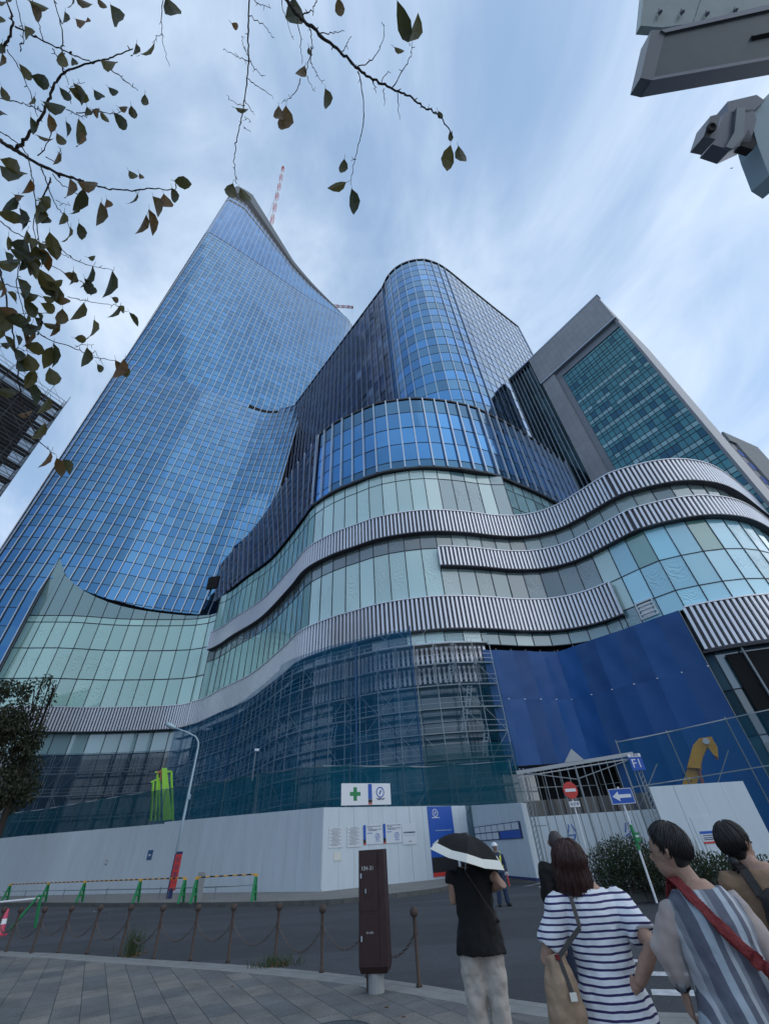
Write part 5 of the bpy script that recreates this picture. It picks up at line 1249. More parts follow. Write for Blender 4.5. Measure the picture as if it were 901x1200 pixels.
# near-left green stand, cone and bar
v = at_z(12, 1090, ROAD); st = thing('barrier_stand', 'green plastic barrier stand with white bar on the road at left edge', 'barricade', tuple(v))
mb = MB(); mb.bar(v+Vector((0, 0, 0)), v+Vector((.55, .2, .95)), .16, .06); mb.bar(v+Vector((.75, .3, 0)), v+Vector((.6, .22, .95)), .08, .05); mb.build('leg', 'green', st)
mb = MB(); mb.tube([v+Vector((-2.2, -.3, .8)), v+Vector((.6, .2, .85))], .03, 8); mb.build('crossbar', 'white', st)
v = at_z(-2, 1097, ROAD); cn = thing('traffic_cone', 'pink traffic cone cut by the left frame edge', 'cone', tuple(v))
mb = MB(); mb.lathe(v, [(.16, 0), (.15, .06), (.04, .68), (.02, .7)], 16); M['pink'] = pmat('pink', (.55, .06, .12), .5); mb.build('cone_body', 'pink', cn, smooth=True)
mb = MB(); mb.box(v+Vector((0, 0, .02)), (.38, .38, .04)); mb.build('base', 'pink', cn); mb = MB(); mb.lathe(v, [(.112, .3), (.085, .44)], 16); mb.build('band', 'white', cn)

# street lamp
v = at_d(205, 1010, 36); sl_ = thing('street_lamp', 'pale blue street lamp with curved arm in front of the netted scaffold', 'street lamp', (v.x, v.y, 0))
top = at_d(234, 868, 36); hd = at_d(203, 852, 36)
mb = MB(); mb.tube([(v.x, v.y, 0), (v.x, v.y, 4), (top.x, top.y, top.z-.4), (top.x-.05, top.y, top.z-.1), top.lerp(hd, .15)+Vector((0, 0, .12)), top.lerp(hd, .5)+Vector((0, 0, .12)), hd], [.10, .085, .06, .055, .05, .045, .04], 10); mb.build('pole', 'lamp_paint', sl_, smooth=True)
dl = (hd-top).normalized(); mb = MB(); mb.lathe(hd-dl*.25, [(.03, 0), (.12, .12), (.17, .4), (.14, .7), (.02, .85)], 14, 0, dl); mb.build('lamp_head', 'lamp_paint', sl_, smooth=True)
mb = MB(); mb.box((v.x+.12, v.y-.05, 4.9), (.12, .14, .3)); mb.build('junction_box', 'lamp_paint', sl_)
# small floodlights by the nets
for (x, y, D, lab) in ((300, 880, 33, 'small white floodlight on a stalk above the long net'), (405, 930, 29.4, 'small white floodlight on a stalk left of the safety board'), (38, 872, 55, 'small white floodlight bracket over the dark loading bay')):
    q = at_d(x, y, D); fl = thing('floodlight', lab, 'floodlight', tuple(q))
    mb = MB(); mb.tube([q, q-Vector((0, 0, 1.7))], .025, 6); mb.build('stalk', 'steel', fl)
    mb = MB(); mb.box(q+Vector((.08, -.08, .04)), (.28, .16, .14), R(20)); mb.build('lamp_body', 'fin', fl)
# manhole, fallen leaves
v = at_z(430, 1204, 0); mb = MB(); mb.lathe((v.x-.32, v.y-.1, -.02), [(.40, 0), (.40, .028), (.37, .029), (.37, .024), (.001, .024)], 40); M['iron'] = pmat('iron', (.10, .12, .13), .6, .4, var=.2, vscale=20, bump=.5, bscale=60)
tag(mb.build('manhole_cover', 'iron'), 'round iron manhole cover in the pavers at the bottom edge', 'manhole cover')
def leaf(mb, c, L_, W_, d, n, mi=0, curl=.15):
    d = d.normalized(); s = n.cross(d).normalized(); n = d.cross(s); pts_l, pts_r, mid = [], [], []
    for k, w in ((0, .03), (.22, .75), (.5, 1), (.78, .62), (1, .02)):
        m = c + d*(k*L_) - n*(curl*L_*(k-.3)**2); mid.append(m); pts_l.append(m - s*w*W_/2 + n*W_*.12*w); pts_r.append(m + s*w*W_/2 + n*W_*.12*w)
    b = len(mb.v)
    mb.v += [tuple(q) for q in mid+pts_l+pts_r]
    for k in range(4):
        mb.f.append((b+k, b+k+1, b+5+k+1, b+5+k)); mb.f.append((b+k+1, b+k, b+10+k, b+10+k+1)); mb.mi += [mi, mi]; mb.t += [None]*2; mb.pn += [None]*2
def rv(): return Vector((random.gauss(0, 1), random.gauss(0, 1), random.gauss(0, 1))).normalized()
for i, (x, y) in enumerate([(456, 1180), (471, 1192), (418, 1196), (270, 1156), (130, 1070), (112, 1068)]):
    v = at_z(x, y, 0.006); mb = MB(); leaf(mb, v, .09, .045, Vector((random.gauss(0, 1), random.gauss(0, 1), 0)), Vector((0, 0, 1)), 0, .5)
    tag(mb.build('fallen_leaf', 'dry_leaf' if i < 4 else 'white'), ['curled brown fallen leaf right of the brown post', 'small brown fallen leaf nearest the bottom by the woman', 'brown fallen leaf near the manhole', 'brown fallen leaf on pavers below the middle bollards', 'white scrap of litter on the far gutter', 'second white scrap of litter on the far gutter'][i], 'leaf' if i < 4 else 'litter')
# weeds
for (x, y, hh, n, lab) in ((152, 1121, .62, 90, 'tall thin weed growing at a bollard foot'), (323, 1133, .20, 120, 'low spreading dry weed clump at a bollard foot')):
    v = at_z(x, y, 0); w = thing('weed', lab, 'weed', tuple(v)); mb = MB()
    for k in range(n):
        b_ = v+Vector((random.gauss(0, .12 if hh > .5 else .22), random.gauss(0, .05), 0)); hgt = hh*random.uniform(.3, 1); l_ = Vector((random.gauss(0, .22), random.gauss(0, .2), 0))*hgt*(1.0 if hh > .5 else 2.5)
        s = Vector((.006, 0, 0)); m_ = b_+l_*.4+Vector((0, 0, hgt*.6)); t_ = b_+l_+Vector((0, 0, hgt)); mb.face([b_-s, b_+s, m_+s*.8, m_-s*.8]); mb.face([m_-s*.8, m_+s*.8, t_])
    o = mb.build('blades', 'grass', w)
    mb = MB()
    for k in range(50): leaf(mb, v+Vector((random.gauss(.05, .16), random.gauss(0, .06), random.uniform(.01, .06))), random.uniform(.03, .06), .03, rv(), rv())
    mb.build('dead_leaves', 'dry_leaf', w)

# hedge + planter ---------------------------------------------------
def leaf_cloud(mb, c, r, n, L_, flat=1.0, droop=0):
    for k in range(n):
        d = rv(); rr = random.random()**.4; q = Vector(c) + Vector((d.x*r[0], d.y*r[1], d.z*r[2]))*rr
        dd_ = rv()*.7 + d*.6 + Vector((0, 0, .4-droop)); leaf(mb, q, L_*random.uniform(.6, 1.3), L_*.5, dd_, rv(), 0, .2)
pp_ = [at_z(x, y, ROAD) for x, y in ((690, 1062), (720, 1059), (760, 1057), (830, 1052), (910, 1045))]
mb = MB()
for i in range(len(pp_)-1):
    a_, b_ = pp_[i], pp_[i+1]; d = (b_-a_).normalized(); n_ = Vector((-d.y, d.x, 0)); 
    k_ = max(1, int((b_-a_).length/.6))
    for j in range(k_):
        s0, s1 = a_.lerp(b_, j/k_), a_.lerp(b_, (j+1)/k_)-d*.015; mb.hexa([s0-Vector((0, 0, .05)), s1-Vector((0, 0, .05)), s1+n_*.2-Vector((0, 0, .05)), s0+n_*.2-Vector((0, 0, .05)), s0+Vector((0, 0, .27)), s1+Vector((0, 0, .27)), s1+n_*.2+Vector((0, 0, .27)), s0+n_*.2+Vector((0, 0, .27))])
structure('kerb', mb, 'kerb_dark', normals=True)
mb = MB(); mb.prism([(p_.x+.1, p_.y+.15) for p_ in pp_] + [(20, 22.5), (8, 21.5), (pp_[0].x+.3, pp_[0].y+1.5)], -.15, .12); structure('soil', mb, 'earth', normals=True)
M['soil_d'] = M['earth']
def hedge(label, blobs, n, L_, h_stem=.7):
    c = Vector(blobs[0][0]); t_ = thing('hedge', label, 'hedge', (c.x, c.y, 0), 'hedges in the roadside planter'); mb = MB()
    for c_, r_ in blobs: leaf_cloud(mb, c_, r_, n, L_)
    mb.build('foliage', 'hedge_leaf', t_); st_ = MB()
    for c_, r_ in blobs:
        for k in range(16):
            x, y = c_[0]+random.uniform(-r_[0], r_[0])*.8, c_[1]+random.uniform(-r_[1], r_[1])*.7
            st_.tube([(x, y, .1), (x+random.gauss(0, .08), y+random.gauss(0, .08), c_[2]+r_[2]*random.uniform(.4, 1.25))], [.012, .004], 4)
    st_.build('stem', 'bark', t_)['kind'] = 'stuff'
q1, q2, q3, q4, q5 = at_d(712, 1030, 19), at_d(742, 1025, 19.3), at_d(770, 1032, 19), at_d(830, 1030, 19), at_d(885, 1040, 18.5)
def HB(q, rx, ry, z, rz_): return ((q.x, q.y, z), (rx, ry, rz_))
hedge('dark leafy hedge with ragged top behind the one way sign', [HB(q1, .75, .7, .62, .62), HB(at_d(727, 1025, 19.4), .7, .8, .75, .72), HB(q2, .7, .8, .78, .75), HB(at_d(758, 1025, 19.6), .8, .8, .72, .7), HB(q3, .7, .7, .55, .55)], 1500, .075)
hedge('lower clipped hedge continuing right behind the two standing figures', [HB(q4, 1.3, .8, .5, .5), HB(at_d(858, 1035, 18.8), 1.2, .8, .48, .5), HB(q5, 1.4, .8, .45, .5), HB(at_d(800, 1032, 19), .9, .7, .5, .5)], 1500, .075)
for (x, y, lab) in ((815, 1010, 'thin grassy tuft sprouting from the low hedge near the notice'),):
    v = at_d(x, y, 19); w = thing('grass_tuft', lab, 'plant', (v.x, v.y, .4)); mb = MB()
    for k in range(40):
        b_ = Vector((v.x+random.gauss(0, .2), v.y, .7)); t_ = b_+Vector((random.gauss(0, .15), 0, random.uniform(.3, 1.0))); s = Vector((.008, 0, 0)); mb.face([b_-s, b_+s, t_])
    mb.build('blades', 'grass', w)

# tree at the left -------------------------------------------------
v = at_d(-14, 1000, 50); tr = thing('drooping_tree', 'dark drooping tree behind the net at the left edge', 'tree', (v.x, v.y, 0))
mb = MB(); mb.tube([(v.x, v.y, 0), (v.x+.2, v.y, 4), (v.x-.2, v.y, 8), (v.x+.1, v.y, 12)], [.28, .24, .18, .07], 10)
tips = [(5, 845), (25, 800), (45, 800), (10, 815), (20, 870), (30, 850), (0, 890), (15, 920), (32, 895), (-15, 850), (-20, 900), (55, 815), (60, 808)]
for x, y in tips:
    e_ = at_d(x, y, 50+random.uniform(-1.5, 1.5)); s_z = random.uniform(5, 9.5); m_ = Vector(((v.x+e_.x)/2, (v.y+e_.y)/2, max(s_z, e_.z)+.6)); mb.tube([(v.x, v.y, s_z), m_, e_], [.08, .05, .02], 6)
mb.build('trunk', 'bark', tr, smooth=True)
mb = MB()
for (x, y, rx, rz_, n) in [(0, 850, 2.6, 1.6, 900), (22, 840, 1.9, 1.6, 700), (38, 868, 1.2, 1.6, 450), (10, 880, 2.4, 1.8, 900), (28, 905, 1.7, 1.7, 600), (5, 918, 2.2, 1.6, 800), (-25, 870, 3, 3, 900), (12, 806, 1.6, .7, 260), (30, 812, .7, .8, 120), (-10, 815, 1.6, 1.2, 300), (36, 925, .9, 1.2, 220), (5, 938, 1.9, 1.2, 500)]:
    q = at_d(x, y, 50+random.uniform(-1, 1)); leaf_cloud(mb, q, (rx*.74, rx*.74, rz_*.95), int(n*1.5), .26, droop=1.3)
for (x, y) in [(42, 800), (50, 803), (56, 797), (60, 800), (47, 815), (52, 822), (60, 812), (61, 820), (53, 835), (33, 802)]:
    q = at_d(x, y, 50); leaf_cloud(mb, q, (.35, .35, .6), 34, .25, droop=1.6)
mb.build('crown', 'tree_leaf', tr)
# ================================================================== PEOPLE
M['skin'] = pmat('skin', (.34, .205, .15), .55, var=.14, vscale=9, bump=.15, bscale=60)
M['skin_dark'] = pmat('skin_dark', (.22, .13, .09), .5)
M['hair_black'] = pmat('hair_black', (.012, .010, .011), .38, var=.3, vscale=60)
M['hair_brown'] = pmat('hair_brown', (.040, .013, .011), .38, var=.4, vscale=50)
M['cloth_black'] = pmat('cloth_black', (.005, .005, .006), .9, bump=.25, bscale=9)
M['cloth_beige'] = pmat('cloth_beige', (.42, .38, .34), .8, var=.08, vscale=5, bump=.5, bscale=6)
M['cloth_tan'] = pmat('cloth_tan', (.24, .15, .09), .8, var=.1, vscale=6, bump=.4, bscale=8)
M['bag_tan'] = pmat('bag_tan', (.30, .21, .14), .7, var=.12, vscale=7, bump=.6, bscale=7)
M['uniform'] = pmat('uniform', (.018, .035, .085), .75, bump=.2, bscale=9)
M['bag_red'] = pmat('bag_red', (.15, .012, .015), .8, bump=.7, bscale=16)
M['canvas_black'] = pmat('canvas_black', (.014, .013, .015), .7, bump=.3, bscale=20)
M['eye'] = pmat('eye', (.02, .015, .01), .2); M['lip'] = pmat('lip', (.30, .12, .10), .5)
M['denim'] = pmat('denim', (.03, .04, .07), .8)
def stripe_mat(name, axis, period, frac_, c1, c2, rough=.8, noise=.004, tilt=0.0, bands=None):
    m = bpy.data.materials.new(name); m.use_nodes = True; t = m.node_tree; L = t.links.new; b = t.nodes['Principled BSDF']; b.inputs['Roughness'].default_value = rough
    tc = N(t, 'ShaderNodeTexCoord'); s = N(t, 'ShaderNodeSeparateXYZ'); L(tc.outputs['Object'], s.inputs[0])
    nz = N(t, 'ShaderNodeTexNoise'); L(tc.outputs['Object'], nz.inputs[0]); nz.inputs['Scale'].default_value = 5
    a1 = N(t, 'ShaderNodeMath', operation='MULTIPLY_ADD'); L(nz.outputs[0], a1.inputs[0]); a1.inputs[1].default_value = noise*4; L(s.outputs[axis], a1.inputs[2])
    a2 = N(t, 'ShaderNodeMath', operation='MULTIPLY_ADD'); L(s.outputs[2 if axis != 2 else 0], a2.inputs[0]); a2.inputs[1].default_value = tilt; L(a1.outputs[0], a2.inputs[2])
    a3 = N(t, 'ShaderNodeMath', operation='DIVIDE'); L(a2.outputs[0], a3.inputs[0]); a3.inputs[1].default_value = period
    f = N(t, 'ShaderNodeMath', operation='FRACT'); L(a3.outputs[0], f.inputs[0])
    if bands:
        r = N(t, 'ShaderNodeValToRGB'); L(f.outputs[0], r.inputs[0]); r.color_ramp.interpolation = 'CONSTANT'; e = r.color_ramp.elements
        e[0].position = 0; e[0].color = (*bands[0][1], 1); e[1].position = bands[1][0]; e[1].color = (*bands[1][1], 1)
        for p_, c_ in bands[2:]: q = e.new(p_); q.color = (*c_, 1)
        cs = r.outputs[0]
    else:
        g = N(t, 'ShaderNodeMath', operation='LESS_THAN'); L(f.outputs[0], g.inputs[0]); g.inputs[1].default_value = frac_
        mx = N(t, 'ShaderNodeMixRGB'); L(g.outputs[0], mx.inputs[0]); mx.inputs[1].default_value = (*c2, 1); mx.inputs[2].default_value = (*c1, 1); cs = mx.outputs[0]
    L(cs, b.inputs['Base Color'])
    n2 = N(t, 'ShaderNodeTexNoise'); L(tc.outputs['Object'], n2.inputs[0]); n2.inputs['Scale'].default_value = 7; n2.inputs['Detail'].default_value = 3
    bp = N(t, 'ShaderNodeBump'); bp.inputs['Strength'].default_value = .5; bp.inputs['Distance'].default_value = .05; L(n2.outputs[0], bp.inputs['Height']); L(bp.outputs[0], b.inputs['Normal'])
    return m
M['breton'] = stripe_mat('breton', 2, .0305, .33, (.025, .02, .11), (.72, .75, .80))
M['sheer_stripe'] = stripe_mat('sheer_stripe', 0, .155, .5, (.1, .1, .1), (.5, .5, .5), bands=[(0, (.10, .11, .15)), (.34, (.34, .40, .46)), (.56, (.12, .13, .17)), (.74, (.42, .44, .48)), (.86, (.22, .24, .28))], tilt=.12)

def sphere_rings(mb, c, rx, ry, rz, q=None, n=16, m=10):
    c = Vector(c); b0 = len(mb.v); prof = []
    for i in range(1, m):
        th = math.pi*i/m; prof.append((math.sin(th), -math.cos(th)))
    for r, z in prof:
        for k in range(n):
            a_ = 2*math.pi*k/n; v = Vector((r*math.cos(a_)*rx, r*math.sin(a_)*ry, z*rz)); mb.v.append(tuple(c + (q @ v if q else v)))
    for i in range(len(prof)-1):
        for k in range(n): mb.f.append((b0+i*n+k, b0+i*n+(k+1) % n, b0+(i+1)*n+(k+1) % n, b0+(i+1)*n+k)); mb.mi.append(0); mb.t.append(None); mb.pn.append(None)
    mb.f.append(tuple(b0+k for k in reversed(range(n)))); mb.f.append(tuple(b0+(len(prof)-1)*n+k for k in range(n))); mb.mi += [0, 0]; mb.t += [None]*2; mb.pn += [None]*2
def loft(mb, rings, n=20):
    """rings: (centre, xvec, yvec)"""
    b0 = len(mb.v)
    for c, x, y in rings:
        for k in range(n):
            a_ = 2*math.pi*k/n; mb.v.append(tuple(Vector(c) + x*math.cos(a_) + y*math.sin(a_)))
    for i in range(len(rings)-1):
        for k in range(n): mb.f.append((b0+i*n+k, b0+i*n+(k+1) % n, b0+(i+1)*n+(k+1) % n, b0+(i+1)*n+k)); mb.mi.append(0); mb.t.append(None); mb.pn.append(None)
    mb.f.append(tuple(b0+k for k in reversed(range(n)))); mb.f.append(tuple(b0+(len(rings)-1)*n+k for k in range(n))); mb.mi += [0, 0]; mb.t += [None]*2; mb.pn += [None]*2
def fused(mb, name, mat, parent, voxel=.012, smooth=3, wob=0.0):
    o = mb.build(name, mat, parent, normals=True)
    md = o.modifiers.new('r', 'REMESH'); md.mode = 'VOXEL'; md.voxel_size = voxel; md.use_smooth_shade = True
    if smooth: s = o.modifiers.new('s', 'SMOOTH'); s.factor = .5; s.iterations = smooth
    if mat in CLOTH:
        tx = bpy.data.textures.new('cloth_folds', 'CLOUDS'); tx.noise_scale = .085; tx.noise_depth = 1
        dm = o.modifiers.new('d', 'DISPLACE'); dm.texture = tx; dm.strength = CLOTH[mat]; dm.mid_level = .5; dm.texture_coords = 'LOCAL'
    dg = bpy.context.evaluated_depsgraph_get(); me = bpy.data.meshes.new_from_object(o.evaluated_get(dg)); o.modifiers.clear(); old = o.data; o.data = me; bpy.data.meshes.remove(old)
    if not me.materials: me.materials.append(M[mat])
    me.polygons.foreach_set('use_smooth', [True]*len(me.polygons))
    return o
CLOTH = {'breton': .026, 'sheer_stripe': .024, 'cloth_black': .03, 'cloth_beige': .034, 'cloth_tan': .024, 'bag_tan': .03, 'sheer': .030, 'denim': .02, 'bag_red': .02, 'canvas_black': .015}
class Fig:
    def __init__(s, name_label, base, face_deg, h=1.6, wide=1.0, cat='person', lean=(0, 0)):
        s.base = Vector((base.x, base.y, 0)); s.k = h/1.6; s.w = wide; s.t = thing('person', name_label, cat, tuple(s.base))
        a_ = R(face_deg); s.f = Vector((math.sin(a_), math.cos(a_), 0)); s.r = Vector((s.f.y, -s.f.x, 0)); s.lean = lean
    def P(s, x, y, z):
        z *= s.k; return s.base + s.r*(x*s.k+s.lean[0]*z) + s.f*(y*s.k+s.lean[1]*z) + Vector((0, 0, z))
    def ring(s, z, rx, ry, y=0, x=0): return (s.P(x, y, z), s.r*rx*s.k*s.w, s.f*ry*s.k*s.w)
    def torso(s, mb, grow=0.0, z0=.80, z1=1.39, flare=0.0):
        prof = [(.60, .185, .125), (.72, .180, .125), (.80, .172, .120), (.90, .165, .115), (1.00, .140, .102), (1.12, .150, .108), (1.24, .168, .108), (1.31, .150, .090), (1.355, .095, .070), (1.39, .058, .058)]
        r = [s.ring(z, a_+grow+max(0, (1.1-z))*flare, b_+grow+max(0, (1.1-z))*flare) for z, a_, b_ in prof if z0-.001 <= z <= z1+.001]; loft(mb, r)
    def limb(s, mb, pts, rs, n=12): mb.tube(pts, [q*s.k for q in rs], n)
    def hand(s, mb, wrist, d, n, side=1, curl=.5, sc=1.0):
        """palm + five fingers; d: pointing direction, n: palm normal"""
        d = d.normalized(); n = (n-d*n.dot(d)).normalized(); x = d.cross(n)*side; q = s.k*sc
        loft(mb, [(wrist, x*.026*q, n*.018*q), (wrist+d*.03*q, x*.036*q, n*.016*q), (wrist+d*.075*q, x*.040*q, n*.014*q), (wrist+d*.09*q, x*.037*q, n*.011*q)], 12)
        for i, (off, L_) in enumerate(((-.030, .062), (-.010, .074), (.011, .078), (.031, .068))):
            a_ = wrist+d*.08*q+x*off*q; c1 = d*math.cos(curl*.5)+n*math.sin(curl*.5); c2 = d*math.cos(curl*1.3)+n*math.sin(curl*1.3); b_ = a_+c1*L_*.5*q; e_ = b_+c2*L_*.5*q
            mb.tube([a_, b_, e_], [.0085*q, .008*q, .0065*q], 7)
        a_ = wrist+d*.025*q+x*.030*q; b_ = a_+(x*.8+d*.7+n*.3).normalized()*.035*q; e_ = b_+(x*.25+d*.9+n*.5).normalized()*.03*q; mb.tube([a_, b_, e_], [.012*q, .0095*q, .008*q], 7)
    def head(s, mb, c, look, tilt=0.0, sc=1.0):
        """look: unit vector the face points to"""
        s.hc = Vector(c); s.look = look.normalized(); up = Vector((0, 0, 1)); sd_ = s.look.cross(up).normalized(); q = s.k*sc; s.hs = q; s.hsd = sd_
        m = Matrix((sd_, s.look, up)).transposed()
        sphere_rings(mb, s.hc+up*.015*q, .074*q, .090*q, .098*q, m)
        sphere_rings(mb, s.hc-up*.045*q+s.look*.022*q, .056*q, .066*q, .068*q, m)
        mb.tube([s.hc+s.look*.083*q+up*.012*q, s.hc+s.look*.101*q-up*.022*q, s.hc+s.look*.088*q-up*.032*q], [.008*q, .013*q, .009*q], 7)
        for k in (-1, 1):
            e_ = s.hc+sd_*.074*k*q-s.look*.008*q; mb.tube([e_+up*.028*q, e_+sd_*k*.012*q+up*.012*q-s.look*.008*q, e_+sd_*k*.004*q-up*.024*q], [.009*q, .012*q, .007*q], 6)
        s.neck0 = s.P(0, -.0, 1.33); mb.tube([s.neck0, s.hc-up*.05*q-s.look*.02*q], [.056*q, .050*q], 12)
    def features(s, body):
        up = Vector((0, 0, 1)); q = s.hs
        for k in (-1, 1):
            mb = MB(); sphere_rings(mb, s.hc+s.look*.084*q+s.hsd*k*.031*q+up*.008*q, .012*q, .008*q, .006*q, Matrix((s.hsd, s.look, up)).transposed(), 8, 6); mb.build('eye', 'eye', s.t, smooth=True)
        mb = MB(); sphere_rings(mb, s.hc+s.look*.087*q-up*.055*q, .022*q, .006*q, .007*q, Matrix((s.hsd, s.look, up)).transposed(), 8, 6); mb.build('mouth', 'lip', s.t, smooth=True)
def strands(mb, c, up_r, n, L_, fn): pass

# --- woman with parasol ------------------------------------------------
F1 = Fig('person in black top and pale trousers holding a black and cream parasol', at_d(556, 1060, 5.3), 4, 1.67, .94)
hc = F1.P(-.01, .02, 1.485)
eR, wR, sR = at_d(589, 1036, 5.2), at_d(568, 1044, 5.45), F1.P(.165, 0, 1.305); eL, wL, sL = at_d(531, 1055, 5.3), F1.P(-.12, .26, 1.12), F1.P(-.165, 0, 1.305)
mb = MB(); F1.torso(mb); F1.head(mb, hc, (F1.f-F1.r*.3)); 
for s_, e_, w_ in ((sR, eR, wR), (sL, eL, wL)):
    F1.limb(mb, [s_, s_.lerp(e_, .5), e_, e_.lerp(w_, .5), w_], [.048, .043, .036, .034, .025])
F1.hand(mb, wR, (wR-eR), Vector((0, 0, 1)), 1, 1.2); F1.hand(mb, wL, (wL-eL), -F1.r, -1, 1.0)
for x in (-.09, .09): F1.limb(mb, [F1.P(x, 0, .86), F1.P(x*1.05, 0, .45), F1.P(x*1.1, -.02, .07)], [.085, .052, .036])
for x in (-.09, .09): mb.tube([F1.P(x*1.1, -.06, .045), F1.P(x*1.2, .14, .03)], [.036, .028], 8)
body = fused(mb, 'body', 'skin', F1.t, .008, 2); F1.features(body)
mb = MB(); F1.torso(mb, .022, .80, 1.36, .09)
for s_, e_ in ((sR, eR), (sL, eL)): F1.limb(mb, [s_-(e_-s_)*.15, s_, s_.lerp(e_, .35)], [.05, .07, .068])
fused(mb, 'blouse', 'cloth_black', F1.t, .012, 3)
mb = MB()
for x in (-.085, .085): F1.limb(mb, [F1.P(x*.9, 0, .93), F1.P(x, 0, .78), F1.P(x*1.06, 0, .45), F1.P(x*1.12, -.01, .07)], [.10, .098, .078, .074], 14)
F1.torso(mb, .008, .80, 1.0); fused(mb, 'trousers', 'cloth_beige', F1.t, .012, 3)
mb = MB()
for x in (-.10, .10): mb.tube([F1.P(x*1.1, -.08, .04), F1.P(x*1.2, .16, .035)], [.045, .04], 10)
mb.build('shoe', 'cloth_black', F1.t, smooth=True)
mb = MB(); q = F1.k; sphere_rings(mb, hc+Vector((0, 0, .02))-F1.look*.015, .090*q, .10*q, .105*q); loft(mb, [(hc-F1.look*.03-Vector((0, 0, .02)), F1.r*.09, F1.f*.075), (hc-F1.look*.05-Vector((0, 0, .12)), F1.r*.085, F1.f*.05), (hc-F1.look*.05-Vector((0, 0, .17)), F1.r*.06, F1.f*.03)]); fused(mb, 'hair', 'hair_black', F1.t, .012, 2)
mb = MB(); mb.bar(F1.P(-.05, -.13, 1.33), F1.P(.16, -.16, 1.02), .02, .006); mb.bar(F1.P(.16, -.16, 1.02), F1.P(.19, .04, .98), .02, .006); mb.build('strap', 'hair_brown', F1.t)
mb = MB(); loft(mb, [(F1.P(.15, .10, .80), F1.r*.05, F1.f*.11), (F1.P(.155, .10, .86), F1.r*.06, F1.f*.14), (F1.P(.15, .10, 1.05), F1.r*.035, F1.f*.13)]); bo = mb.build('shoulder_bag', 'canvas_black', None, smooth=True); tag(bo, 'black shoulder bag at the hip of the figure under the parasol', 'bag')
# parasol
Cc = at_d(547, 996, 5.2); ax = Vector((.27, -.12, 1)).normalized(); hh_ = .165; rr_ = .39
pa = thing('parasol', 'open black parasol with wide cream border tilted over a shoulder', 'parasol', tuple(Cc))
xa = ax.cross(Vector((0, 0, 1))).normalized(); ya = ax.cross(xa)
rd_ = Vector((-.10, -1, 0)); TH0 = math.atan2(rd_.dot(ya), rd_.dot(xa))
def rib_pt(rho, k): th = TH0+2*math.pi*k/6; return Cc + (xa*math.cos(th)+ya*math.sin(th))*rho*rr_ + ax*(hh_*(1-rho**2.3)-hh_*.30)
def canopy(r0, r1, mat, name):
    mb = MB(); rings = [r0+(r1-r0)*k/6 for k in range(7)]
    for k in range(6):
        for i in range(6):
            a0, a1, b0, b1 = rib_pt(rings[i], k), rib_pt(rings[i+1], k), rib_pt(rings[i], k+1), rib_pt(rings[i+1], k+1)
            for s0, s1 in ((0, .5), (.5, 1)):
                f_ = lambda p_, q_, s_, r_: p_.lerp(q_, s_)-ax*(.018*r_*(1-abs(2*s_-1)))-(p_.lerp(q_, s_)-Cc)*.04*r_*(1-abs(2*s_-1))
                mb.face([f_(a0, b0, s0, rings[i]), f_(a0, b0, s1, rings[i]), f_(a1, b1, s1, rings[i+1]), f_(a1, b1, s0, rings[i+1])])
    return mb.build(name, mat, pa, smooth=False)
canopy(.001, .84, 'cloth_black', 'canopy'); canopy(.84, 1.0, 'cream', 'border')
mb = MB(); top_ = Cc+ax*(hh_*.70+.03); mb.tube([top_, Cc-ax*.42], .006, 8); mb.build('shaft', 'steel', pa); mb = MB(); mb.tube([Cc-ax*.40, Cc-ax*.50], .013, 8); mb.build('handle', 'black', pa)
mb = MB()
for k in range(6):
    for a_ in range(4): mb.bar(rib_pt(.05+.23*a_, k)-ax*.006, rib_pt(.28+.23*a_, k)-ax*.006, .005)
mb.build('rib', 'steel', pa)

# --- woman in striped top ---------------------------------------------
F3 = Fig('person with dark red shoulder length hair in navy and white striped top, hand on hip', at_d(701, 1100, 3.75), 2, 1.575, 1.0)
hc = F3.P(-.055, .02, 1.475)
sR, eR, wR = F3.P(.175, 0, 1.285), at_d(764, 1108, 3.65), at_d(748, 1154, 3.65); sL, eL, wL = F3.P(-.19, .0, 1.285), at_d(641, 1125, 3.7), F3.P(-.17, .25, 1.05)
mb = MB(); F3.torso(mb); F3.head(mb, hc, F3.f)
for s_, e_, w_ in ((sR, eR, wR), (sL, eL, wL)): F3.limb(mb, [s_, s_.lerp(e_, .5), e_, e_.lerp(w_, .45), w_], [.055, .05, .043, .040, .027])
F3.hand(mb, wR, (at_d(726, 1160, 3.72)-wR), F3.f*1.0-Vector((0, 0, .4)), -1, .7); F3.hand(mb, wL, F3.f, -F3.r, -1, .6)
for x in (-.09, .09): F3.limb(mb, [F3.P(x, 0, .86), F3.P(x*1.05, 0, .45), F3.P(x*1.1, -.02, .07)], [.092, .056, .038]); mb.tube([F3.P(x*1.1, -.06, .045), F3.P(x*1.2, .14, .03)], [.036, .028], 8)
body = fused(mb, 'body', 'skin', F3.t, .007, 2); F3.features(body)
mb = MB(); F3.torso(mb, .020, .60, 1.355, .05)
for s_, e_ in ((sR, eR), (sL, eL)): F3.limb(mb, [s_-(e_-s_)*.2, s_, s_.lerp(e_, .4), s_.lerp(e_, .78)], [.05, .078, .076, .078], 16)
fused(mb, 'top', 'breton', F3.t, .010, 3)
mb = MB()
for x in (-.085, .085): F3.limb(mb, [F3.P(x*.9, 0, .80), F3.P(x, 0, .62), F3.P(x*1.06, 0, .4), F3.P(x*1.12, -.01, .08)], [.10, .095, .075, .07], 14)
fused(mb, 'trousers', 'denim', F3.t, .014, 2)
mb = MB()
for x in (-.10, .10): mb.tube([F3.P(x*1.1, -.08, .04), F3.P(x*1.2, .16, .035)], [.045, .04], 10)
mb.build('shoe', 'white', F3.t, smooth=True)
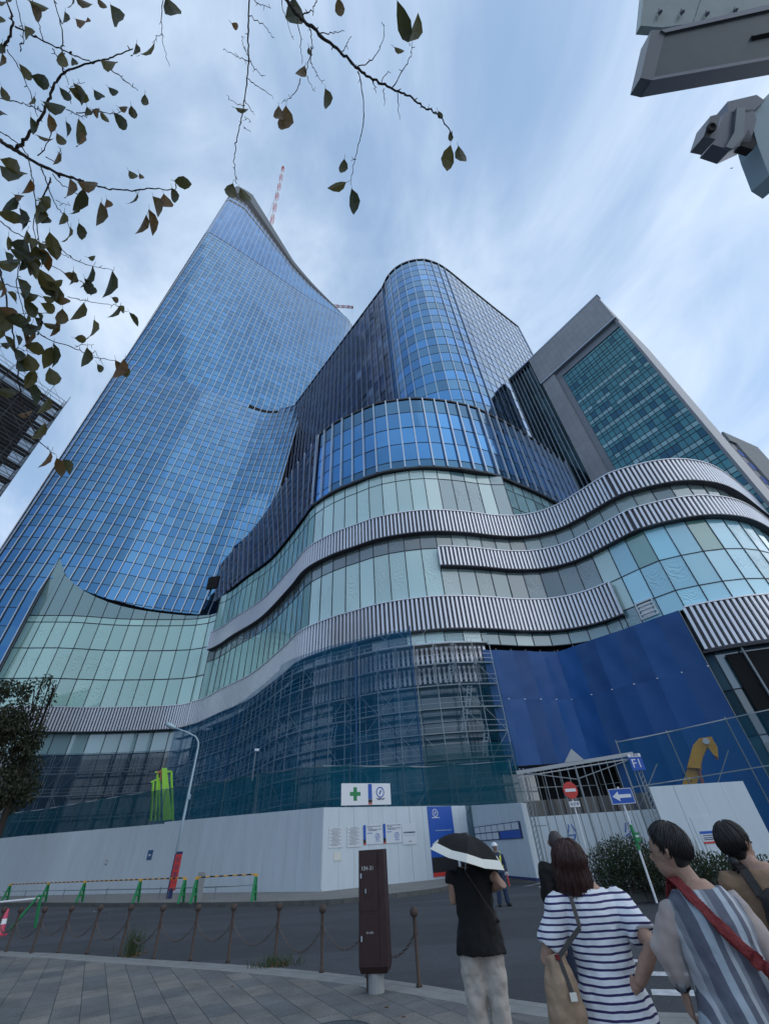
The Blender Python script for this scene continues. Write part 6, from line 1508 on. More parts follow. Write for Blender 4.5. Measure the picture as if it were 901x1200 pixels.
def hairdo(F, hc, mat, length, width=.102, back=.05, n=300, voxel=.010, seed=3, top=.108):
    """cap of hair with fine locks that fall from the crown over the skull, then hang"""
    rnd = random.Random(seed); q = F.k; mb = MB(); up = Vector((0, 0, 1)); lk, sd_ = F.look, F.hsd
    m = Matrix((sd_, lk, up)).transposed(); ce = hc+up*.022*q-lk*.020*q
    rx, ry, rz = (width-.006)*q, .098*q, top*q
    sphere_rings(mb, ce, rx-.006*q, ry-.006*q, rz-.006*q, m)
    if length > .1:
        rings = []
        for k in range(7):
            z = .02-length*k/6; w = (width-.008)*(1.0+.08*math.sin(k*.8)); rings.append((hc+up*z*q-lk*(back*.5+.004*k)*q, sd_*w*q*(1 if k < 6 else .9), lk*(.070-.004*k)*q))
        loft(mb, rings)
    else: loft(mb, [(hc-lk*.035*q+up*.02*q, sd_*(width-.012)*q, lk*.066*q), (hc-lk*.040*q-up*.04*q, sd_*(width-.022)*q, lk*.048*q), (hc-lk*.038*q-up*.075*q, sd_*(width-.036)*q, lk*.03*q)])
    o = fused(mb, 'hair', mat, F.t, voxel, 2); lo = MB(); ct = Matrix.Rotation(R(14), 3, 'X')
    for i in range(n):
        ph = rnd.uniform(0, 2*math.pi); fr = max(0.0, math.sin(ph)); end = R(112-50*fr+rnd.uniform(-14, 10)); st = R(rnd.uniform(3, 60)); g = (rnd.uniform(-.001, .005) if rnd.random() < .88 else rnd.uniform(.004, .012))*q; sw = rnd.gauss(0, .18)
        if end-st < .4: continue
        pts = []
        for k in range(6):
            th = st+(end-st)*k/5; p2 = ph+sw*k/5; v = Vector((math.sin(th)*math.cos(p2), math.sin(th)*math.sin(p2), math.cos(th))); v = ct @ v
            pts.append(ce + m @ Vector((v.x*(rx+g), v.y*(ry+g), v.z*(rz+g))))
        if length > .1 and fr < .35:
            e0 = pts[-1]; out = (e0-ce); out.z = 0; out.normalize(); L_ = (length-.02)*rnd.uniform(.80, 1.06)*q
            pts += [e0+out*.006*q-up*L_*.4, e0+out*rnd.uniform(-.004, .012)*q-up*L_*.75, e0+out*rnd.uniform(-.02, .014)*q-up*L_]
        r_ = rnd.uniform(.0018, .0032)*q; lo.tube(pts, [r_*.6]+[r_]*(len(pts)-2)+[r_*.3], 4, cap=False)
    lo.build('hair_locks', mat, o, smooth=True); return o
hairdo(F3, hc, 'hair_brown', .15, .108, .06, 1700)
# tan shoulder bag of the striped figure
bg_ = thing('shoulder_bag', 'tan canvas shoulder bag with dark strap hanging at a striped sleeve', 'bag', tuple(at_d(655, 1150, 3.5)))
cB = at_d(656, 1150, 3.55)
mb = MB(); loft(mb, [(cB+Vector((0, 0, .10)), F3.r*.055, F3.f*.05), (cB+Vector((0, 0, .0)), F3.r*.085, F3.f*.075), (cB-Vector((0, 0, .14)), F3.r*.10, F3.f*.085), (cB-Vector((0, 0, .30)), F3.r*.095, F3.f*.08)], 24); fused(mb, 'pouch', 'bag_tan', bg_, .01, 2)
mb = MB(); s0 = F3.P(-.125, -.05, 1.37)
path = [F3.P(-.125, .06, 1.30), F3.P(-.125, .0, 1.385), F3.P(-.13, -.10, 1.33), F3.P(-.135, -.165, 1.20), cB+Vector((.01, -.05, .10)), cB+Vector((.03, -.09, -.03))]
for i in range(len(path)-1): mb.bar(path[i], path[i+1], .022, .006, up=(0, -1, .2))
mb.build('strap', 'hair_black', bg_); mb = MB(); mb.box(cB+Vector((0, -.055, .10)), (.022, .02, .02)); mb.build('buckle', 'bag_red', bg_); mb = MB(); mb.box(cB+Vector((.03, -.10, -.04)), (.035, .01, .03)); mb.build('patch', 'cream', bg_)

# --- figure in sheer striped shirt ---------------------------------------
F4 = Fig('person with short dark hair in sheer grey banded shirt with a red strap', at_d(838, 1100, 3.35), 6, 1.595, 1.02, lean=(-.0, 0))
hc = F4.P(-.06, .02, 1.50)
sL, eL, wL = F4.P(-.165, .0, 1.275), at_d(779, 1110, 3.3), at_d(801, 1160, 3.35); sR, eR, wR = F4.P(.165, .0, 1.265), F4.P(.24, -.02, 1.02), F4.P(.24, .18, .86)
mb = MB(); F4.torso(mb); F4.head(mb, hc, (F4.f*.55-F4.r*.83).normalized())
for s_, e_, w_ in ((sR, eR, wR), (sL, eL, wL)): F4.limb(mb, [s_, s_.lerp(e_, .5), e_, e_.lerp(w_, .45), w_], [.05, .046, .04, .037, .027])
F4.hand(mb, wL, F4.f*.3-Vector((0, 0, 1)), F4.r, -1, .9); F4.hand(mb, wR, F4.f-Vector((0, 0, .4)), -F4.r, 1, .7)
for x in (-.09, .09): F4.limb(mb, [F4.P(x, 0, .86), F4.P(x*1.05, 0, .45), F4.P(x*1.1, -.02, .07)], [.085, .052, .038]); mb.tube([F4.P(x*1.1, -.06, .045), F4.P(x*1.2, .14, .03)], [.036, .028], 8)
body = fused(mb, 'body', 'skin', F4.t, .007, 2); F4.features(body)
mb = MB(); F4.torso(mb, .022, .60, 1.365, .07); fused(mb, 'shirt', 'sheer_stripe', F4.t, .010, 3)
for nm, s_, e_, w_ in (('sleeve', sR, eR, wR), ('sleeve', sL, eL, wL)):
    mb = MB(); F4.limb(mb, [s_-(e_-s_)*.25, s_-(e_-s_)*.05, s_.lerp(e_, .4), e_, e_.lerp(w_, .5), e_.lerp(w_, .85)], [.035, .054, .060, .062, .060, .040], 18); fused(mb, nm, 'sheer', F4.t, .010, 3)
mb = MB()
for x in (-.085, .085): F4.limb(mb, [F4.P(x*.9, 0, .80), F4.P(x, 0, .62), F4.P(x*1.06, 0, .4), F4.P(x*1.12, -.01, .08)], [.10, .095, .08, .08], 14)
fused(mb, 'trousers', 'cloth_black', F4.t, .014, 2)
mb = MB()
for x in (-.10, .10): mb.tube([F4.P(x*1.1, -.08, .04), F4.P(x*1.2, .16, .035)], [.045, .04], 10)
mb.build('shoe', 'cloth_black', F4.t, smooth=True)
hairdo(F4, hc+Vector((0, 0, .012)), 'hair_black', .04, .086, .05, 1500, .008, 5, .100)
mb = MB(); dw = (wL-eL).normalized(); mb.lathe(wL-dw*.035, [(.033, 0), (.036, .004), (.036, .026), (.033, .03)], 16, 0, dw); wt_ = mb.build('watch_strap', 'black', None, smooth=True); tag(wt_, 'black wristwatch on the wrist below the sheer sleeve', 'watch')
mb = MB(); mb.lathe(wL-dw*.02-Vector((.02, .036, 0)), [(.02, 0), (.021, .009), (.001, .009)], 14, 0, (-.5, -.85, 0)); mb.build('watch_face', 'sign_frame', wt_, smooth=True)
rb_ = thing('sling_bag', 'dark red fabric sling bag worn diagonally over the sheer shirt', 'bag', tuple(F4.P(.15, -.2, .95)))
mb = MB(); path = [F4.P(-.12, .07, 1.30), F4.P(-.105, .0, 1.405), F4.P(-.09, -.09, 1.36), F4.P(-.03, -.148, 1.25), F4.P(.06, -.158, 1.14), F4.P(.13, -.165, 1.05)]
for i in range(len(path)-1): mb.bar(path[i], path[i+1], .056, .010, up=(0, -1, .1))
fused(mb, 'strap', 'bag_red', rb_, .006, 2)
mb = MB(); mb.box(F4.P(.075, -.172, 1.115), (.03, .012, .06), M_=Matrix.Rotation(R(45), 3, 'Y')); mb.build('buckle', 'bag_red', rb_)
mb = MB(); loft(mb, [(F4.P(.10, -.165, 1.10), (F4.r+Vector((0, 0, .9))).normalized()*.025, F4.f*.012), (F4.P(.16, -.18, 1.03), (F4.r+Vector((0, 0, .9))).normalized()*.06, F4.f*.04), (F4.P(.24, -.16, .93), (F4.r+Vector((0, 0, .9))).normalized()*.095, F4.f*.06), (F4.P(.33, -.10, .84), (F4.r+Vector((0, 0, .9))).normalized()*.09, F4.f*.06), (F4.P(.38, -.02, .80), (F4.r+Vector((0, 0, .9))).normalized()*.05, F4.f*.04)], 22); fused(mb, 'pouch', 'bag_red', rb_, .008, 2)

# --- figure with backpack -------------------------------------------------
F5 = Fig('person with tied black hair in a brown tee wearing a black backpack', at_d(908, 1060, 4.2), 20, 1.62, 1.0)
hc = F5.P(-.05, .03, 1.475)
sL, eL, wL = F5.P(-.175, .0, 1.29), F5.P(-.22, .05, 1.03), F5.P(-.14, .22, .98); sR, eR, wR = F5.P(.175, .0, 1.29), F5.P(.22, .04, 1.03), F5.P(.16, .22, .98)
mb = MB(); F5.torso(mb); F5.head(mb, hc, (F5.f*.6+F5.r*.8).normalized())
for s_, e_, w_ in ((sR, eR, wR), (sL, eL, wL)): F5.limb(mb, [s_, s_.lerp(e_, .5), e_, e_.lerp(w_, .45), w_], [.05, .046, .038, .035, .025])
F5.hand(mb, wL, F5.f, F5.r, -1, .9); F5.hand(mb, wR, F5.f, -F5.r, 1, .9)
for x in (-.09, .09): F5.limb(mb, [F5.P(x, 0, .86), F5.P(x*1.05, 0, .45), F5.P(x*1.1, -.02, .07)], [.088, .052, .038]); mb.tube([F5.P(x*1.1, -.06, .045), F5.P(x*1.2, .14, .03)], [.036, .028], 8)
body = fused(mb, 'body', 'skin', F5.t, .008, 2); F5.features(body)
mb = MB(); F5.torso(mb, .020, .72, 1.36, .04)
for s_, e_ in ((sR, eR), (sL, eL)): F5.limb(mb, [s_-(e_-s_)*.2, s_, s_.lerp(e_, .4), s_.lerp(e_, .95)], [.05, .075, .074, .07], 16)
fused(mb, 'tee', 'cloth_tan', F5.t, .011, 3)
mb = MB()
for x in (-.085, .085): F5.limb(mb, [F5.P(x*.9, 0, .85), F5.P(x, 0, .62), F5.P(x*1.06, 0, .4), F5.P(x*1.12, -.01, .08)], [.105, .095, .075, .07], 14)
fused(mb, 'trousers', 'denim', F5.t, .014, 2)
mb = MB()
for x in (-.10, .10): mb.tube([F5.P(x*1.1, -.08, .04), F5.P(x*1.2, .16, .035)], [.045, .04], 10)
mb.build('shoe', 'white', F5.t, smooth=True)
hr = hairdo(F5, hc, 'hair_black', .05, .088, .05, 1300, .009, 8, .100)
mb = MB(); sphere_rings(mb, hc-F5.look*.085-Vector((0, 0, .085)), .032, .03, .038); mb.tube([hc-F5.look*.075-Vector((0, 0, .1)), hc-F5.look*.095-Vector((0, 0, .15))], [.018, .006], 8); mb.build('bun', 'hair_black', hr, smooth=True)
bp_ = thing('backpack', 'black backpack with pale cord on the back of the brown tee', 'backpack', tuple(F5.P(0, -.2, 1.1)))
mb = MB(); loft(mb, [(F5.P(.02, -.20, .86), F5.r*.12, F5.f*.06), (F5.P(.02, -.21, .92), F5.r*.145, F5.f*.085), (F5.P(.02, -.21, 1.12), F5.r*.145, F5.f*.085), (F5.P(.02, -.19, 1.24), F5.r*.125, F5.f*.065), (F5.P(.02, -.17, 1.28), F5.r*.07, F5.f*.03)], 24); fused(mb, 'pack', 'canvas_black', bp_, .009, 2)
mb = MB()
for x in (-.10, .11):
    pth = [F5.P(x*.8, -.14, 1.24), F5.P(x, -.09, 1.36), F5.P(x*1.08, .0, 1.385), F5.P(x*1.15, .1, 1.30)]
    mb = MB()
    for i in range(3): mb.bar(pth[i], pth[i+1], .05, .014, up=F5.r.cross(pth[i+1]-pth[i]))
    mb.build('strap', 'canvas_black', bp_, smooth=False)
mb = MB(); mb.tube([F5.P(-.12, -.27, 1.13), F5.P(-.02, -.305, 1.15), F5.P(.10, -.29, 1.12), F5.P(.16, -.25, 1.05)], .004, 6); mb.tube([F5.P(-.10, -.285, 1.04), F5.P(.04, -.30, 1.035)], .003, 6); mb.build('cord', 'cream', bp_)
mb = MB(); loft(mb, [(F5.P(.02, -.30, .90), F5.r*.09, F5.f*.02), (F5.P(.02, -.305, .95), F5.r*.105, F5.f*.028), (F5.P(.02, -.30, 1.04), F5.r*.10, F5.f*.02)], 18); mb.build('pocket', 'canvas_black', bp_, smooth=True)

# --- figure half hidden behind -------------------------------------------
F6 = Fig('person with cropped hair in dark clothes half hidden behind the striped figure', at_d(667, 1050, 6.2), 10, 1.65, .74)
hc = F6.P(.0, .02, 1.49)
mb = MB(); F6.torso(mb); F6.head(mb, hc, F6.f)
sL, eL, wL = F6.P(-.18, .0, 1.29), F6.P(-.22, -.02, 1.03), F6.P(-.2, .15, .88); sR, eR, wR = F6.P(.18, .0, 1.29), F6.P(.22, -.02, 1.03), F6.P(.2, .15, .88)
for s_, e_, w_ in ((sR, eR, wR), (sL, eL, wL)): F6.limb(mb, [s_, s_.lerp(e_, .5), e_, e_.lerp(w_, .45), w_], [.05, .046, .04, .037, .027])
F6.hand(mb, wL, F6.f-Vector((0, 0, .6)), F6.r, -1, .8); F6.hand(mb, wR, F6.f-Vector((0, 0, .6)), -F6.r, 1, .8)
for x in (-.09, .09): F6.limb(mb, [F6.P(x, 0, .86), F6.P(x*1.05, 0, .45), F6.P(x*1.1, -.02, .07)], [.085, .052, .038]); mb.tube([F6.P(x*1.1, -.06, .045), F6.P(x*1.2, .14, .03)], [.036, .028], 8)
body = fused(mb, 'body', 'skin_dark', F6.t, .009, 2); F6.features(body)
mb = MB(); F6.torso(mb, .02, .72, 1.37, .03)
for s_, e_, w_ in ((sR, eR, wR), (sL, eL, wL)): F6.limb(mb, [s_-(e_-s_)*.2, s_, e_, e_.lerp(w_, .9)], [.05, .075, .06, .045], 14)
fused(mb, 'jacket', 'cloth_black', F6.t, .012, 2)
mb = MB()
for x in (-.085, .085): F6.limb(mb, [F6.P(x*.9, 0, .85), F6.P(x, 0, .62), F6.P(x*1.06, 0, .4), F6.P(x*1.12, -.01, .08)], [.105, .095, .075, .07], 14)
fused(mb, 'trousers', 'denim', F6.t, .014, 2)
mb = MB()
for x in (-.10, .10): mb.tube([F6.P(x*1.1, -.08, .04), F6.P(x*1.2, .16, .035)], [.045, .04], 10)
mb.build('shoe', 'cloth_black', F6.t, smooth=True)
M['hair_grey'] = pmat('hair_grey', (.05, .04, .04), .6, var=.3, vscale=80); mb = MB(); sphere_rings(mb, hc+Vector((0, 0, .015))-F6.f*.012, .080, .094, .098); mb.build('hair', 'hair_grey', F6.t, smooth=True)

# --- guard -----------------------------------------------------------------
gb = at_z(591, 1062, ROAD); F2 = Fig('person standing guard in white helmet, navy uniform and yellow reflective harness', gb, 176, 1.64, 1.0)
F2.base = Vector((gb.x, gb.y, ROAD)); F2.t.location = F2.base
hc = F2.P(0, .02, 1.49)
mb = MB(); F2.torso(mb); F2.head(mb, hc, (F2.f-F2.r*.2))
sL, eL, wL = F2.P(-.18, .0, 1.29), F2.P(-.25, -.02, 1.03), F2.P(-.24, .10, .82); sR, eR, wR = F2.P(.18, .0, 1.29), F2.P(.24, -.02, 1.05), F2.P(.13, .20, .98)
for s_, e_, w_ in ((sR, eR, wR), (sL, eL, wL)): F2.limb(mb, [s_, e_, w_], [.05, .04, .027], 10)
F2.hand(mb, wL, F2.f*.2-Vector((0, 0, 1)), F2.r, -1, .8); F2.hand(mb, wR, F2.f-F2.r, Vector((0, 0, -1)), 1, .8)
for x in (-.1, .1): F2.limb(mb, [F2.P(x, 0, .86), F2.P(x*1.2, 0, .45), F2.P(x*1.5, -.02, .07)], [.085, .052, .038], 10)
body = fused(mb, 'body', 'skin', F2.t, .012, 1); F2.features(body)
mb = MB(); F2.torso(mb, .02, .80, 1.37, .0)
for s_, e_, w_ in ((sR, eR, wR), (sL, eL, wL)): F2.limb(mb, [s_, e_, e_.lerp(w_, .9)], [.072, .058, .046], 12)
fused(mb, 'shirt', 'uniform', F2.t, .016, 1)
mb = MB()
for x in (-.085, .085): F2.limb(mb, [F2.P(x, 0, .90), F2.P(x*1.2, 0, .45), F2.P(x*1.6, -.01, .07)], [.10, .078, .07], 12)
fused(mb, 'trousers', 'uniform', F2.t, .016, 1)
mb = MB()
for x in (-.14, .14): mb.tube([F2.P(x, -.05, .045), F2.P(x*1.2, .17, .04)], [.05, .042], 8)
mb.build('boot', 'black', F2.t, smooth=True)
mb = MB(); sphere_rings(mb, hc+Vector((0, 0, .055)), .10, .118, .085); mb.lathe(hc+Vector((0, 0, .035))+F2.f*.02, [(.13, 0), (.125, .012), (.09, .03)], 20); mb.build('helmet', 'white', F2.t, smooth=True)
mb = MB()
mb.bar(F2.P(-.13, .0, 1.36), F2.P(-.10, .135, 1.2), .05, .012); mb.bar(F2.P(-.10, .135, 1.2), F2.P(-.06, .14, .96), .05, .012, up=F2.f); mb.bar(F2.P(.13, .0, 1.36), F2.P(.11, .135, 1.2), .05, .012); mb.bar(F2.P(.11, .135, 1.2), F2.P(.09, .14, .96), .05, .012, up=F2.f)
loft(mb, [F2.ring(.93, .185, .14), F2.ring(1.0, .185, .14)]); mb.build('harness', 'hivis', F2.t)
mb = MB(); mb.bar(F2.P(-.235, .13, .80), F2.P(-.24, .16, .48), .035); o = mb.build('signal_baton', 'red'); tag(o, 'red signal baton held down in the gloved hand of the guard', 'baton')
mb = MB(); sphere_rings(mb, wL+Vector((0, 0, -.05)), .04, .035, .07); sphere_rings(mb, wR+F2.f*.03, .045, .05, .04); mb.build('glove', 'white', F2.t, smooth=True)

# ================================================================== OVERHEAD SIGN BOX, CAMERA
oh = thing('overhead_sign_box', 'large grey framed light box sign overhead at the top right corner', 'sign', tuple(at_f(850, 40, 6)))
def slab_px(px, F, depth, mat, name, par, back=None):
    pts = [at_f(x, y, F) for x, y in px]; n = (pts[1]-pts[0]).cross(pts[2]-pts[0]).normalized()
    if n.dot(pts[0]-EYEV) < 0: n = -n
    mb = MB(); b_ = [q+n*depth for q in pts]; mb.face(pts); mb.face(b_[::-1])
    for i in range(len(pts)): j = (i+1) % len(pts); mb.face([pts[i], b_[i], b_[j], pts[j]])
    return mb.build(name, mat, par, normals=True)
slab_px([(779, 38), (960, -4), (948, 58), (766, 90)], 6.0, .04, 'diffuser', 'face_panel', oh)
slab_px([(774, 35), (964, -10), (963, -3), (779, 38)], 5.97, .25, 'sign_frame', 'frame', oh)
slab_px([(763, 94), (766, 90), (952, 57), (956, 60)], 5.97, .25, 'sign_frame', 'frame', oh)
slab_px([(763, 35), (774, 35), (779, 38), (766, 90), (763, 94), (750, 91)], 5.99, .25, 'grey_panel', 'end_cap', oh)
slab_px([(756, -30), (830, -30), (811, 27), (776, 32), (750, 30)], 6.3, .12, 'acrylic', 'upper_panel', oh)
slab_px([(831, -30), (920, -30), (900, 6), (812, 26)], 6.3, .12, 'acrylic', 'upper_panel', oh)
mb = MB()
for x, y in ((772, 14), (798, 14), (827, 16), (860, 12)): c = at_f(x, y, 6.27); mb.tube([c, c+Vector((0, 0, -.05))], .025, 8); mb.bar(c-CU*.05, c+CU*.05, .015)
mb.build('bolt', 'sign_frame', oh)
c = at_f(880, 45, 5.99); mb = MB(); mb.bar(c, at_f(912, 38, 5.99), .05, .04); mb.build('label_strip', 'black', oh)
pc = at_f(960, 20, 6.3); mb = MB(); px_, py_ = pc.x+.6, pc.y
mb.tube([(px_, py_, 0), (px_, py_, pc.z+.6)], [.13, .09], 14); mb.bar((px_, py_, pc.z+.1), at_f(930, 25, 6.35), .12); mb.build('pole', 'sign_frame', oh)
cm = thing('surveillance_camera', 'grey boxy camera housing on a tapered bracket at the right edge', 'camera', tuple(at_f(860, 145, 5)))
slab_px([(852, 119), (886, 111), (896, 118), (882, 130), (866, 134), (852, 132)], 5.0, .18, 'sign_frame', 'hood', cm)
slab_px([(848, 132), (882, 128), (886, 140), (879, 165), (855, 176), (834, 169)], 5.0, .2, 'sign_frame', 'housing', cm)
slab_px([(832, 136), (844, 133), (838, 163), (824, 160)], 4.9, .22, 'grey_panel', 'lens_box', cm)
mb = MB(); c = at_f(832, 151, 4.88); mb.lathe(c, [(.055, 0), (.055, .03), (.035, .035), (.034, .02), (.001, .02)], 16, 0, -CF); mb.build('lens', 'black', cm, smooth=True)
slab_px([(863, 126), (873, 126), (871, 160), (858, 174), (850, 172), (860, 155)], 4.96, .04, 'steel', 'yoke', cm)
slab_px([(877, 133), (905, 105), (930, 120), (915, 215), (901, 206), (888, 172)], 5.05, .25, 'lamp_paint', 'bracket', cm)
slab_px([(866, 170), (876, 152), (886, 168), (882, 175)], 5.0, .1, 'black', 'knuckle', cm)
c = at_f(925, 160, 5.2); mb = MB(); mb.tube([(c.x+.25, c.y, 0), (c.x+.25, c.y, c.z+.5)], [.11, .08], 14); mb.build('pole', 'lamp_paint', cm)
# distant bird
c = at_f(857, 197, 60); mb = MB(); mb.face([c+CR*-.35+CU*-.1, c+CR*-.05+CU*.05, c, c+CR*-.1+CU*-.08]); mb.face([c+CR*.4+CU*.15, c, c+CR*.03+CU*-.06]); mb.tube([c-CU*.14, c, c+CU*.1], [.01, .06, .02], 6)
tag(mb.build('bird', 'backing'), 'tiny dark bird gliding below the overhead camera', 'bird')

# ================================================================== CHERRY BRANCHES OVERHEAD
tb = thing('cherry_tree', 'nearly bare cherry tree with thin branches and sparse leaves overhead', 'tree', (-3.6, -1.2, 0))
mb = MB(); mb.tube([(-3.6, -1.2, -.05), (-3.55, -1.15, 1.2), (-3.5, -1.0, 2.4), (-3.1, -.7, 3.4), (-2.6, -.3, 4.1)], [.20, .16, .14, .11, .07], 14); mb.tube([(-3.5, -1.0, 2.4), (-2.6, -1.0, 3.6), (-1.4, -.7, 4.3), (-.7, -.2, 4.3)], [.1, .07, .05, .03], 10); mb.build('trunk', 'bark', tb, smooth=True)
rnd = random.Random(11)
twigs = MB()
def branch(px, F0, F1_, r0, r1, knots=True):
    P_ = [at_f(x, y, F0+(F1_-F0)*i/(len(px)-1)) for i, (x, y) in enumerate(px)]
    cv = catmull(P_, 6); n = len(cv); cv = [q+Vector((rnd.gauss(0, .0025), rnd.gauss(0, .0025), rnd.gauss(0, .0025))) for q in cv]
    rs = [(r0+(r1-r0)*i/(n-1))*(1+.18*(rnd.random() < .25)) for i in range(n)]
    twigs.tube(cv, rs, 6)
    if knots:
        for i in range(2, n-1, 3):
            if rnd.random() < .55: q = cv[i]; d = rv(); twigs.tube([q, q+d*.018], [r1*1.5, r1*.8], 5)
    return cv
B = [
 ([(-60, 130), (-20, 155), (0, 165), (20, 177), (45, 192), (72, 204), (98, 213)], 2.3, 2.2, .016, .007),
 ([(98, 213), (125, 221), (150, 223), (178, 221), (203, 222), (207, 217)], 2.2, 2.15, .005, .0022),
 ([(20, 175), (36, 155), (50, 135), (60, 110), (68, 92), (85, 80), (115, 72), (135, 66), (156, 57)], 2.25, 2.2, .010, .003),
 ([(75, 87), (74, 60), (73, 35), (62, -5)], 2.2, 2.2, .004, .003),
 ([(112, 74), (90, 66), (66, 55), (40, 42), (18, 31)], 2.2, 2.2, .003, .0055),
 ([(-5, 62), (8, 50), (16, 30), (12, 12), (5, -8)], 2.25, 2.2, .009, .004),
 ([(24, 60), (28, 40), (22, 12), (18, -5)], 2.2, 2.2, .003, .002),
 ([(-4, 114), (25, 121), (42, 127), (50, 131)], 2.2, 2.2, .003, .0025),
 ([(8, 58), (22, 78), (36, 108), (45, 137)], 2.2, 2.2, .003, .002),
 ([(120, 73), (136, 86), (150, 98), (163, 106)], 2.2, 2.15, .0035, .0015),
 ([(62, 57), (72, 75), (82, 100)], 2.2, 2.2, .003, .0015), ([(52, 50), (45, 25), (36, -5)], 2.2, 2.2, .003, .002),
 ([(60, 207), (52, 228), (44, 245), (40, 262), (44, 300)], 2.2, 2.2, .005, .002),
 ([(48, 194), (56, 215), (66, 240), (78, 256), (84, 271)], 2.2, 2.15, .0035, .0015),
 ([(62, 205), (76, 218), (92, 228)], 2.2, 2.2, .003, .0015), ([(66, 235), (75, 239), (83, 241)], 2.2, 2.2, .002, .0012),
 ([(54, 184), (66, 190), (71, 180), (70, 172)], 2.2, 2.2, .003, .0015), ([(45, 183), (58, 165), (62, 145)], 2.2, 2.2, .003, .0015),
 ([(-5, 152), (10, 160), (30, 178), (38, 205), (42, 240), (46, 285)], 2.2, 2.2, .0035, .0025),
 ([(-5, 255), (18, 272), (45, 285), (68, 296), (82, 302)], 2.2, 2.2, .004, .0015),
 ([(50, 283), (66, 288), (86, 303), (110, 312), (133, 316)], 2.2, 2.15, .0035, .0015),
 ([(62, 312), (80, 322), (99, 332)], 2.2, 2.2, .0025, .0015), ([(80, 348), (108, 354), (134, 357), (150, 365)], 2.2, 2.2, .0025, .0012),
 ([(-5, 300), (4, 330), (10, 365), (18, 400), (22, 440), (27, 475), (38, 500), (46, 516), (58, 528), (66, 532)], 2.2, 2.1, .0055, .002),
 ([(26, 368), (45, 368), (60, 366)], 2.2, 2.2, .002, .0015), ([(0, 372), (28, 375), (54, 396), (85, 407), (110, 418), (135, 423), (146, 433)], 2.2, 2.15, .004, .0015),
 ([(88, 406), (97, 404), (110, 403)], 2.15, 2.15, .002, .001), ([(108, 417), (112, 412), (122, 428)], 2.15, 2.15, .002, .001),
 ([(-5, 330), (14, 335), (40, 345), (62, 352)], 2.2, 2.2, .003, .002), ([(28, 290), (20, 330), (30, 372)], 2.2, 2.2, .003, .002), ([(0, 405), (20, 408), (40, 414)], 2.2, 2.2, .0025, .0015),
 ([(85, 122), (80, 110), (90, 98), (100, 97)], 2.2, 2.2, .002, .0012), ([(90, 133), (115, 131), (135, 133), (150, 125)], 2.2, 2.15, .003, .0012), ([(78, 128), (98, 136), (112, 132)], 2.2, 2.2, .003, .0015),
 ([(190, -5), (190, 30), (192, 55), (200, 78)], 2.1, 2.1, .0025, .0012), ([(190, 40), (184, 42), (182, 50)], 2.1, 2.1, .0018, .001),
 # middle hanging twig
 ([(292, -10), (291, 30), (291, 65), (288, 105), (284, 135), (279, 160), (275, 178), (275, 200), (277, 216)], 2.1, 2.1, .005, .0018),
 ([(291, 72), (277, 66), (262, 57)], 2.1, 2.1, .0025, .0012), ([(292, 18), (310, 30), (320, 45)], 2.1, 2.1, .0025, .0012), ([(292, -5), (305, 5), (318, 10)], 2.1, 2.1, .0025, .0012),
 ([(291, 70), (300, 82), (308, 90)], 2.1, 2.1, .0025, .0012), ([(290, 92), (305, 103), (321, 115)], 2.1, 2.1, .0025, .0012), ([(290, 65), (285, 52), (284, 42)], 2.1, 2.1, .002, .001),
 ([(287, 125), (276, 120), (266, 112)], 2.1, 2.1, .002, .001), ([(287, 118), (294, 128), (299, 136)], 2.1, 2.1, .002, .001), ([(285, 150), (294, 154)], 2.1, 2.1, .002, .001), ([(286, 136), (295, 143)], 2.1, 2.1, .002, .001),
 # right branch
 ([(300, -45), (330, -8), (345, 13), (362, 30), (385, 50), (403, 65), (420, 81), (440, 95), (460, 104), (480, 114), (497, 126), (510, 132), (523, 146), (531, 163)], 2.1, 2.0, .011, .0025),
 ([(355, 18), (368, 8), (372, -6)], 2.1, 2.1, .004, .002), ([(372, 38), (388, 39), (404, 36)], 2.1, 2.1, .003, .0015), ([(400, 62), (407, 50), (411, 42)], 2.1, 2.1, .0025, .0015),
 ([(418, 79), (436, 70), (448, 50), (451, 27)], 2.1, 2.05, .003, .0015), ([(420, 84), (425, 110), (426, 145), (420, 170), (414, 195), (411, 216)], 2.1, 2.0, .0035, .0015), ([(417, 187), (411, 189)], 2.0, 2.0, .002, .001),
 ([(362, 30), (366, 50), (364, 70), (370, 85), (378, 98)], 2.1, 2.1, .003, .0012), ([(366, 55), (360, 78), (358, 85)], 2.1, 2.1, .003, .0015), ([(348, 20), (352, 50), (354, 75)], 2.1, 2.1, .003, .0012), ([(352, 92), (345, 110), (330, 121)], 2.1, 2.1, .003, .0012),
 ([(328, -5), (335, 20), (344, 47)], 2.1, 2.1, .0025, .0012), ([(360, 90), (369, 108)], 2.1, 2.1, .002, .001),
 ([(460, 103), (473, 80), (482, 62), (482, 50)], 2.05, 2.05, .003, .0015), ([(446, 96), (456, 82)], 2.05, 2.05, .0025, .0012), ([(450, 104), (451, 123)], 2.05, 2.05, .0025, .0012), ([(438, 95), (441, 110)], 2.05, 2.05, .0025, .0012), ([(465, 108), (469, 140)], 2.05, 2.05, .0025, .0012), ([(500, 128), (507, 125)], 2.05, 2.05, .002, .001),
]
for px, F0, F1_, r0, r1 in B: branch(px, F0, F1_, r0*.8, r1*.8)
twigs.build('branch', 'bark', tb, smooth=True)
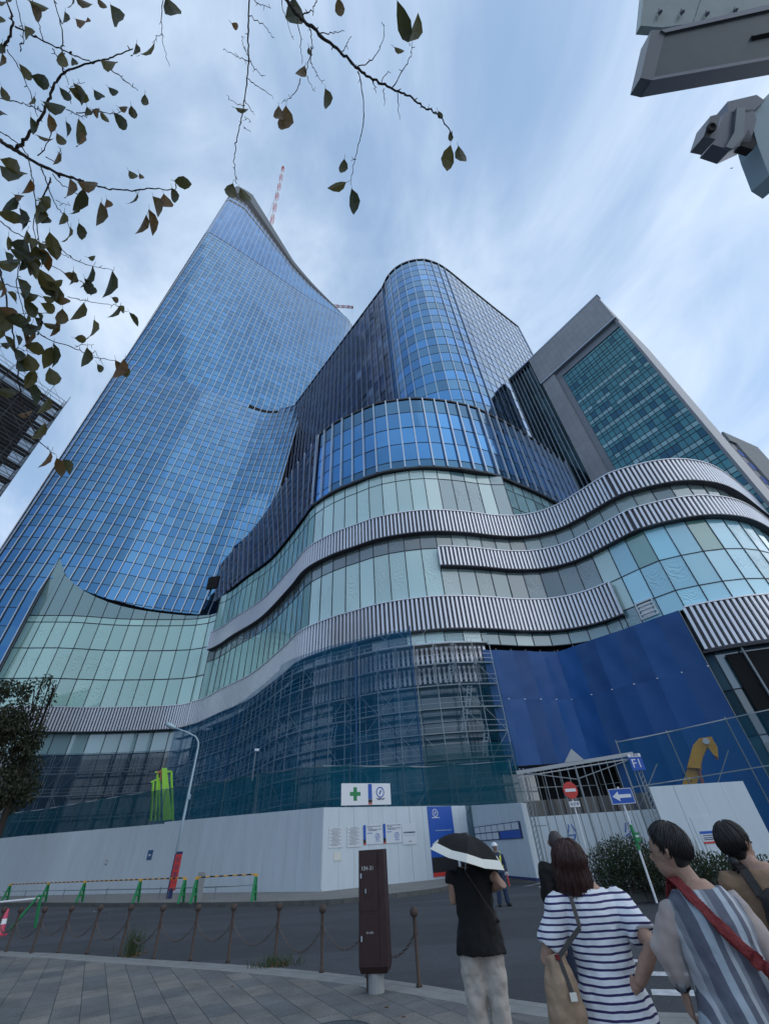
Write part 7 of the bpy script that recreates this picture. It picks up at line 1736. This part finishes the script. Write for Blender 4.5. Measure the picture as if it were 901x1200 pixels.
# leaves: (x, y, direction in the picture in degrees, length px, brown?)
LV = [(8, 4, 10, 26, 0), (43, 15, 60, 22, 1), (78, 25, 85, 20, 0), (103, 33, 35, 30, 1), (141, 26, 62, 40, 0), (173, 57, -40, 22, 0), (203, 13, 62, 32, 0), (3, 28, 60, 22, 0), (3, 76, 95, 24, 1), (50, 95, 25, 26, 0), (133, 80, 30, 30, 0), (6, 112, 70, 20, 0), (5, 137, 45, 26, 0), (68, 128, 25, 34, 0), (78, 112, 50, 22, 0), (95, 112, 62, 30, 0), (119, 116, 50, 24, 0), (135, 109, 40, 18, 0), (148, 130, 25, 17, 0), (105, 135, 75, 18, 0), (122, 137, 60, 14, 0), (80, 153, 80, 20, 0), (97, 168, 85, 24, 0), (72, 165, 60, 18, 0), (18, 198, 35, 36, 0), (20, 206, 28, 40, 0), (108, 220, 20, 32, 0), (118, 252, 95, 28, 1), (91, 250, 105, 20, 0), (129, 243, 70, 18, 0), (95, 272, 80, 20, 0), (158, 236, 115, 20, 0), (157, 207, 50, 16, 0), (167, 209, 60, 12, 0), (187, 245, 65, 30, 1), (197, 241, 70, 26, 1), (168, 265, 110, 26, 1), (178, 260, 80, 28, 0), (215, 213, 5, 20, 0), (27, 234, 30, 20, 0), (51, 245, 65, 18, 0), (55, 260, 60, 24, 0), (13, 252, 10, 30, 0), (33, 262, 40, 22, 0), (27, 290, 20, 28, 0), (45, 298, 60, 28, 0), (60, 288, 85, 30, 0),
      (110, 303, 10, 12, 0), (129, 334, 105, 32, 0), (107, 340, 40, 22, 0), (137, 352, 30, 12, 0), (146, 364, 35, 16, 0), (95, 368, 110, 26, 0), (113, 391, 85, 30, 0), (96, 397, 5, 15, 0), (119, 433, 55, 14, 0), (138, 430, 75, 16, 1), (149, 437, 40, 18, 0), (29, 300, 25, 34, 0), (15, 310, 5, 36, 0), (45, 320, 45, 36, 0), (55, 330, 60, 30, 0), (40, 350, 20, 30, 0), (66, 345, 70, 30, 0), (75, 375, 85, 24, 1), (60, 362, 30, 24, 0), (10, 365, 20, 24, 1), (22, 375, 10, 30, 0), (40, 388, 30, 32, 0), (50, 385, 60, 28, 0), (30, 398, 80, 22, 1), (43, 408, 10, 24, 0), (55, 418, 120, 26, 0), (33, 432, 60, 30, 0), (37, 445, 110, 24, 0), (65, 445, 65, 28, 0), (8, 460, 15, 24, 0), (31, 485, -10, 18, 0), (50, 508, 110, 24, 0), (57, 540, 110, 22, 1), (70, 548, 75, 22, 0), (83, 548, 50, 24, 0), (72, 333, 10, 20, 0), (78, 355, 45, 20, 0), (38, 310, 80, 30, 0), (5, 345, 90, 20, 1), (20, 350, 40, 24, 0), (62, 382, 15, 22, 0), (12, 402, 60, 20, 0), (85, 5, 100, 16, 1), (100, 4, 30, 24, 1), (45, 5, 20, 22, 0), (120, 5, 50, 16, 1),
      (271, 227, 100, 22, 0), (288, 232, 60, 24, 0), (277, 32, 40, 13, 0), (284, 129, 15, 16, 0), (346, 20, 85, 42, 0), (353, 90, 110, 24, 1), (363, 62, 80, 12, 0), (334, 142, 95, 32, 1), (328, 140, 85, 28, 0), (384, 118, 80, 26, 0), (398, 8, 80, 20, 0), (468, 60, 35, 14, 0), (473, 34, -110, 34, 0), (487, 34, -70, 34, 0), (402, 196, 100, 18, 0), (395, 218, 160, 22, 0), (415, 236, 80, 28, 0), (516, 135, 60, 10, 0), (528, 161, 80, 12, 0), (525, 185, 100, 28, 0), (540, 184, 75, 24, 0)]
rl_ = random.Random(23)
for px, F0, F1_, r0, r1 in B:
    if px[0][0] > 165 or r0 > .012: continue
    for k in range(1, len(px)):
        if rl_.random() < .42:
            x, y = px[k]; LV.append((x+rl_.uniform(-9, 9), y+rl_.uniform(2, 16), rl_.choice([rl_.uniform(20, 120), rl_.uniform(50, 110)]), rl_.uniform(15, 29), int(rl_.random() < .2)))
for cx_, cy_, n_, sp_ in ((42, 330, 12, 26), (30, 395, 7, 26), (28, 250, 4, 24), (70, 130, 3, 24), (45, 470, 2, 14)):
    for k in range(n_): LV.append((cx_+rl_.gauss(0, sp_), cy_+rl_.gauss(0, sp_*.8), rl_.uniform(0, 120), rl_.uniform(18, 32), int(rl_.random() < .15)))
lm = MB()
for x, y, a_, L_, br_ in LV:
    d = (CR*math.cos(R(a_))-CU*math.sin(R(a_))).normalized(); Fz = 2.15; ln_ = L_*Fz/FOCAL*1.05
    c = at_f(x, y, Fz)-d*ln_*.5; n_ = (CF+rv()*.55).normalized(); leaf(lm, c, ln_, ln_*random.uniform(.42, .62), (d+CF*random.uniform(-.3, .3)), n_, br_ if random.random() < .9 else 1-br_, .5)
    # stalk
    lm.tube([c, c-d*.02+CU*.005], [.001, .0008], 4, mi=0)
lm.build('foliage', ['leaf', 'leaf_brown'], tb)
